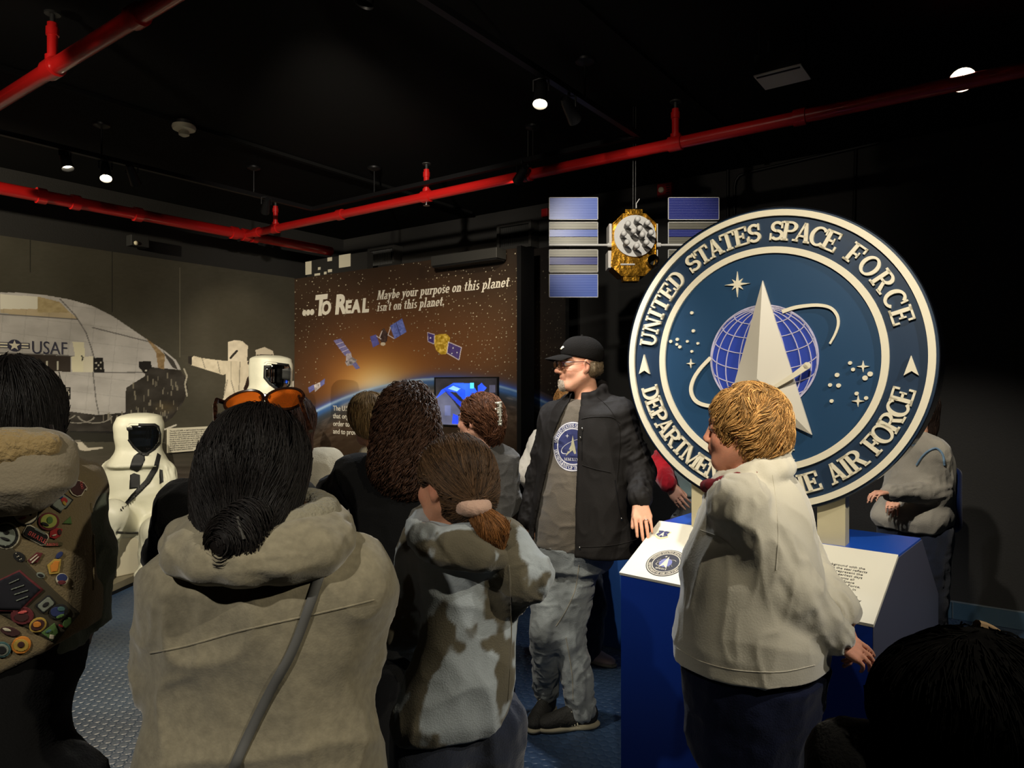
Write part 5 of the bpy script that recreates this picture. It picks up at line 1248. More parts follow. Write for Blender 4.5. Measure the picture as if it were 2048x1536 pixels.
def body_mesh(J, f, H, m, handp=(), facef=None, up=(0, 0, 1), hs=1., jaw=1., nose=1., res=.006, thin=1., col=None, name='person', neck=.052):
    """one continuous figure: pelvis, chest, limbs, neck, head and hands"""
    hp, w = head_prims(J['head'], facef if facef is not None else f, up, hs, jaw, nose); k = H/1.75*thin; S, F, Uu = frame(f)
    pr = [Ell(J['pelvis'], V3(.15, .105, .13)*k, (S, F, Uu), .05), Ell(J['chest'], V3(.15, .10, .2)*k, (S, F, Uu), .05), Ell((A(J['pelvis'])+A(J['chest']))/2, V3(.125, .09, .16)*k, (S, F, Uu), .05)]
    nb = A(J['neck']); pr += [Cone(nb-V3(0, 0, .05), w(0, -.018, -.055), neck*hs*1.12, neck*hs, .03)]
    for q in 'LR':
        pr += [Cone(nb-V3(0, 0, .04), J['sh'+q], .05*k, .045*k, .04), Cone(J['sh'+q], J['el'+q], .046*k, .036*k, .03), Cone(J['el'+q], J['wr'+q], .036*k, .024*k, .02),
               Cone(J['hip'+q], J['kn'+q], .075*k, .05*k, .04), Cone(J['kn'+q], J['an'+q], .05*k, .034*k, .02), Cone(J['an'+q], mid(A(J['an'+q])+V3(0, 0, -.03), A(J['toe'+q]), .35), .03*k, .02*k, .02)]
    pr += hp
    for h in handp: pr += h
    def paint(v):
        if col is None: return None
        c = np.tile(A(s2l(col)), (len(v), 1)); n = noise3(v*40)*.05+noise3(v*150)*.03; c *= (1+n[:, None])
        for (x, y, z, r, cc, a) in ((0, .09, -.054, .02, (176, 92, 84), .75), (.045, .065, -.02, .028, (214, 130, 108), .4), (-.045, .065, -.02, .028, (214, 130, 108), .4), (0, .11, -.02, .014, (210, 122, 104), .5), (.082, -.004, 0, .03, (206, 120, 98), .4), (-.082, -.004, 0, .03, (206, 120, 98), .4)):
            p = w(x, y, z); dd = v-p
            if r == .02: dd = dd*V3(1, 1, 1)+Uu*((dd@Uu)[:, None])*1.3
            g = np.exp(-(np.linalg.norm(dd, axis=1)/(r*hs))**2)*a; c = c*(1-g[:, None])+g[:, None]*A(s2l(cc))
        return c
    o = soft(name, pr, res, m, None, paint); recentre(o); return o, w
def cloth(name, col, rough=.9, var=None, bump=(220, .25, 4), sheen=.3, spec=.2):
    return mat(name, s2l(col), rough, bump=bump, var=var, sheen=sheen, spec=spec)
M['skin'] = mat('skin', attr=True, rough=.5, spec=.4, bump=(180, .08, 4)); M['skin'].node_tree.nodes['Principled BSDF'].inputs['Subsurface Weight'].default_value = .12
M['skin'].node_tree.nodes['Principled BSDF'].inputs['Subsurface Radius'].default_value = (.02, .008, .004); M['skin'].node_tree.nodes['Principled BSDF'].inputs['Subsurface Scale'].default_value = .5
M['eye_white'] = mat('eye_white', s2l((220, 214, 206)), .15)
M['hair'] = mat('hair', attr=True, rough=.55, spec=.28)
M['cloth_attr'] = mat('dyed_cloth', attr=True, rough=.95, bump=(260, .2, 4), sheen=.2, spec=.15)
def legs(J, f, r, top_rows, fold=(.007, 16, 2.), knee=None, foldt=(.005, 10, 8)):
    """trousers: seat loft plus two tapered legs"""
    top_rows = sorted(top_rows, key=lambda r: r[0]); hz = (J['hipL'][2]+J['hipR'][2])/2-.07; r0 = top_rows[0]
    if r0[0] > hz: top_rows = [(hz, r0[1], r0[2], r0[3]*.96, r0[4]*.96)]+top_rows
    pr = [Loft(top_rows, f, 2.4, .04, fold=foldt)]
    for q in 'LR':
        pr += [Cone(J['hip'+q], J['kn'+q], r[0], r[1], .035, fold=fold), Cone(J['kn'+q], A(J['an'+q])+V3(0, 0, .01), r[1], r[2], .03, fold=fold)]
    return pr
def shoe(an, toe, parent, m_up, m_sole, s=1., laces=None, name='shoe'):
    an, toe = A(an), A(toe); d = toe-an; d[2] = 0; d = unit(d); sd = unit(np.cross(d, V3(0, 0, 1))); z0 = min(an[2], toe[2])
    g = V3(an[0], an[1], 0.) if an[2] < .3 else V3(an[0], an[1], an[2]-.1)
    h0 = g[2]
    def w(x, y, z): return g+sd*x*s+d*y*s+V3(0, 0, z*s)
    ax = (sd, d, V3(0, 0, 1))
    up = [Ell(w(0, -.03, .055), V3(.037, .05, .055)*s, ax, .02), Ell(w(0, .07, .04), V3(.044, .09, .036)*s, ax, .03), Ell(w(0, .14, .032), V3(.042, .055, .028)*s, ax, .02), Cone(w(0, -.015, .06), w(0, -.02, .105), .038*s, .04*s, .02), Cone(w(0, .03, .08), w(0, .09, .055), .026*s, .024*s, .02), Half(w(0, 0, .018), (0, 0, -1), .003, 'i')]
    o = soft(name, up, .004, m_up, parent)
    so = [Ell(w(0, -.03, .012), V3(.041, .06, .02)*s, ax, .02), Ell(w(0, .05, .012), V3(.040, .08, .018)*s, ax, .02), Ell(w(0, .12, .012), V3(.048, .085, .02)*s, ax, .02), Half(w(0, 0, .026), (0, 0, 1), .003, 'i'), Half(w(0, 0, .001), (0, 0, -1), .002, 'i')]
    soft('sole', so, .004, m_sole, o)
    if laces is not None:
        mb = MB()
        for i in range(5):
            y = .025+i*.018; z = .105-.0105*i
            mb.tube([Vector(w(-.026, y, z-.016)), Vector(w(-.01, y+.004, z)), Vector(w(.01, y+.01, z)), Vector(w(.026, y+.014, z-.018))], .0028*s, 6)
        mb.build('laces', laces, o, smooth=True)
    return o
# ================================================================ draping helpers
BV = {}
def drapery(amp, fh, fz, seed=0.):
    """creased cloth: thin raised folds that wander"""
    def g(v):
        q = v+np.stack([noise3(v*6+seed), noise3(v*6+seed+11), noise3(v*6+seed+23)], 1)*.035
        a = np.clip(1-np.abs(noise3(q*V3(fh, fh, fz)+seed))*1.9, 0, 1)**2.2; b = np.clip(1-np.abs(noise3(q*V3(fh*2.1, fh*2.1, fz*2.1)+seed+5))*1.9, 0, 1)**2.2
        return amp*(a+.45*b-.4)
    return g
DR = dict(jacket=drapery(.007, 9, 5), coat=drapery(.010, 6, 6.5, 3.), hoodie=drapery(.007, 9, 6, 5.), top=drapery(.006, 9, 7, 7.), shirt=drapery(.008, 9, 9, 9.), t_shirt=drapery(.006, 6, 14, 2.), fleece_jacket=drapery(.007, 7, 5, 4.), jeans=drapery(.006, 12, 12, 6.), trousers=drapery(.006, 10, 9, 8.), vest=drapery(.005, 9, 5, 1.), hood=drapery(.006, 9, 12, 12.), sleeve=drapery(.006, 14, 14, 13.))
def soft_(name, prims, res, m, parent=None, col=None, extra=None):
    v, q = surf(prims, res, extra=extra or DR.get(name)); c = col(v) if callable(col) else col
    o = mk(name, v, q, m, parent, c); o['_k'] = 1; del o['_k']
    BV[o.name] = BVHTree.FromPolygons([tuple(x) for x in v], [tuple(int(i) for i in f) for f in q], all_triangles=False); return o
EYEP = Vector((0, 0, EYE))
def cast(o, px, py, off=.002, last=None):
    d = ray(px, py).normalized(); h = BV[o.name].ray_cast(EYEP, d)
    if h[0] is None: 
        if last is None: return None, None
        return EYEP+d*((last-EYEP).length), -d
    n = h[1] if h[1].dot(d) < 0 else -h[1]
    return h[0]+n*off, n
def drape_poly(name, poly, o, m, off=.002, parent=None, step=None, thick=.0012):
    """flat patch (outline read off the photograph) laid on the surface of o"""
    b = bmesh.new(); vs = [b.verts.new((x, y, 0)) for x, y in poly]; b.faces.new(vs)
    xs = [p[0] for p in poly]; ys = [p[1] for p in poly]; st = step or max(2.5, max(max(xs)-min(xs), max(ys)-min(ys))/12)
    for ax, lo, hi in ((0, min(xs), max(xs)), (1, min(ys), max(ys))):
        t = lo+st
        while t < hi-.3:
            co = (t, 0, 0) if ax == 0 else (0, t, 0); no = (1, 0, 0) if ax == 0 else (0, 1, 0)
            bmesh.ops.bisect_plane(b, geom=b.verts[:]+b.edges[:]+b.faces[:], plane_co=co, plane_no=no); t += st
    last = None
    for v in b.verts:
        p, n = cast(o, v.co.x, v.co.y, off)
        if p is not None: last = p; break
    if last is None: b.free(); return None
    for v in b.verts:
        p, n = cast(o, v.co.x, v.co.y, off, last)
        if (p-last).length < .25: last = p
        else: p = EYEP+ray(v.co.x, v.co.y).normalized()*(last-EYEP).length
        v.co = p
    me = bpy.data.meshes.new(name); b.to_mesh(me); b.free(); r = link(name, me, m, parent or o, True)
    if thick: s = r.modifiers.new('thickness', 'SOLIDIFY'); s.thickness = thick; s.offset = 0
    return r
def ngon(cx, cy, rx, ry, n=20, rot=0.):
    c, s = math.cos(rot), math.sin(rot); return [(cx+rx*math.cos(2*PI*i/n)*c-ry*math.sin(2*PI*i/n)*s, cy+rx*math.cos(2*PI*i/n)*s+ry*math.sin(2*PI*i/n)*c) for i in range(n)]
def rrect(cx, cy, w, h, rot): c, s = math.cos(rot), math.sin(rot); return [(cx+x*w/2*c-y*h/2*s, cy+x*w/2*s+y*h/2*c) for x, y in ((-1, -.7), (-.8, -1), (.8, -1), (1, -.7), (1, .7), (.8, 1), (-.8, 1), (-1, .7))]
def dense(pts, n=10):
    out = []
    for a, b in zip(pts, pts[1:]): out += [(a[0]+(b[0]-a[0])*i/n, a[1]+(b[1]-a[1])*i/n) for i in range(n)]
    return out+[pts[-1]]
def drape_tube(name, pts, o, r, m, off=0., parent=None, n=6):
    P_ = []; last = None
    for x, y in dense(smooth(pts, 5), 2):
        p, _ = cast(o, x, y, off)
        if p is None: continue
        if last is not None and (p-last).length > .08: continue
        P_.append(p); last = p
    if len(P_) < 3: return None
    return MB().tube(P_, r, n).build(name, m, parent or o, smooth=True)
def drape_text(name, txt, o, px, py, size, rot, m, parent, off=.004):
    """embroidered word: letters laid on the cloth"""
    c, s = math.cos(rot), math.sin(rot); x = 0; b = bmesh.new()
    for ch in txt:
        w, polys = glyph(ch)
        for q in polys:
            vs = []
            for a, h in q:
                u = (x+a)*size; v = -h*size; p, _ = cast(o, px+u*c-v*s, py+u*s+v*c, off)
                if p is None: break
                vs.append(b.verts.new(p))
            if len(vs) == len(q):
                try: b.faces.new(vs)
                except ValueError: pass
        x += w+.06
    me = bpy.data.meshes.new(name); b.to_mesh(me); b.free(); return link(name, me, m, parent)
def Jd(**k): return {a: A(P(*v)) for a, v in k.items()}
def rows(data, f, rho, Y, yo=0.):
    """outline rows (py, xl, xr[, rho[, Y]]) -> loft rows for a body whose forward direction is f"""
    out = []; f = unit((f[0], f[1], 0))
    for r in data:
        py, xl, xr = r[:3]; rh = r[3] if len(r) > 3 else rho; y = r[4] if len(r) > 4 else Y
        W = (xr-xl)/2/FPX*y; hd = W/math.sqrt((rh*f[1])**2+f[0]**2); out.append((EYE-(py-CY)/FPX*y, ((xl+xr)/2-CX)/FPX*y, y+yo, hd*rh, hd))
    return out
def shrink(rw, t): return [(z, cx, cy, max(a-t, .02), max(b-t, .02)) for z, cx, cy, a, b in rw]
def ring(c, rx, ry, r, f, tilt=0., k=.02, n=14, fold=None, up0=0., a0=0., a1=2*PI, side=0.):
    """rolled collar: a closed loop of soft tubes; tilt lowers the front, side lowers the right"""
    S, F, Uu = frame(f); pts = [A(c)+S*rx*math.cos(t)+F*ry*math.sin(t)-Uu*(tilt*math.sin(t)+side*math.cos(t)) for t in np.linspace(a0, a1, n)]
    return [Cone(a, b, r, r, k, fold=fold) for a, b in zip(pts, pts[1:])]
def sleeve(J, q, r, fold=(.006, 20, 2.), k=.03):
    wr = J['wr'+q]; return [Cone(J['sh'+q], J['el'+q], r[0], r[1], .045, fold=fold), Cone(J['el'+q], wr, r[1], r[2], k, fold=fold)]
def tagp(o, label, group=None): return tag(o, label, 'person', group)
def cap_prims(w, ax, s, g=.010, low=-.045, front=.052, width=1.):
    """scalp-hugging hair; the face is carved away"""
    S, F, Uu = ax
    return [Ell(w(0, -.016, .036), V3((.076+g)*width, .097+g, .088+g)*s, ax, .02), Ell(w(0, -.045, -.01), V3((.064+g)*width, .058+g, .07)*s, ax, .03),
            Ell(w(0, .105, -.045), V3(.10, .075, .115)*s, ax, .02, 's'), Half(w(0, -.0, low), -Uu*1.-F*.5, .01, 'i')]
def down(p): return np.tile(V3(0, 0, -1), (len(p), 1))
# materials
M['jk_black'] = cloth('black_softshell', (24, 21, 19), .75, bump=(300, .1, 3), sheen=.0, spec=.25); M['tee'] = cloth('grey_brown_jersey', (98, 90, 78), .95)
M['jeans'] = cloth('faded_jeans', (138, 144, 144), .9, var=(9, .25)); M['jeans_dark'] = cloth('dark_jeans', (32, 38, 54), .9, var=(12, .3)); M['fleece'] = cloth('oatmeal_fleece', (196, 190, 172), .98, bump=(200, .1, 5), sheen=.6)
M['navy_pants'] = cloth('navy_trousers', (12, 19, 44), .9, sheen=.05); M['coat'] = cloth('heather_beige_coat', (146, 138, 116), .98, var=(70, .16), bump=(260, .1, 4), sheen=.5); M['black_cloth'] = cloth('black_cloth', (9, 9, 10), .95, sheen=.1)
M['shoe_black'] = mat('black_trainer', s2l((38, 37, 32)), .7, bump=(120, .4)); M['sole_cream'] = mat('cream_sole', s2l((176, 168, 140)), .7); M['lace_grey'] = mat('grey_lace', s2l((160, 154, 138)), .7)
M['vest'] = cloth('khaki_vest_twill', (112, 98, 70), .9, bump=(300, .3)); M['teal_hoodie'] = cloth('grey_teal_fleece', (104, 112, 98), .95); M['hood_lining'] = cloth('tan_pile_lining', (150, 128, 86), 1., bump=(90, .9, 6)); M['hood_grey'] = cloth('stone_hood', (128, 118, 98), .95)
M['charcoal'] = cloth('charcoal_jersey', (78, 76, 72), .95); M['cream_cloth'] = cloth('cream_sweater', (206, 196, 170), .95); M['red_cloth'] = cloth('red_sweater', (190, 28, 40), .9); M['teal_cloth'] = cloth('pale_teal_tee', (132, 150, 142), .9)
M['grey_hood'] = cloth('light_grey_hoodie', (158, 152, 138), .95); M['white_jacket'] = cloth('white_jacket', (226, 218, 200), .8, sheen=.1); M['bag_blue'] = cloth('blue_backpack_nylon', (26, 52, 120), .6); M['strap'] = mat('grey_leather_strap', s2l((106, 106, 104)), .45)
M['metal'] = mat('polished_metal', (.7, .68, .62), .25, metal=1.)
SKIN = (226, 168, 138)
def default_legs(J, f, cx, Y, hipz, sp=.085, kn=None, H=1.65):
    S, F, _ = frame((f[0], f[1], 0)); c = V3(cx, Y, 0)
    for q, g in (('L', -1), ('R', 1)):
        J.setdefault('hip'+q, c+S*sp*g+V3(0, 0, hipz)); J.setdefault('kn'+q, c+S*(sp+.01)*g+F*.02+V3(0, 0, hipz*.53)); J.setdefault('an'+q, c+S*(sp+.01)*g-F*.02+V3(0, 0, .085)); J.setdefault('toe'+q, c+S*(sp+.03)*g+F*.14+V3(0, 0, .035))
    J.setdefault('pelvis', c+V3(0, 0, hipz+.05)); return J
# ================================================================ man in the cap
f = (-.5, -.866, 0); S = V3(-.866, .5, 0)
J = Jd(head=(1160, 733, 3.3), neck=(1178, 800, 3.31), chest=(1176, 885, 3.3), pelvis=(1140, 1085, 3.33), shR=(1106, 838, 3.42), elR=(1076, 950, 3.46), wrR=(1056, 1042, 3.42), shL=(1240, 830, 3.2), elL=(1284, 945, 3.14), hipR=(1113, 1105, 3.4), hipL=(1160, 1110, 3.3), knR=(1092, 1258, 3.36), knL=(1138, 1268, 3.33), anR=(1092, 1398, 3.47), toeR=(1076, 1425, 3.36), anL=(1160, 1428, 3.35), toeL=(1062, 1447, 3.31))
tipp = A(on_slope(1292, 1079, .012)); dh = unit((.02, -.62, -.70)); nh = unit((-.1, -.6, .72)); WL = tipp-dh*.168+nh*.022; J['wrL'] = WL
J['kn'+'R'] += V3(0, -.03, 0)
hL = hand_prims(WL, dh, nh, +1, .98, curl=(.10, .12, .12, .12), spread=.02, thumb=.25)
hR = hand_prims(J['wrR'], (.15, -.1, -.95), (-.5, -.6, 0), +1, .98, curl=(.35, .35, .3, .25))
FF = (-.975, -.22, -.03)
man, w = body_mesh(J, f, 1.84, M['skin'], (hL, hR), FF, (0, 0, 1), 1.0, 1.02, 1.04, .0048, .92, col=(232, 172, 140))
tagp(man, 'man in black cap and black jacket leaning a hand on the white panel')
S_, F_, U_ = ax = frame(FF)
face_extras(man, w, 1.0, J['head'], FF, brow=(120, 96, 76))
ADJ = w(0, 0, 0)
# cap
cp = [Ell(w(0, -.016, .056), V3(.087, .102, .086), ax, .01), Ell(w(0, .022, .075), V3(.07, .06, .062), ax, .02), Half(w(0, .09, .058), -U_*1+F_*(.26), .003, 'i')]
cap = soft_('cap', cp, .004, cloth('black_cap_twill', (24, 22, 20), .95, bump=(260, .3), sheen=0., spec=.1), man)
bv = []; bmb = bmesh.new(); grid_ = []
for j in range(9):
    t = j/8; row_ = []
    for i in range(13):
        a = (i-6)/6; x = a*.072*(1-.10*t*t); y = .080-.030*a*a+t*(.092-.034*a*a); z = .060-.020*t-.014*a*a+.003*math.sin(t*3); row_.append(bmb.verts.new(Vector(w(x, y, z))))
    grid_.append(row_)
for j in range(8):
    for i in range(12): bmb.faces.new((grid_[j][i], grid_[j][i+1], grid_[j+1][i+1], grid_[j+1][i]))
me = bpy.data.meshes.new('brim'); bmb.to_mesh(me); bmb.free(); br = link('brim', me, cap.data.materials[0], cap, True); q = br.modifiers.new('thickness', 'SOLIDIFY'); q.thickness = .004; q = br.modifiers.new('smooth', 'SUBSURF'); q.levels = q.render_levels = 1
MB().sphere(w(0, -.014, .143), .006, 8).build('button', cap.data.materials[0], cap, smooth=True)
drape_poly('emblem', [(1120, 697), (1127, 692), (1129, 695), (1122, 700)], cap, M['cream'])
# short hair under the cap, goatee
hair('hair', [Ell(w(0, -.028, -.005), V3(.0765, .080, .066), ax, .02), Ell(w(0, .06, -.03), V3(.12, .07, .16), ax, .01, 's'), Half(w(0, -.0, .045), U_, .01, 'i'), Half(w(0, -.05, -.052), -U_-F_*.3, .01, 'i')], .004, M['hair'], man, (146, 126, 98), 900, .022, 5, lambda p: down(p)-F_*.4, .0008, .002, seed=3)
hair('goatee', [Ell(w(0, .082, -.085), V3(.024, .022, .026), ax, .01), Ell(w(0, .092, -.066), V3(.014, .01, .006), ax, .01)], .003, M['hair'], man, (214, 200, 180), 500, .022, 5, lambda p: down(p)+F_*.3, .0007, .003, seed=4)
# glasses
g = MB()
for q in (-1, 1):
    c = w(q*.033, .112, .012); e = [Vector(c+S_*math.cos(t)*.026+U_*math.sin(t)*.017-F_*(abs(math.cos(t)*.5+q*.5)*.012)) for t in np.linspace(0, 2*PI, 22)]; g.tube(e, .0016, 6, cap=False)
    g.tube([Vector(w(q*.058, .104, .018)), Vector(w(q*.076, .085, .02)), Vector(w(q*.083, .0, .02)), Vector(w(q*.082, -.02, .006))], .0018, 6)
g.tube([Vector(w(-.008, .114, .016)), Vector(w(0, .117, .018)), Vector(w(.008, .114, .016))], .0016, 6)
gl_ = g.build('glasses', mat('maroon_glasses_frame', s2l((52, 30, 40)), .3), man, smooth=True)
M['lens_clear'] = mat('clear_lens', (1, 1, 1), .02, trans=1.)
for q in (-1, 1):
    c = w(q*.033, .111, .012); MB().prism([(math.cos(t)*.025, math.sin(t)*.016) for t in np.linspace(0, 2*PI, 20)[:-1]], c, S_, U_, F_, -.0008, .0008).build('lens', M['lens_clear'], gl_)
# t-shirt and jacket
jr = rows([(798, 1128, 1226), (815, 1105, 1250), (840, 1090, 1260), (900, 1082, 1262), (960, 1076, 1266), (1020, 1068, 1272), (1060, 1064, 1276), (1098, 1062, 1282)], f, 1.5, 3.3)
tr = shrink([r for r in jr if r[0] > .9]+[(.86, jr[-1][1]-.02, 3.31, jr[-1][3]-.03, jr[-1][4]-.02)], .022)
tee = soft_('t_shirt', [Loft(tr, f, 2.3, .03, fold=(.006, 14, 5)), Ell(A(P(1165, 1000, 3.3))+A(f)*.03, V3(.14, .118, .17), (S, A(f), V3(0, 0, 1)), .06, fold=(.004, 12, 5))]+ring(P(1176, 812, 3.3), .07, .075, .010, f, .03), .006, M['tee'], man)
cc = A(P(1178, 768, 3.3)); k1 = 1/427/.866
def sz(px, py): return ((1152-px)*k1, -(py-768)/427)
slot = [sz(1151, 780), sz(1156, 820), sz(1158, 960), sz(1156, 1140), sz(1058, 1140), sz(1068, 1060), sz(1084, 990), sz(1100, 920), sz(1112, 860), sz(1126, 815), sz(1136, 780)]
J2 = dict(J); J2['wrL'] = mid(J['elL'], WL, .93); J2['wrR'] = mid(J['elR'], J['wrR'], .97)
jp = [Loft(jr, f, 2.4, .04, fold=(.005, 5, 7))]+sleeve(J2, 'L', (.066, .056, .047), (.008, 26, 1.6))+sleeve(J2, 'R', (.066, .054, .045), (.007, 24, 1.6))
nb_ = A(P(1176, 800, 3.3))
for q in 'LR': jp.append(Cone(mid(nb_, J['sh'+q], .35)+V3(0, 0, .012), J['sh'+q], .05, .064, .05))
jp += ring(A(P(1176, 790, 3.3)), .074, .078, .016, f, .030, .02)+ring(A(P(1176, 778, 3.3)), .074, .078, .014, f, .034, .02)
jp += [Loft(shrink(jr, .014), f, 2.4, .01, 's'), Prism2(slot, cc, f, .0, .6, .006), Cone(w(0, -.0, -.2), w(0, .0, -.0), .06, .06, .01, 's')]
jacket = soft_('jacket', jp, .0062, M['jk_black'], man)
for L_, n_ in (([(1160, 812), (1158, 900), (1157, 1000), (1156, 1098)], 'front_zip'), ([(1163, 838), (1185, 834), (1222, 834), (1240, 846)], 'yoke_seam'), ([(1165, 930), (1190, 938), (1222, 945)], 'seam'), ([(1195, 795), (1215, 812), (1232, 838), (1240, 870), (1236, 930), (1232, 970)], 'seam'), ([(1158, 1094), (1200, 1093), (1240, 1088), (1276, 1078)], 'hem')):
    drape_tube(n_, L_, jacket, .0022, M['jk_black'], .001)
drape_tube('pocket_zip', [(1165, 855), (1164, 890), (1164, 920)], jacket, .0018, M['black_metal'], .001); drape_tube('pocket_zip', [(1230, 960), (1236, 1005), (1243, 1040)], jacket, .0018, M['black_metal'], .001)
for x, y in ((1165, 858), (1161, 876), (1242, 1038), (1160, 1096)):
    p, n = cast(jacket, x, y, .004)
    if p: MB().sphere(p, .005, 6, (.7, .7, 1.4)).build('zip_pull', M['metal'], jacket, smooth=True)
# printed seal on the shirt: laid on the chest
def drape_obj(o, surf_o, c, n, pn_):
    """press a flat printed mesh onto the cloth along n"""
    bt = BV[surf_o.name]; mi = wmat(o)
    for v in o.data.vertices:
        q = mi @ v.co; h = (q-c).dot(n); o_ = q+n*(.3-h); r = bt.ray_cast(o_, -n)
        q2 = (r[0]+n*(h*1.0+.0016)) if r[0] is not None and r[3] < .55 else q
        v.co = mi.inverted() @ q2
def dgrid(r0, r1, c, ax_, ay_, n, h, nr=8, na=56):
    b = bmesh.new(); rr_ = [[b.verts.new(Vector(c)+Vector(ax_)*math.cos(2*PI*i/na)*(r0+(r1-r0)*j/nr)+Vector(ay_)*math.sin(2*PI*i/na)*(r0+(r1-r0)*j/nr)+Vector(n)*h) for i in range(na)] for j in range(nr+1)]
    for j in range(nr):
        for i in range(na): b.faces.new((rr_[j][i], rr_[j][(i+1) % na], rr_[j+1][(i+1) % na], rr_[j+1][i]))
    return b
def b2o(b, name, m, par): me = bpy.data.meshes.new(name); b.to_mesh(me); b.free(); return link(name, me, m, par)
nf = Vector((-.62, -.785, .0)).normalized(); axr = Vector((-nf.y, nf.x, 0)).normalized(); axr = -axr if axr.x < 0 else axr
pc_, _ = cast(tee, 1146, 893, 0); pc_ = pc_ or P(1146, 893, 3.17); rp = .112
navy = mat('navy_shirt_print', s2l((44, 50, 98)), .8); wht = mat('white_shirt_print', s2l((206, 204, 206)), .8); sil = mat('silver_shirt_print', s2l((176, 170, 140)), .7)
obs = [b2o(dgrid(.0, rp, pc_, axr, Z, nf, .0), 'shirt_print', navy, tee), b2o(dgrid(rp*.94, rp*.99, pc_, axr, Z, nf, .0006, 1), 'print_ring', wht, tee), b2o(dgrid(rp*.70, rp*.75, pc_, axr, Z, nf, .0006, 1), 'print_ring', wht, tee)]
mb = MB(); text_arc(mb, 'UNITED STATES SPACE FORCE', pc_, axr, Z, nf, rp*.77, rp*.145, 172, 10, .0003, False, .0006); text_arc(mb, 'DEPARTMENT OF THE AIR FORCE', pc_, axr, Z, nf, rp*.77, rp*.145, 192, 348, .0003, True, .0006)
for ch, px in (('M', -.36), ('M', -.2), ('X', -.04), ('I', .08), ('X', .16)):
    for q_ in glyph(ch)[1]: mb.prism([(rp*(px+x*.12), rp*(-.58+y*.12)) for x, y in q_], pc_, axr, Z, nf, .0006, .0009)
e1 = [(math.cos(t)*.55*rp, math.sin(t)*.2*rp) for t in np.linspace(0, 2*PI, 40)]; e1 = [(x*.9-y*.43, x*.43+y*.9) for x, y in e1]; mb.band(e1[:26], [(x*1.08, y*1.08) for x, y in e1][:26], pc_, axr, Z, nf, .0006, .0009, closed=False); mb.prism(starp((-.25*rp, .42*rp), .09*rp, .25), pc_, axr, Z, nf, .0006, .0009)
obs.append(mb.build('lettering', wht, tee)); mb = MB()
for tri in ([(0, .45), (-.08, .05), (0, -.15)], [(0, .45), (.08, .05), (0, -.15)], [(-.08, .05), (-.3, -.4), (0, -.15)], [(.08, .05), (.22, -.55), (0, -.15)]): mb.prism([(x*rp, y*rp) for x, y in tri], pc_, axr, Z, nf, .001, .0014)
obs.append(mb.build('printed_delta', sil, tee))
for o in obs: drape_obj(o, tee, pc_, nf, None)
# jeans and trainers
tf = rows([(1068, 1076, 1236), (1100, 1076, 1228), (1135, 1080, 1215)], f, 1.35, 3.33)
jn_ = soft_('jeans', [Loft(tf, f, 2.3, .05, fold=(.004, 10, 6)), Cone(J['hipR'], J['knR'], .098, .080, .04, fold=(.006, 10, 1.5)), Cone(J['knR'], A(J['anR'])+V3(0, 0, .04), .078, .058, .03, fold=(.010, 14, 1.2)), Cone(J['hipL'], J['knL'], .098, .076, .04, fold=(.006, 10, 1.5)), Cone(J['knL'], A(J['anL'])+V3(.01, 0, .03), .074, .066, .03, fold=(.010, 12, 1.2))], .0062, M['jeans'], man)
for L_ in ([(1158, 1130), (1150, 1180), (1130, 1225), (1112, 1252)], [(1132, 1275), (1140, 1320), (1145, 1360), (1146, 1400)]): drape_tube('seam', L_, jn_, .0022, M['lace_grey'], .0005)
shoe(J['anR'], J['toeR'], man, M['shoe_black'], M['sole_cream'], 1.06, M['lace_grey']); sh_ = shoe(J['anL'], J['toeL'], man, M['shoe_black'], M['sole_cream'], 1.1, M['lace_grey'])
a = unit((-.05, -1, 0)); 
for i in range(7):
    d_ = unit(A(J['toeL'])-A(J['anL'])); g0 = A(J['anL'])*V3(1, 1, 0)+d_*V3(1, 1, 0)*(.015+.014*i)+V3(0, -.043, 0)
    MB().tube([Vector(g0+V3(0, .0, .03)), Vector(g0+V3(-.006, .006, .055)), Vector(g0+V3(-.012, .022, .078))], .003, 6).build('stripe', M['off_white'], sh_, smooth=True)
# wedding ring
b = WL+unit(np.cross(dh, nh))*(-.010)*.98+dh*.098; MB().tube([Vector(b+unit(np.cross(dh, nh))*math.cos(t)*.0105+nh*math.sin(t)*.0105) for t in np.linspace(0, 2*PI, 18)], .0016, 6, cap=False).build('ring', M['metal'], man, smooth=True)
# ================================================================ woman in the pale fleece
f = (-.82, .57, 0); S = V3(.57, .82, 0)
J = Jd(head=(1486, 864, 2.0), neck=(1512, 930, 2.02), chest=(1515, 1040, 2.0), pelvis=(1515, 1330, 2.0), shL=(1478, 1010, 1.86), elL=(1582, 1185, 1.84), wrL=(1672, 1272, 1.86), shR=(1555, 1000, 2.14), elR=(1604, 1130, 2.16), wrR=(1684, 1226, 1.93))
default_legs(J, f, J['pelvis'][0], 2.0, .80, .1)
hL = hand_prims(J['wrL']+V3(-.01, 0, -.008), (.93, -.1, -.42), (.25, -.65, .6), -1, .86, curl=(.30, .25, .2, .15), thumb=.25)
hR = hand_prims(J['wrR']+V3(.0, 0, -.0), (.34, -.30, -.88), (.85, -.35, .3), +1, .86, curl=(.38, .34, .3, .28), thumb=.3)
FF = (-.88, .46, -.03)
wb, w = body_mesh(J, f, 1.6, M['skin'], (hL, hR), FF, (0, 0, 1), .98, 1.1, .95, .005, 1., col=(214, 150, 122), neck=.06)
tagp(wb, 'woman with short blonde hair in pale fleece jacket, hands clasped behind her')
S_, F_, U_ = ax = frame(FF); face_extras(wb, w, .98, J['head'], FF)
def swirl(p):
    q = p-w(0, -.06, .12); t = np.cross(q, U_)*.7+q*.6; t[:, 2] -= .05; return t+np.stack([noise3(p*22), noise3(p*22+9), noise3(p*22+17)], 1)*.13
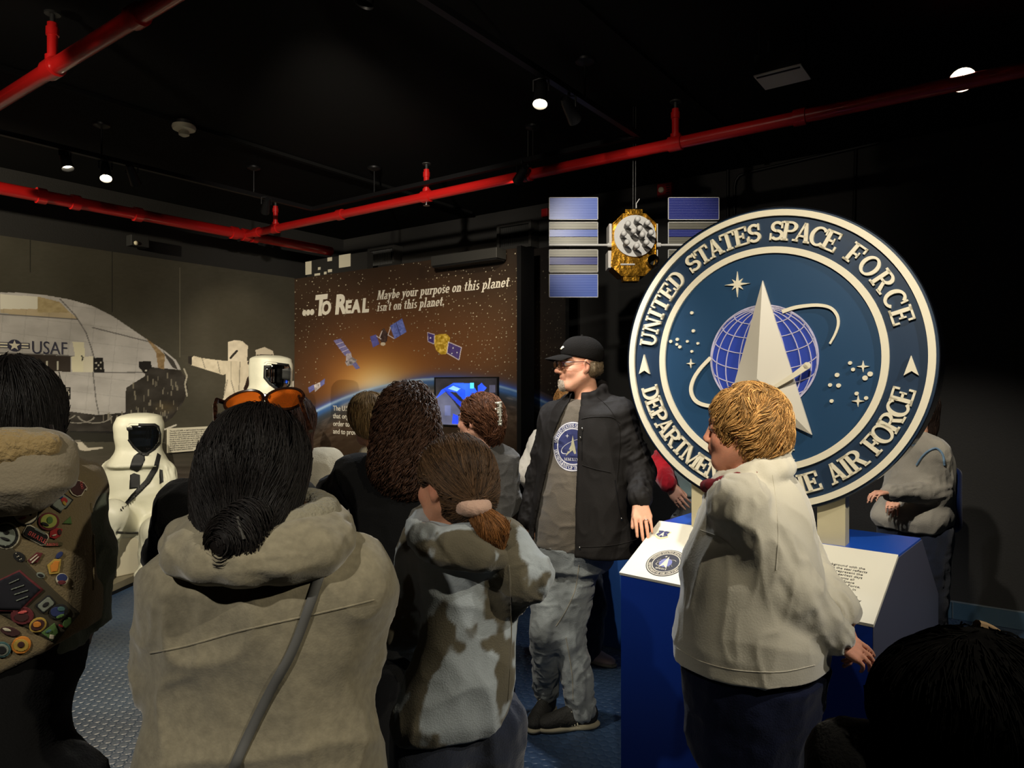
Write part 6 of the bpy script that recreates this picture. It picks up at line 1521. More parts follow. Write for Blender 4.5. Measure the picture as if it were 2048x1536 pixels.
hp = [Ell(w(0, -.020, .034), V3(.090, .106, .099), ax, .02), Ell(w(0, -.05, -.025), V3(.078, .072, .072), ax, .03), Ell(w(0, .112, -.045), V3(.11, .072, .118), ax, .015, 's'), Ell(w(-.085, .03, -.03), V3(.02, .035, .05), ax, .01, 's'), Half(w(0, -.0, -.085), -U_-F_*.35, .01, 'i')]
hair('hair', hp, .0042, M['hair'], wb, (188, 144, 86), 6500, .042, 7, swirl, .0011, .012, vary=.75, seed=8, capcol=.45, lumps=(.008, 34))
fr_ = rows([(940, 1446, 1562), (955, 1432, 1582), (978, 1420, 1604), (1010, 1405, 1620), (1060, 1385, 1630), (1120, 1366, 1640), (1180, 1358, 1648), (1240, 1350, 1654), (1300, 1347, 1655), (1345, 1350, 1652), (1420, 1356, 1646)], f, 1.15, 2.0)
J2 = dict(J)
fp = [Loft(fr_, f, 2.2, .04, fold=(.007, 5, 4))]+sleeve(J2, 'L', (.082, .068, .046), (.008, 15, 1.5))+sleeve(J2, 'R', (.078, .064, .046), (.008, 16, 1.5))
fp += ring(P(1496, 946, 2.0), .082, .088, .019, f, .045, .02, side=.0)+ring(P(1498, 968, 2.0), .092, .100, .021, f, .050, .02)
fp += [Cone(w(0, -.0, -.15), w(0, 0, -.0), .060, .062, .01, 's'), Half((0, 0, .862), (.0, 0, -1), .006)]
fl_ = soft_('fleece_jacket', fp, .006, M['fleece'], wb)
for L_, n_ in (([(1354, 1296), (1400, 1322), (1470, 1340), (1560, 1344), (1630, 1330)], 'hem'), ([(1376, 1165), (1368, 1230), (1366, 1280)], 'pocket_seam'), ([(1400, 1060), (1440, 1075), (1470, 1100)], 'seam'), ([(1545, 950), (1552, 1000), (1556, 1070), (1552, 1140)], 'seam')): drape_tube(n_, L_, fl_, .0016, M['fleece'], 0)
p = P(1430, 1366, 1.88); MB().tube([p+Z*.02, p-Z*.01], .002, 6).build('cord', M['fleece'], fl_); MB().sphere(p-Z*.012, .007, 8).build('cord_stop', M['off_white'], fl_, smooth=True)
soft_('shirt_collar', ring(P(1478, 955, 1.99), .08, .09, .014, f, .03), .006, mat('maroon_collar', s2l((110, 16, 28)), .9), wb)
soft_('trousers', legs(J, f, (.125, .10, .085), rows([(1325, 1368, 1650), (1380, 1374, 1640), (1450, 1376, 1622), (1500, 1380, 1612)], f, 1.1, 2.0), (.006, 10, 2)), .009, M['navy_pants'], wb)
for q in 'LR': shoe(J['an'+q], J['toe'+q], wb, M['shoe_black'], M['sole_cream'], .95)
# ================================================================ woman in the foreground: beige coat, sunglasses on her head
f = (.05, 1, 0); S = V3(1, -.05, 0)
J = Jd(head=(520, 956, 1.27), neck=(528, 1040, 1.26), chest=(530, 1200, 1.27), pelvis=(520, 1560, 1.27), shL=(378, 1180, 1.27), elL=(345, 1335, 1.30), wrL=(420, 1310, 1.52), shR=(698, 1165, 1.27), elR=(682, 1310, 1.32), wrR=(640, 1270, 1.52))
default_legs(J, f, J['pelvis'][0], 1.27, .80, .09)
FF = (.06, 1, -.05)
hL = hand_prims(J['wrL'], (.6, .5, .3), (-.2, .3, .8), +1, .9, curl=(.5, .5, .5, .5)); hR = hand_prims(J['wrR'], (-.6, .5, .3), (.2, .3, .8), -1, .9, curl=(.5, .5, .5, .5))
wf, w = body_mesh(J, f, 1.62, M['skin'], (hL, hR), FF, (0, 0, 1), .97, 1., 1., .006, 1., col=(196, 146, 116))
tagp(wf, 'woman in heather beige coat with sunglasses pushed up on black hair')
S_, F_, U_ = ax = frame(FF)
hp = [Ell(w(0, -.018, .030), V3(.088, .108, .104), ax, .02), Ell(w(-.004, -.052, -.045), V3(.086, .070, .105), ax, .04), Ell(w(.012, -.085, -.085), V3(.062, .052, .062), ax, .03), Ell(w(.0, .11, -.06), V3(.07, .07, .12), ax, .02, 's')]
def fl3(p):
    t = (w(.012, -.12, -.10)-p); t[:, 2] -= .02; return t
hr = hair('hair', hp, .004, M['hair'], wf, (26, 22, 21), 5200, .16, 10, fl3, .0009, .004, vary=.45, seed=21, capcol=.8, lumps=(.003, 40))
hb = hair('hair_bun', [Ell(w(.018, -.125, -.10), V3(.048, .038, .058), ax, .02), Ell(w(.035, -.115, -.06), V3(.03, .03, .035), ax, .02)], .004, M['hair'], hr, (26, 22, 21), 900, .09, 9, lambda p: np.cross(p-w(.018, -.12, -.1), F_)*1.+V3(.0, 0, .02), .001, .006, vary=.5, seed=22, capcol=.8)
MB().tube([Vector(w(.03, -.157, -.05)), Vector(w(.045, -.165, -.085))], .0035, 8).build('hair_pin', M['metal'], hr, smooth=True)
cr_ = rows([(1085, 440, 640), (1105, 380, 700), (1135, 330, 742), (1170, 312, 755), (1220, 308, 750), (1280, 305, 742), (1340, 308, 730), (1400, 305, 738), (1470, 290, 750), (1560, 272, 766), (1740, 262, 775)], f, 1.75, 1.27)
cp = [Loft(cr_, f, 2.5, .05, fold=(.006, 3, 6))]+sleeve(J, 'L', (.072, .066, .05), (.006, 12, 1.4))+sleeve(J, 'R', (.072, .066, .05), (.006, 12, 1.4))
nb_ = J['neck']
for q in 'LR': cp.append(Cone(mid(nb_, J['sh'+q], .3), J['sh'+q], .06, .072, .05))
coat = soft_('coat', cp, .0065, M['coat'], wf)
cl = ring(P(522, 1078, 1.24), .135, .11, .026, f, -.02, .03, fold=(.005, 14, 1.5))+ring(P(526, 1055, 1.245), .105, .10, .024, f, -.02, .03, fold=(.004, 14, 1.5))+[Ell(P(520, 1105, 1.19), V3(.12, .035, .045), None, .05, fold=(.004, 10, 12)), Cone(P(372, 1068, 1.22), P(440, 1105, 1.18), .012, .028, .03), Cone(P(352, 1058, 1.23), P(400, 1100, 1.19), .007, .014, .03)]
soft_('hood_collar', cl, .005, M['coat'], coat)
soft_('knit_scarf', ring(P(560, 1030, 1.26), .075, .07, .026, f, -.01, .02, fold=(.003, 60, 1))+ring(P(558, 1050, 1.26), .08, .075, .022, f, -.01, .02, fold=(.003, 60, 1)), .004, cloth('ribbed_grey_knit', (150, 144, 124), 1., bump=(120, .6, 4)), wf)
for L_ in ([(300, 1306), (372, 1292), (480, 1262), (600, 1235), (700, 1212), (748, 1200)],): drape_tube('seam', L_, coat, .0018, M['coat'], 0)
# strap across the back
def drape_ribbon(name, pts, o, wpx, m, parent, thick=.003, off=.004):
    ps = dense(smooth(pts, 6), 2); b = bmesh.new(); rowv = []; last = None
    for i, (x, y) in enumerate(ps):
        a = ps[max(i-1, 0)]; c = ps[min(i+1, len(ps)-1)]; dx, dy = c[0]-a[0], c[1]-a[1]; l = math.hypot(dx, dy) or 1; nx, ny = -dy/l*wpx/2, dx/l*wpx/2
        r = []
        for t in (-1, 0, 1):
            p, _ = cast(o, x+nx*t, y+ny*t, off, last)
            if p is None: break
            r.append(p)
        if len(r) < 3: continue
        if last is not None and (r[1]-last).length > .12: continue
        last = r[1]; rowv.append([b.verts.new(p) for p in r])
    for r0, r1 in zip(rowv, rowv[1:]):
        for j in (0, 1): b.faces.new((r0[j], r0[j+1], r1[j+1], r1[j]))
    me = bpy.data.meshes.new(name); b.to_mesh(me); b.free(); r = link(name, me, m, parent, True); q = r.modifiers.new('thickness', 'SOLIDIFY'); q.thickness = thick; return r
sb = tag(drape_ribbon('bag_strap', [(658, 1086), (640, 1150), (614, 1225), (585, 1300), (545, 1375), (505, 1455), (468, 1536), (440, 1600)], coat, 19, M['strap'], wf), 'grey crossbody strap')
soft_('trousers', legs(J, f, (.11, .085, .07), [(.70, J['pelvis'][0], 1.27, .18, .13), (.9, J['pelvis'][0], 1.27, .19, .14)], (.005, 10, 2)), .012, M['black_cloth'], wf)
for q in 'LR': shoe(J['an'+q], J['toe'+q], wf, M['shoe_black'], M['sole_cream'], .92)
# sunglasses on top of the head
SG = tag(empty('sunglasses', w(0, .07, .14), 'tortoiseshell sunglasses with amber lenses resting on black hair', 'sunglasses'))
M['tortoise'] = mat('tortoiseshell_frame', s2l((38, 20, 12)), .2, var=(90, .8), coat=.6); M['amber'] = mat('amber_lens', s2l((214, 108, 34)), .05, trans=.75, coat=.5)
fx = V3(1, 0, 0); fu = unit((0, .50, .55)); 
for cx_, cy_, rot in ((488, 803, -.22), (570, 797, .10)):
    c = A(P(cx_, cy_, 1.275)); a_ = fx*math.cos(rot)-fu*math.sin(rot)*1.; b_ = unit(np.cross(np.cross(a_, fu), a_)); n_ = unit(np.cross(a_, b_))
    e = [(math.cos(t)*.034, math.sin(t)*.025*(1+.12*math.cos(t))) for t in np.linspace(0, 2*PI, 28)]
    MB().tube([Vector(c+a_*x+b_*y) for x, y in e], .0030, 8, cap=False).build('rim', M['tortoise'], SG, smooth=True)
    MB().prism(e[:-1], c, a_, b_, n_, -.001, .001).build('lens', M['amber'], SG)
MB().tube([P(520, 797, 1.31), P(530, 791, 1.31), P(541, 795, 1.31)], .004, 8).build('bridge', M['tortoise'], SG, smooth=True)
for pts in ([(452, 806, 1.305), (434, 800, 1.29), (430, 812, 1.25), (431, 850, 1.20), (433, 882, 1.18)], [(606, 796, 1.305), (598, 790, 1.29), (602, 806, 1.25), (613, 835, 1.20), (622, 862, 1.18)]):
    MB().tube([P(*q) for q in pts], [.004, .0045, .004, .0035, .004], 8).build('temple', M['tortoise'], SG, smooth=True)
# ================================================================ girl in the badge-covered vest, far left
f = (-.08, 1, 0)
J = Jd(head=(28, 848, 1.36), neck=(28, 940, 1.35), chest=(30, 1060, 1.35), pelvis=(30, 1535, 1.35), shL=(-90, 985, 1.41), elL=(-125, 1120, 1.41), wrL=(-120, 1240, 1.42), shR=(126, 990, 1.41), elR=(168, 1112, 1.42), wrR=(182, 1222, 1.42))
default_legs(J, f, J['pelvis'][0], 1.35, .84, .08)
FF = (-.15, 1, -.05)
hR = hand_prims(J['wrR'], (-.22, -.1, -.95), (.9, .2, 0), -1, .92, curl=(.35, .45, .5, .35), thumb=.5); hL = hand_prims(J['wrL'], (0, 0, -1), (-.9, .2, 0), 1, .9)
gv, w = body_mesh(J, f, 1.66, M['skin'], (hL, hR), FF, (0, 0, 1), .95, 1., 1., .006, .68, col=(120, 92, 74))
tagp(gv, 'person with long black hair in khaki vest covered with round badges')
S_, F_, U_ = ax = frame(FF)
hp = [Ell(w(0, -.015, .030), V3(.086, .104, .100), ax, .02), Ell(w(.004, -.045, -.055), V3(.088, .068, .11), ax, .04), Ell(w(.0, .11, -.06), V3(.07, .07, .12), ax, .02, 's')]
hr = hair('hair', hp, .0045, M['hair'], gv, (20, 17, 16), 4200, .17, 9, down, .001, .004, vary=.4, seed=31, capcol=.8, keep=lambda v: v[:, 2] > w(0, 0, -.06)[2])
V, Q, C = tubes(np.stack([np.stack([A(P(*q)) for q in ((100+k*2, 850, 1.30), (106+k*2, 880, 1.29), (112+k*3, 905, 1.28), (118+k*3, 925+k*2, 1.28))]) for k in range(4)]), .0022, '', None, None, np.tile(A(s2l((26, 20, 18))), (4, 1))); mk('loose_strand', V, Q, M['hair'], hr, C)
vr = rows([(925, -60, 118), (945, -95, 150), (975, -120, 168), (1020, -130, 178), (1100, -132, 186), (1180, -132, 188), (1240, -130, 186), (1300, -128, 184), (1380, -126, 180)], f, 1.5, 1.35)
hood = soft_('hoodie', [Loft([(z, cx, cy, max(a-.028, .02), max(b-.028, .02)) for z, cx, cy, a, b in vr if z > 1.08], f, 2.4, .04)]+sleeve(J, 'R', (.062, .050, .040), (.006, 16, 1.6))+sleeve(J, 'L', (.062, .050, .040), (.006, 16, 1.6))+[Cone(mid(J['neck'], J['shR'], .2), J['shR'], .055, .062, .05), Cone(mid(J['neck'], J['shL'], .2), J['shL'], .055, .062, .05)], .0065, M['teal_hoodie'], gv)
a = P(0, 1345, 1.25); b = P(185, 1250, 1.3); nrm = Vector((-(b-a).z, 0, (b-a).x)).normalized()
vp = [Loft(vr, f, 2.5, .04, fold=(.005, 4, 6)), Cone(mid(J['neck'], J['shR'], .3)+V3(0, -.01, -.0), A(J['shR'])+V3(.018, 0, .006), .068, .066, .04), Half(a, (-nrm.x, 0, -nrm.z), .006), Cone(A(J['shR'])+V3(.105, 0, -.04), A(J['elR'])+V3(.092, 0, 0), .05, .065, .01, 's')]
vest = soft_('vest', vp, .006, M['vest'], hood)
soft_('hood', [Ell(P(18, 940, 1.24), V3(.108, .062, .062), None, .03, fold=(.005, 22, 4)), Ell(P(5, 975, 1.235), V3(.075, .045, .045), None, .05), Cone(P(-70, 905, 1.27), P(110, 905, 1.27), .036, .034, .04)], .005, M['hood_grey'], hood)
soft_('hood_lining', [Cone(P(-50, 898, 1.245), P(12, 905, 1.225), .030, .034, .03), Cone(P(12, 905, 1.215), P(92, 894, 1.235), .034, .026, .03)], .005, M['hood_lining'], hood, extra=lambda v: .003*noise3(v*160))
drape_tube('vest_piping', [(182, 1005), (185, 1060), (187, 1120), (186, 1180)], vest, .003, M['vest'], 0)
# badges sewn on the vest
BC = {k: mat('badge_'+k, s2l(c), .85) for k, c in dict(black=(22, 22, 22), white=(192, 184, 160), red=(150, 34, 34), green=(74, 104, 52), lime=(150, 156, 74), brown=(58, 28, 26), orange=(196, 122, 40), blue=(34, 46, 92), grey=(118, 124, 112), teal=(60, 92, 92), gold=(170, 140, 60), pink=(196, 84, 80), night=(16, 16, 26), maroon=(92, 30, 34), olive=(78, 72, 44)).items()}
def badge(poly, cols, off=.0028):
    """nested flat shapes; the first is the badge itself"""
    root = drape_poly('badge', poly, vest, BC[cols[0][0]], off, vest); k = 1
    if root is None: return None
    for c, pl_ in cols[1:]: drape_poly('badge_motif', pl_, vest, BC[c], off+.0011*k, root); k += 1
    return root
badge(ngon(52, 1024, 27, 27), [('black', 0), ('white', ngon(52, 1024, 24, 24)), ('black', ngon(58, 1016, 9, 6, 10, .5)), ('red', ngon(46, 1036, 8, 3, 8, -.3)), ('black', ngon(62, 1026, 3, 6, 8))])
badge(ngon(97, 1043, 21, 18), [('maroon', 0), ('lime', ngon(97, 1042, 16, 14)), ('green', ngon(99, 1040, 6, 7)), ('black', ngon(90, 1048, 8, 3, 10, .4))])
b_ = badge([(136, 975), (138, 965), (146, 961), (156, 962), (166, 967), (172, 976), (171, 982), (167, 981), (165, 985), (161, 992), (152, 994), (143, 990), (138, 983)], [('white', 0), ('brown', [(138, 975), (140, 967), (147, 963), (156, 964), (165, 969), (170, 977), (166, 979), (163, 984), (159, 990), (152, 992), (144, 988), (140, 982)])])
if b_: drape_text('badge_motif', 'Cookie'.replace('C', 'C').replace('k', 'h').replace('C', 'C'), vest, 0, 0, 1, 0, BC['pink'], b_) if 0 else drape_text('badge_motif', 'COOKIE'.replace('K', 'X') if 0 else 'COO', vest, 155, 966, 5, 1.4, BC['pink'], b_, .006)
badge([(101, 1012), (113, 986), (118, 989), (122, 984), (145, 1000), (132, 1017), (124, 1017), (121, 1026)], [('black', 0), ('grey', [(104, 1011), (114, 990), (121, 987), (141, 1001), (131, 1014), (120, 1022)]), ('red', ngon(126, 1001, 7, 5, 10, .5)), ('gold', ngon(126, 1007, 5, 3, 8, 1)), ('blue', ngon(118, 995, 5, 3, 8))])
b_ = badge([(73, 996), (84, 982), (94, 980), (113, 983), (104, 1000), (96, 1010), (84, 1003)], [('black', 0), ('night', ngon(92, 994, 10, 8))])
if b_: drape_text('badge_motif', 'PH', vest, 82, 998, 10, .55, BC['white'], b_, .006)
badge([(121, 950), (130, 943), (137, 949), (139, 958), (136, 968), (128, 962)], [('maroon', 0), ('pink', [(124, 950), (130, 945), (135, 950), (137, 958), (134, 964)])])
badge(ngon(113, 966, 9, 6, 12, -.4), [('black', 0), ('white', ngon(111, 965, 3, 4, 8, .5))]); badge(ngon(125, 975, 8, 6, 10, .2), [('brown', 0)])
badge(ngon(14, 1071, 27, 27), [('white', 0), ('black', ngon(14, 1071, 24, 24)), ('grey', ngon(13, 1071, 20, 20)), ('black', ngon(16, 1064, 6, 4, 10)), ('black', ngon(14, 1076, 10, 2.5, 10, .3))])
b_ = badge(rrect(72, 1070, 50, 26, .5), [('white', 0), ('black', rrect(72, 1070, 46, 22, .5)), ('grey', rrect(80, 1062, 24, 5, .5))])
if b_: drape_text('badge_motif', 'SHARE', vest, 56, 1068, 8.5, .5, BC['pink'], b_, .0065); drape_text('badge_motif', 'COOKIE'.replace('K', 'H'), vest, 0, 0, 1, 0, BC['white'], b_) if 0 else None
b_ = badge([(100, 1062), (112, 1056), (124, 1058), (120, 1072), (110, 1078), (98, 1074)], [('red', 0), ('brown', ngon(118, 1064, 4, 6)), ('white', ngon(108, 1070, 5, 1.5, 8, -.3))])
b_ = badge(rrect(106, 1088, 36, 8, -.02), [('olive', 0)])
if b_: drape_text('badge_motif', 'ASING', vest, 92, 1091, 5.5, 0, BC['pink'], b_, .0045)
badge([(124, 1047), (139, 1033), (142, 1048)], [('green', 0)])
badge(ngon(40, 1113, 13, 9, 14, .6), [('black', 0)]+[('white', ngon(34+k*3, 1108+k*2.4+(k % 2)*4-2, 1.2, 1.2, 6)) for k in range(5)])
badge([(56, 1120), (74, 1104), (86, 1106), (76, 1124), (62, 1127)], [('maroon', 0), ('white', [(60, 1119), (74, 1108), (76, 1109), (62, 1121)]), ('white', [(63, 1124), (77, 1112), (79, 1113), (66, 1126)])])
badge([(94, 1130), (108, 1118), (122, 1118), (118, 1146), (99, 1149)], [('gold', 0), ('orange', [(100, 1131), (110, 1121), (118, 1122), (114, 1142), (102, 1144)])])
badge(ngon(123, 1158, 12, 12), [('white', 0), ('blue', ngon(123, 1155, 10, 8)), ('maroon', ngon(122, 1164, 8, 4))]); badge(ngon(82, 1150, 9, 6, 12, .3), [('grey', 0), ('black', ngon(82, 1150, 6, 3, 10, .3))])
badge(ngon(118, 1110, 9, 5, 12, -.8), [('blue', 0)])
# dark sash with badges
sash = drape_poly('sash', [(-60, 1062), (4, 1068), (30, 1100), (108, 1180), (158, 1226), (110, 1286), (60, 1258), (0, 1226), (-60, 1190)], vest, mat('brown_sash', s2l((60, 54, 38)), .9), .0022, vest, 9)
def sb_(poly, cols): return badge(poly, cols, .0052)
b_ = sb_([(0, 1158), (42, 1138), (88, 1178), (44, 1222), (0, 1222), (-14, 1190)], [('maroon', 0), ('night', [(2, 1160), (41, 1142), (82, 1178), (42, 1218), (2, 1216), (-10, 1190)])])
if b_:
    for (x, y, L_) in ((22, 1164, 20), (26, 1176, 26), (32, 1186, 28), (36, 1198, 24)): drape_poly('badge_motif', [(x, y), (x+L_, y-9), (x+L_, y-7), (x, y+2)], vest, BC['grey'], .0085, b_)
sb_(rrect(92, 1207, 34, 24, -.7), [('black', 0), ('grey', rrect(92, 1207, 28, 18, -.7)), ('black', ngon(92, 1207, 7, 4, 10, -.6))]); sb_(ngon(116, 1222, 19, 15, 16, -.4), [('black', 0), ('blue', ngon(113, 1222, 13, 10)), ('teal', ngon(120, 1216, 7, 5)), ('green', ngon(118, 1230, 8, 3, 10, -.4))])
sb_(ngon(47, 1229, 23, 18, 16), [('maroon', 0), ('brown', ngon(46, 1232, 14, 9)), ('pink', ngon(48, 1222, 10, 3, 10, -.2))]); sb_(ngon(77, 1248, 18, 14, 16, -.6), [('gold', 0), ('brown', ngon(77, 1248, 14, 10, 12, -.6)), ('orange', ngon(76, 1246, 7, 6))])
sb_([(83, 1264), (108, 1244), (116, 1262), (104, 1280)], [('green', 0), ('white', rrect(103, 1272, 9, 9, .2)), ('teal', ngon(97, 1260, 6, 3, 8, -.5))]); sb_(ngon(132, 1244, 12, 7, 12, -1), [('green', 0), ('red', ngon(120, 1250, 5, 2.5, 8, .5))])
badge(ngon(44, 1289, 20, 17, 16, -.5), [('orange', 0), ('gold', ngon(44, 1289, 15, 12)), ('brown', ngon(44, 1287, 7, 6))]); badge(ngon(22, 1262, 20, 9, 14, .25), [('brown', 0), ('white', ngon(16, 1258, 9, 3, 10, .3))]); badge(ngon(6, 1298, 18, 16, 14), [('teal', 0), ('grey', ngon(6, 1298, 14, 12)), ('black', ngon(6, 1298, 10, 8))])
soft_('trousers', legs(J, f, (.092, .075, .06), rows([(1255, -90, 158), (1330, -95, 146), (1400, -90, 132)], f, 1.12, 1.36), (.004, 10, 2)), .010, M['black_cloth'], gv)
for q in 'LR': shoe(J['an'+q], J['toe'+q], gv, M['shoe_black'], M['sole_cream'], .9)
# ================================================================ girl in the mottled hoodie
f = (-.30, .95, 0)
J = Jd(head=(905, 972, 1.74), neck=(905, 1052, 1.74), chest=(925, 1150, 1.75), pelvis=(905, 1440, 1.76), shL=(860, 1092, 1.80), elL=(806, 1245, 1.83), wrL=(850, 1300, 2.0), shR=(1002, 1098, 1.72), elR=(1048, 1150, 1.70), wrR=(1000, 1205, 1.84))
default_legs(J, f, .0-.13, 1.78, .76, .08)
FF = (-.80, .58, -.05)
hR = hand_prims(J['wrR'], (-.8, .5, -.2), (0, 0, 1), -1, .8, curl=(.5, .5, .5, .5)); hL = hand_prims(J['wrL'], (.4, .8, .1), (0, 0, 1), 1, .8, curl=(.5, .5, .5, .5))
gt, w = body_mesh(J, f, 1.47, M['skin'], (hL, hR), FF, (0, 0, 1), .93, 1.02, .85, .0055, .78, col=(206, 150, 120), neck=.046)
tagp(gt, 'girl with brown ponytail and pink scrunchie in mottled grey hoodie')
S_, F_, U_ = ax = frame(FF); face_extras(gt, w, .93, J['head'], FF)
tail0 = A(P(946, 1012, 1.66))
hp = [Ell(w(0, -.018, .032), V3(.083, .103, .096), ax, .02), Ell(w(.0, -.050, -.02), V3(.074, .066, .07), ax, .03), Cone(w(0, -.06, -.03), tail0, .05, .018, .03), Ell(w(0, .112, -.04), V3(.10, .070, .115), ax, .02, 's'), Ell(w(-.085, .022, -.035), V3(.040, .050, .058), ax, .012, 's')]
hr = hair('hair', hp, .004, M['hair'], gt, (84, 62, 42), 6500, .16, 11, lambda p: (tail0-p)+V3(0, 0, .02), .0011, .0035, vary=.8, seed=41, capcol=.5, lumps=(.003, 60))
tp = [Cone(tail0, P(985, 1060, 1.645), .020, .030, .02), Cone(P(985, 1060, 1.645), P(1002, 1108, 1.66), .030, .006, .02)]
def tfl(p): d = A(P(1004, 1116, 1.66))-p; return d
hair('ponytail', tp, .004, M['hair'], hr, (132, 88, 48), 2200, .12, 9, tfl, .0009, .004, vary=.5, seed=42, capcol=.7)
soft_('scrunchie', ring(tail0, .024, .024, .017, (.5, .1, -.8) if 0 else (.2, .97, 0), 0, .01, 16, fold=(.004, 60, 1.)), .0035, cloth('pink_scrunchie', (206, 170, 150), .95), hr)
def dye(v):
    n = fbm(v*V3(9.5, 9.5, 7.)+3, 4)+.10*noise3(v*34); t = sstep(.05, .13, n)[:, None]; a_ = A(s2l((96, 90, 74))); b_ = A(s2l((166, 174, 178))); c_ = a_*(1-t)+b_*t
    return c_*(1+noise3(v*60)*.06)[:, None]
hr_ = rows([(1052, 868, 975), (1072, 850, 1005), (1100, 838, 1030), (1150, 842, 1030), (1210, 850, 1026), (1270, 845, 1026), (1330, 825, 1026), (1390, 800, 1020), (1430, 785, 1010), (1462, 792, 990)], f, 1.45, 1.75)
a = P(790, 1490, 1.65); b = P(1012, 1432, 1.65); nrm = Vector((-(b-a).z, 0, (b-a).x)).normalized()
hp2 = [Loft(hr_, f, 2.3, .04, fold=(.008, 4, 5))]+sleeve(J, 'L', (.070, .066, .045), (.010, 13, 1.5))+sleeve(J, 'R', (.064, .062, .045), (.009, 14, 1.5))+[Cone(mid(J['neck'], J['sh'+q], .3), J['sh'+q], .05, .062, .05) for q in 'LR']
hood2 = soft_('hoodie', hp2, .0055, M['cloth_attr'], gt, dye)
hd2 = ring(P(905, 1062, 1.73), .085, .085, .024, f, -.035, .03, 16, (.004, 18, 1.5))+[Ell(P(950, 1085, 1.665), V3(.080, .045, .05), (V3(.94, .34, 0), V3(-.3, .94, 0), V3(0, 0, 1)), .04, fold=(.005, 12, 10)), Cone(P(868, 1068, 1.68), P(960, 1112, 1.625), .018, .026, .03, fold=(.003, 12, 1)), Cone(P(960, 1112, 1.625), P(1012, 1120, 1.66), .026, .02, .03)]
soft_('hood', hd2, .005, M['cloth_attr'], hood2, dye)
for L_ in ([(1018, 1130), (1022, 1200), (1022, 1300), (1016, 1400)],): drape_tube('seam', L_, hood2, .002, cloth('seam_taupe', (104, 98, 82)), 0)
soft_('trousers', legs(J, f, (.088, .066, .055), rows([(1420, 790, 985), (1470, 785, 972), (1520, 785, 962)], f, 1.3, 1.77), (.005, 12, 2)), .009, cloth('slate_leggings', (36, 42, 58)), gt)
for q in 'LR': shoe(J['an'+q], J['toe'+q], gt, M['shoe_black'], M['sole_cream'], .85)
# ================================================================ woman with long curly hair, black top
M['hair_dark'] = mat('dark_hair', attr=True, rough=.8, spec=.08)
f = (0, 1, 0)
J = Jd(head=(815, 842, 2.32), neck=(818, 915, 2.32), chest=(820, 1000, 2.32), pelvis=(815, 1190, 2.32), shL=(712, 952, 2.32), elL=(672, 985, 2.40), wrL=(722, 955, 2.62), shR=(915, 952, 2.32), elR=(945, 1030, 2.40), wrR=(880, 960, 2.62))
default_legs(J, f, J['pelvis'][0], 2.32, .84, .09)
hL = hand_prims(J['wrL'], (.3, .4, .8), (0, .3, 1), 1, .9, curl=(.5, .5, .5, .5)); hR = hand_prims(J['wrR'], (-.3, .4, .8), (0, .3, 1), -1, .9, curl=(.5, .5, .5, .5))
wc, w = body_mesh(J, f, 1.66, M['skin'], (hL, hR), (0, 1, -.04), (0, 0, 1), .98, 1, 1, .008, 1., col=SKIN)
tagp(wc, 'woman with long dark curly hair in black top facing the Earth mural')
S_, F_, U_ = ax = frame((0, 1, -.04))
hp = [Ell(w(0, -.015, .025), V3(.084, .106, .100), ax, .03), Ell(w(.004, -.05, -.06), V3(.098, .080, .12), ax, .05), Ell(w(.012, -.065, -.15), V3(.112, .07, .10), ax, .05), Ell(w(.0, .11, -.06), V3(.07, .06, .12), ax, .02, 's')]
hair('hair', hp, .006, M['hair'], wc, (74, 50, 36), 4600, .16, 26, down, .0018, .009, wave=.009, freq=105, vary=.55, seed=51, capcol=.45, lumps=(.008, 40), keep=lambda v: v[:, 1] < w(0, .06, 0)[1])
tr_ = rows([(920, 765, 872), (938, 722, 908), (960, 704, 926), (1000, 702, 930), (1060, 704, 926), (1120, 702, 925), (1160, 706, 922)], f, 1.7, 2.32)
tp_ = soft_('top', [Loft(tr_, f, 2.4, .04, fold=(.004, 6, 6))]+sleeve(J, 'L', (.066, .058, .04), (.006, 18, 1.6))+sleeve(J, 'R', (.066, .058, .04), (.006, 18, 1.6))+[Cone(mid(J['neck'], J['sh'+q], .3), J['sh'+q], .05, .06, .05) for q in 'LR'], .008, M['black_cloth'], wc)
soft_('trousers', legs(J, f, (.105, .08, .065), rows([(1140, 706, 924), (1200, 704, 926)], f, 1.5, 2.32), (.005, 10, 2)), .012, M['black_cloth'], wc)
for q in 'LR': shoe(J['an'+q], J['toe'+q], wc, M['shoe_black'], M['sole_cream'], .9)
# ================================================================ woman with the claw clip
f = (-.35, .94, 0)
J = Jd(head=(957, 842, 3.4), neck=(968, 890, 3.4), chest=(962, 960, 3.4), pelvis=(960, 1075, 3.4), shL=(912, 922, 3.36), elL=(902, 990, 3.42), wrL=(920, 950, 3.65), shR=(1008, 922, 3.44), elR=(1018, 1000, 3.46), wrR=(970, 1015, 3.65))
default_legs(J, f, J['pelvis'][0], 3.4, .84, .09)
FF = (-.90, .42, -.06)
hL = hand_prims(J['wrL'], (-.2, .5, .6), (0, -.3, 1), 1, .9, curl=(.3, .3, .3, .3)); hR = hand_prims(J['wrR'], (-.8, .3, .1), (0, 0, 1), -1, .9, curl=(.4, .4, .4, .4))
wk, w = body_mesh(J, f, 1.6, M['skin'], (hL, hR), FF, (0, 0, 1), .99, 1.02, .96, .006, .95, col=(240, 184, 156))
tagp(wk, 'woman in charcoal shirt with silvery claw clip in wavy brown hair')
S_, F_, U_ = ax = frame(FF); face_extras(wk, w, .99, J['head'], FF)
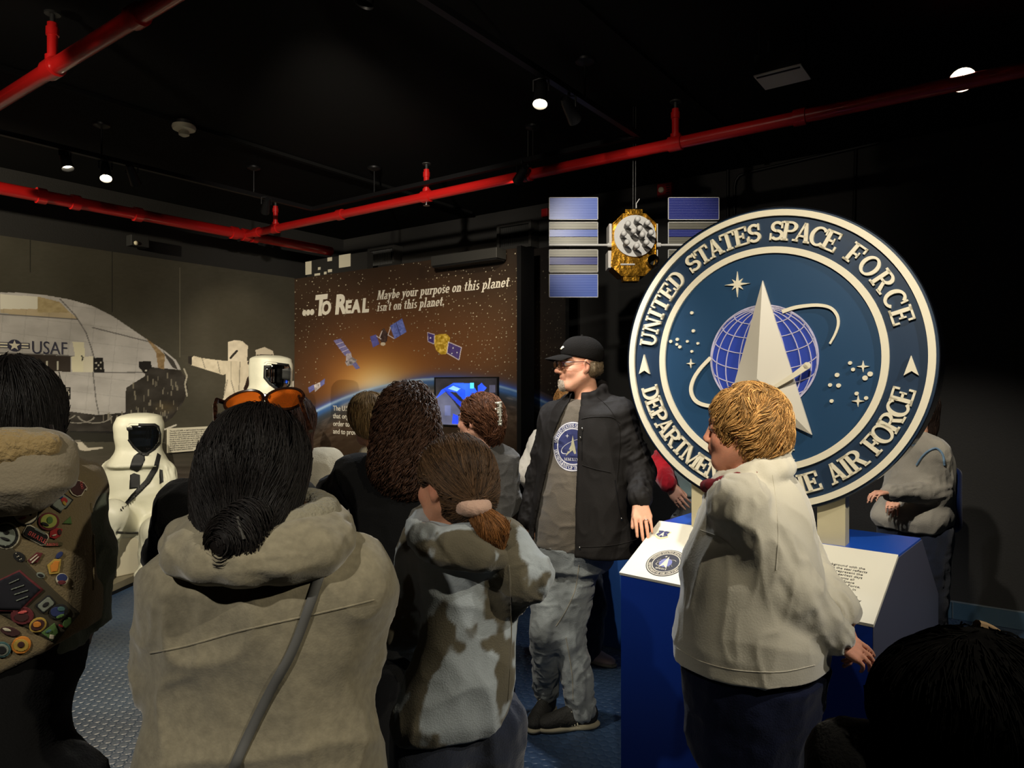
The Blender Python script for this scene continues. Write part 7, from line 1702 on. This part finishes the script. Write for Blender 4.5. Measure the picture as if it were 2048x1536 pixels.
hp = [Ell(w(0, -.020, .032), V3(.087, .106, .098), ax, .02), Ell(w(0, -.075, -.02), V3(.06, .05, .075), ax, .03), Ell(w(0, -.075, -.085), V3(.036, .03, .04), ax, .03), Ell(w(0, .110, -.045), V3(.10, .072, .118), ax, .015, 's'), Ell(w(-.085, .005, -.025), V3(.022, .026, .04), ax, .01, 's')]
cb_ = w(0, -.10, .0)
hr = hair('hair', hp, .0045, M['hair'], wk, (104, 66, 42), 3200, .10, 12, lambda p: (cb_-p)+V3(0, 0, -.02)+np.stack([noise3(p*25), noise3(p*25+5), noise3(p*25+9)], 1)*.05, .0013, .010, wave=.004, freq=110, vary=.6, seed=61, capcol=.6, lumps=(.005, 40))
cc_ = A(P(992, 828, 3.33)); cl_ = empty('hair_clip', cc_, None, None); cl_.parent = hr; cl_.matrix_parent_inverse = wmat(hr).inverted(); cl_.name = 'hair_clip'
r_ = np.random.default_rng(5); pearl = mat('pearly_clip', s2l((206, 204, 186)), .25, metal=.3)
bpy.data.objects.remove(cl_); mb = MB()
for i in range(9):
    t = i/8; mb.tube([Vector(cc_+V3(-.004+.012*math.sin(t*9), -.01, .052-.1*t)), Vector(cc_+V3(.018+.008*math.cos(t*7), -.02, .056-.1*t)), Vector(cc_+V3(.026, -.004, .045-.1*t)), Vector(cc_+V3(.012, .012, .03-.1*t))], [.004, .005, .005, .002], 6)
mb.tube([Vector(cc_+V3(.016, -.018, .055)), Vector(cc_+V3(.022, -.02, 0)), Vector(cc_+V3(.012, -.018, -.052))], .005, 8)
for i in range(8): mb.sphere(cc_+V3(.01+.014*math.sin(i*2.1), -.018, .05-.014*i), .007, 5)
mb.build('hair_clip', pearl, hr, smooth=True)
tr_ = rows([(893, 935, 1002), (905, 912, 1012), (925, 903, 1020), (965, 902, 1026), (1010, 904, 1026), (1050, 908, 1020), (1064, 910, 1016)], f, 1.5, 3.4)
soft_('shirt', [Loft(tr_, f, 2.3, .04, fold=(.010, 7, 5))]+sleeve(J, 'L', (.062, .056, .05), (.006, 18, 1.6))+sleeve(J, 'R', (.062, .056, .05), (.008, 18, 1.6))+[Cone(mid(J['neck'], J['sh'+q], .35), J['sh'+q], .045, .058, .05) for q in 'LR']+[Cone(w(0, -.0, -.2), w(0, .0, -.04), .058, .058, .01, 's')], .007, M['charcoal'], wk)
soft_('trousers', legs(J, f, (.10, .08, .065), rows([(1050, 910, 1014), (1100, 908, 1012)], f, 1.4, 3.4), (.005, 10, 2)), .012, mat('grey_trousers', s2l((48, 47, 44)), .9), wk)
for q in 'LR': shoe(J['an'+q], J['toe'+q], wk, M['shoe_black'], M['sole_cream'], .9)
# ================================================================ simpler, mostly hidden visitors
def visitor(label, f, FF, Y, head, ctr, top_rows, topm, pantm, arms, H, hairp=None, haircol=(90, 64, 44), hipz=.82, hs=.96, skin=SKIN, rho=1.5, sl=(.058, .052, .042), hl=.1, hflow=down, hn=1500, res=.008, spread=.085, lr=(.095, .075, .06), hands=None, seed=70, sleevem=None):
    J = Jd(head=(*head, Y), neck=(ctr, head[1]+.145*hs*FPX/Y, Y), chest=(ctr, head[1]+.32*FPX/Y, Y), pelvis=(ctr, CY+(EYE-hipz-.05)*FPX/Y, Y), **arms)
    default_legs(J, f, J['pelvis'][0], Y, hipz, spread)
    hp = []
    for q, g in (('L', 1), ('R', -1)):
        d_ = unit(A(J['wr'+q])-A(J['el'+q])); hp.append(hands[q](J['wr'+q]) if hands and q in hands else hand_prims(J['wr'+q], d_, V3(0, 0, 1) if abs(d_[2]) < .8 else V3(0, -1, 0), g, .9, curl=(.3, .3, .3, .3)))
    o, w = body_mesh(J, f, H, M['skin'], hp, FF, (0, 0, 1), hs, 1, 1, res, .8, col=skin); tagp(o, label); ax = frame(FF)
    hairs = hairp(w, ax) if hairp else cap_prims(w, ax, hs)
    hair('hair', hairs, .006, M['hair'] if max(haircol) > 30 else M['hair_dark'], o, haircol, hn, hl, 8, hflow, .0013, .005, vary=.5, seed=seed)
    tr = rows(top_rows, f, rho, Y)
    top = soft_('top', [Loft(tr, f, 2.3, .04, fold=(.006, 6, 5))]+[Cone(mid(J['neck'], J['sh'+q], .35), J['sh'+q], .045, sl[0]*.95, .05) for q in 'LR']+([] if sleevem else sleeve(J, 'L', sl)+sleeve(J, 'R', sl)), res, topm, o)
    if sleevem:
        for q in 'LR': soft_('sleeve', sleeve(J, q, sl, (.007, 22, 1.6)), res, sleevem, top)
    b = tr[0]; 
    lo = min(tr, key=lambda r: r[0]); soft_('trousers', legs(J, f, lr, [(hipz-.08, J['pelvis'][0], Y, lo[3]*.92, lo[4]*.92), (lo[0]+.05, J['pelvis'][0], Y, lo[3]*.92, lo[4]*.92)] if lo[0]+.05 > hipz-.07 else [(lo[0]-.1, lo[1], Y, lo[3]*.9, lo[4]*.9), (lo[0]+.05, lo[1], Y, lo[3]*.9, lo[4]*.9)], (.005, 12, 2)), .010, pantm, o)
    return o, J, w, top
# dark jacket, behind the coat woman
o, J4, w, _ = visitor('person in plain black jacket half hidden behind the beige coat', (.1, 1, 0), (.1, 1, 0), 1.9, (515, 895), 478, [(965, 420, 540), (985, 365, 590), (1020, 340, 612), (1100, 330, 615), (1200, 330, 615)], M['black_cloth'], M['black_cloth'], dict(shL=(362, 1008, 1.9), elL=(330, 1110, 1.95), wrL=(380, 1120, 2.15), shR=(592, 1008, 1.9), elR=(600, 1110, 1.95), wrR=(560, 1120, 2.15)), 1.55, haircol=(24, 20, 18), hs=.9)
for q in 'LR': shoe(J4['an'+q], J4['toe'+q], o, M['shoe_black'], M['sole_cream'], .9)
# cream sweater
def longhair(w, ax): return [Ell(w(0, -.016, .030), V3(.088, .108, .100), ax, .02), Ell(w(.01, -.05, -.08), V3(.085, .06, .13), ax, .04), Ell(w(0, .11, -.05), V3(.08, .07, .12), ax, .02, 's')]
o, J9, w, _ = visitor('person in cream sweater partly hidden behind the sunglasses woman', (.15, 1, 0), (.15, 1, 0), 2.8, (586, 852), 596, [(905, 570, 640), (920, 545, 658), (950, 535, 672), (1020, 535, 672), (1090, 535, 670)], M['cream_cloth'], M['jeans_dark'], dict(shL=(548, 935, 2.8), elL=(530, 1000, 2.85), wrL=(560, 990, 3.0), shR=(652, 935, 2.78), elR=(672, 1000, 2.74), wrR=(668, 1052, 2.86)), 1.6, longhair, (58, 36, 26), sl=(.07, .062, .05), hl=.22)
for q in 'LR': shoe(J9['an'+q], J9['toe'+q], o, M['shoe_black'], M['sole_cream'], .9)
# small fair-haired visitor reading the mural text
def bobhair(w, ax): return [Ell(w(0, -.012, .028), V3(.088, .102, .098), ax, .02), Ell(w(0, -.04, -.035), V3(.08, .065, .07), ax, .03), Ell(w(.02, .115, -.05), V3(.08, .07, .11), ax, .02, 's')]
o, J8, w, _ = visitor('fair-haired person bending towards the mural text beside the curly hair', (-.3, .95, 0), (-.55, .8, -.35), 3.25, (736, 838), 768, [(892, 745, 795), (905, 730, 810), (940, 722, 815), (1040, 724, 812), (1080, 726, 810)], M['cream_cloth'], M['black_cloth'], dict(shL=(742, 915, 3.25), elL=(735, 980, 3.25), wrL=(745, 1000, 3.4), shR=(800, 915, 3.25), elR=(808, 980, 3.25), wrR=(800, 1000, 3.4)), 1.5, bobhair, (130, 104, 66), hs=.93, skin=(170, 120, 92), hl=.08, sl=(.05, .045, .038))
for q in 'LR': shoe(J8['an'+q], J8['toe'+q], o, M['shoe_black'], M['sole_cream'], .85)
# white jacket behind the man
o, J5, w, _ = visitor('blond person in white jacket standing behind the man in the cap', (-.5, .85, 0), (-.4, .9, 0), 4.15, (1138, 812), 1130, [(858, 1100, 1160), (872, 1082, 1175), (900, 1074, 1180), (960, 1072, 1180), (1020, 1074, 1178), (1050, 1076, 1176)], M['white_jacket'], M['jeans_dark'], dict(shL=(1085, 885, 4.1), elL=(1056, 945, 4.1), wrL=(1085, 995, 4.2), shR=(1172, 885, 4.2), elR=(1180, 960, 4.2), wrR=(1170, 1010, 4.3), knR=(1182, 1210, 4.13), anR=(1176, 1298, 4.15), toeR=(1204, 1306, 4.1), knL=(1150, 1210, 4.2), anL=(1150, 1290, 4.25), toeL=(1130, 1300, 4.2)), 1.62, longhair, (178, 128, 70), sl=(.075, .068, .055), lr=(.10, .085, .085))
M['shoe_pink'] = mat('pale_pink_shoe', s2l((206, 180, 164)), .7)
for q in 'LR': shoe(J5['an'+q], J5['toe'+q], o, M['shoe_pink'], M['sole_cream'], .9)
# red sleeves behind the seal
def hand_hip(W): return hand_prims(W, (.50, -.35, -.75), (-.5, -.8, .2), -1, .95, curl=(.10, .10, .12, .15), spread=.12, thumb=.2)
o, J6, w, tp6 = visitor('person in red cardigan with hand on hip behind the seal', (.1, -1, 0), (.1, -1, 0), 3.95, (1420, 800), 1405, [(850, 1375, 1440), (868, 1352, 1462), (900, 1346, 1466), (960, 1350, 1462), (990, 1354, 1458)], M['teal_cloth'], M['jeans'], dict(shR=(1350, 885, 3.92), elR=(1320, 930, 4.0), wrR=(1336, 968, 3.84), shL=(1462, 885, 3.98), elL=(1475, 950, 4.0), wrL=(1465, 1000, 3.9)), 1.64, longhair, (70, 44, 30), sl=(.066, .060, .048), lr=(.11, .085, .07), hands={'R': hand_hip}, sleevem=M['red_cloth'])
soft_('cuff', [Cone(mid(J6['elR'], J6['wrR'], .88), mid(J6['elR'], J6['wrR'], .98), .040, .038, .01)], .006, M['white_jacket'], tp6)
for q in 'LR': shoe(J6['an'+q], J6['toe'+q], o, M['shoe_black'], M['sole_cream'], .9)
# grey hoodie with a blue backpack
def hand_m(W): return hand_prims(W, (-.9, -.1, .1), (0, -1, .2), -1, .9, curl=(.4, .4, .4, .4))
o, J7, w, tp7 = visitor('person in light grey hoodie and dark jeans right of the seal', (-.85, -.5, 0), (-.85, -.5, 0), 4.0, (1838, 818), 1830, [(872, 1815, 1860), (885, 1795, 1880), (905, 1793, 1888), (950, 1788, 1892), (1000, 1776, 1890), (1035, 1758, 1886), (1056, 1766, 1880)], M['grey_hood'], M['jeans_dark'], dict(shL=(1866, 908, 3.88), elL=(1876, 985, 3.86), wrL=(1782, 985, 3.80), shR=(1800, 905, 4.1), elR=(1800, 985, 4.12), wrR=(1790, 1000, 4.0)), 1.55, longhair, (40, 28, 22), hipz=.80, sl=(.072, .064, .045), lr=(.115, .085, .065), rho=1.25)
for q in 'LR': shoe(J7['an'+q], J7['toe'+q], o, M['shoe_black'], M['sole_cream'], .9)
bp = soft('backpack', [Box(P(1886, 995, 4.12), V3(.06, .12, .19), None, .05), Ell(P(1892, 1040, 4.1), V3(.05, .07, .05), None, .04)], .008, M['bag_blue'], None, top=False); recentre(bp); tag(bp, 'blue backpack worn by the grey hoodie person', 'backpack')
drape_tube('shoulder_strap', [(1834, 930), (1850, 908), (1870, 897), (1884, 908), (1888, 930)], tp7, .006, mat('pale_blue_cord', s2l((120, 150, 176)), .6), .004, bp)
MB().tube([P(1880, 985, 3.98), P(1888, 1010, 3.96), P(1896, 1040, 3.98)], .007, 8).build('zip', mat('pale_blue_cord', s2l((120, 150, 176)), .6), bp, smooth=True)
# dark figures close to the camera at the lower right
def curly(w, ax): return [Ell(w(0, -.01, .02), V3(.118, .118, .108), ax, .03), Ell(w(-.085, -.01, .05), V3(.04, .05, .035), ax, .03), Ell(w(-.06, 0, .03), V3(.09, .09, .08), ax, .04), Ell(w(0, .13, -.05), V3(.09, .07, .1), ax, .02, 's')]
o, Jn, w, _ = visitor('dark curly-haired child silhouette close to the lower right corner', (-.3, .95, 0), (-.3, .95, 0), .95, (1960, 1455), 1955, [(1510, 1810, 2100), (1560, 1730, 2180), (1640, 1680, 2220), (1900, 1670, 2230)], M['black_cloth'], M['black_cloth'], dict(shL=(1715, 1550, .95), elL=(1690, 1850, .97), wrL=(1760, 1900, 1.1), shR=(2160, 1590, .95), elR=(2220, 1850, .97), wrR=(2160, 1900, 1.1)), 1.35, curly, (8, 7, 6), hipz=.62, hs=.95, skin=(60, 44, 38), hl=.06, hn=2600, sl=(.06, .05, .042), rho=1.6, spread=.07, lr=(.08, .065, .055))
for q in 'LR': shoe(Jn['an'+q], Jn['toe'+q], o, M['shoe_black'], M['sole_cream'], .8)
MB().tube([Vector(w(math.cos(t)*.118-.0, .03, .03+math.sin(t)*.108)) for t in np.linspace(.25, 1.3, 10)], .006, 8).build('hair_highlight', mat('tan_hair_highlight', s2l((150, 124, 92)), .8), o, smooth=True)  # tan tube put in for the highlight on top of the hair
o, Jo, w, _ = visitor('dark figure in black coat at the lower right, left of the curly child', (-.2, .98, 0), (-.2, .98, 0), .82, (1880, 1770), 1880, [(1850, 1800, 1960), (1890, 1740, 2010), (1950, 1700, 2040), (2200, 1690, 2050)], M['black_cloth'], M['black_cloth'], dict(shL=(1750, 1900, .82), elL=(1690, 2060, .84), wrL=(1740, 2100, .95), shR=(1990, 1900, .82), elR=(2050, 2060, .84), wrR=(1990, 2100, .95)), 1.1, curly, (14, 12, 12), hipz=.5, hs=.92, skin=(60, 44, 38), hl=.06, hn=2000) if 0 else (0, 0, 0, 0)
# ================================================================ white suited mannequins
M['scape'] = mat('white_rubber_suit', s2l((224, 222, 200)), .42, spec=.4, bump=(14, .25, 3)); M['visor'] = mat('dark_visor', s2l((14, 15, 15)), .04, coat=1.); M['strap_black'] = mat('black_webbing', s2l((14, 14, 14)), .6)
YM = 6.0; f = (.42, -.9, 0)
mp = [Loft(rows([(826, 262, 300), (830, 246, 314), (840, 237, 321), (870, 234, 322), (900, 236, 320), (915, 228, 326), (930, 218, 334)], f, 1.0, YM), f, 3.2, .04, rnd=.03), Loft(rows([(918, 236, 320), (935, 222, 332), (960, 216, 338), (1000, 218, 342), (1040, 226, 344), (1075, 236, 346)], f, 1.35, YM), f, 2.3, .06, fold=(.018, 5, 4)),
      Cone(P(226, 942, 6.02), P(216, 1005, 5.95), .09, .065, .06, fold=(.012, 9, 2)), Cone(P(216, 1005, 5.95), P(196, 1010, 5.7), .065, .06, .04), Cone(P(332, 945, 5.98), P(346, 1005, 5.9), .085, .066, .06, fold=(.012, 9, 2)), Cone(P(346, 1005, 5.9), P(345, 1060, 5.7), .066, .07, .05),
      Cone(P(258, 1062, 5.95), P(225, 1030, 5.52), .13, .115, .08), Cone(P(225, 1030, 5.52), P(205, 1125, 5.5), .11, .08, .05, fold=(.01, 10, 2)), Cone(P(320, 1058, 5.95), P(318, 1062, 5.55), .13, .11, .08), Cone(P(312, 1062, 5.6), P(296, 1135, 5.55), .11, .075, .06, fold=(.012, 10, 2)), Ell(P(292, 1145, 5.5), V3(.07, .13, .05), None, .03), Ell(P(204, 1132, 5.45), V3(.07, .12, .05), None, .03)]
v, q = surf(mp, .011); ms = mk('mannequin', v, q, M['scape'], None); BV[ms.name] = BVHTree.FromPolygons([tuple(x) for x in v], [tuple(int(i) for i in f_) for f_ in q]); recentre(ms)
tag(ms, 'seated white sealed suit mannequin with dark visor and black straps', 'mannequin')
vis = drape_poly('visor', [(257, 855), (262, 851), (306, 851), (315, 855), (319, 868), (318, 884), (308, 896), (292, 906), (284, 905), (270, 893), (259, 878)], ms, M['visor'], .006, ms, 4); drape_poly('visor_seal', [(253, 852), (260, 847), (310, 847), (318, 852), (322, 868), (321, 887), (310, 900), (293, 911), (282, 910), (266, 896), (255, 880)], ms, M['strap_black'], .003, vis, 4)
for pl_, n_ in (([(314, 906), (321, 911), (316, 940), (300, 966), (276, 990), (250, 1014), (243, 1024), (237, 1021), (262, 990), (290, 960), (308, 930)], 'strap'), ([(268, 912), (276, 906), (289, 909), (290, 920), (282, 938), (274, 944), (259, 937), (264, 920)], 'hose_patch'), ([(260, 950), (268, 946), (280, 950), (280, 976), (259, 978)], 'hose_patch'), ([(319, 938), (325, 940), (327, 964), (320, 968)], 'hose_patch')): drape_poly(n_, pl_, ms, M['strap_black'], .005, ms, 4)
drape_tube('belt', [(232, 1064), (260, 1066), (300, 1064), (322, 1060)], ms, .01, M['dark_metal'], .0)
o = MB().box(P(252, 1120, 5.9), R*.18, U*.16, Z*.19).build('seat_block', mat('white_seat_block', s2l((206, 198, 172)), .6), None, bevel=.01); o.location.z += 0
recentre(o); o.location.z = .076; tag(o, 'white block seat under the seated mannequin', 'block')
YS = 6.6; f = (.74, -.67, 0)
mp = [Loft(rows([(711, 515, 560), (715, 508, 572), (725, 505, 578), (750, 504, 579), (775, 503, 579), (790, 492, 584), (800, 482, 592)], f, 1.0, YS), f, 3.2, .04, rnd=.03), Loft(rows([(790, 494, 592), (812, 478, 606), (850, 476, 606), (920, 480, 600), (990, 478, 604)], f, 1.3, YS), f, 2.3, .06, fold=(.015, 5, 4)),
      Cone(P(486, 818, 6.6), P(474, 900, 6.55), .09, .065, .05), Cone(P(474, 900, 6.55), P(484, 960, 6.4), .065, .05, .04), Cone(P(598, 818, 6.6), P(606, 900, 6.55), .09, .065, .05), Cone(P(606, 900, 6.55), P(600, 960, 6.4), .065, .05, .04),
      Cone(P(515, 960, 6.6), P(512, 1070, 6.6), .13, .10, .05), Cone(P(512, 1070, 6.6), P(512, 1078, 6.6), .1, .085, .05), Cone(P(566, 960, 6.6), P(568, 1070, 6.6), .13, .10, .05), Ell(P(514, 1091, 6.52), V3(.07, .13, .06), None, .04), Ell(P(570, 1091, 6.52), V3(.07, .13, .06), None, .04)]
v, q = surf(mp, .011); m2 = mk('mannequin', v, q, M['scape'], None); BV[m2.name] = BVHTree.FromPolygons([tuple(x) for x in v], [tuple(int(i) for i in f_) for f_ in q]); recentre(m2)
tag(m2, 'standing white sealed suit mannequin showing its helmet by the mural corner', 'mannequin')
vis = drape_poly('visor', [(532, 730), (536, 727), (576, 732), (578, 740), (577, 768), (566, 781), (560, 781), (541, 766), (531, 754)], m2, mat('mirror_visor', (.55, .55, .52), .06, metal=1.), .008, m2, 4)
drape_poly('visor_seal', [(528, 727), (534, 723), (577, 728), (581, 738), (580, 770), (567, 785), (558, 785), (538, 770), (527, 756)], m2, M['strap_black'], .004, vis, 4)
print('SCRIPT BUILT')
w = bpy.data.worlds.new('world'); SC.world = w; w.use_nodes = True
w.node_tree.nodes['Background'].inputs[0].default_value = (.02, .022, .026, 1); w.node_tree.nodes['Background'].inputs[1].default_value = .3
SC.view_settings.view_transform = 'Standard'; SC.view_settings.look = 'None'; SC.view_settings.gamma = 1; SC.view_settings.use_curve_mapping = False
SC.view_settings.exposure = 0.9
SC.cycles.max_bounces = 6; SC.cycles.use_denoising = True
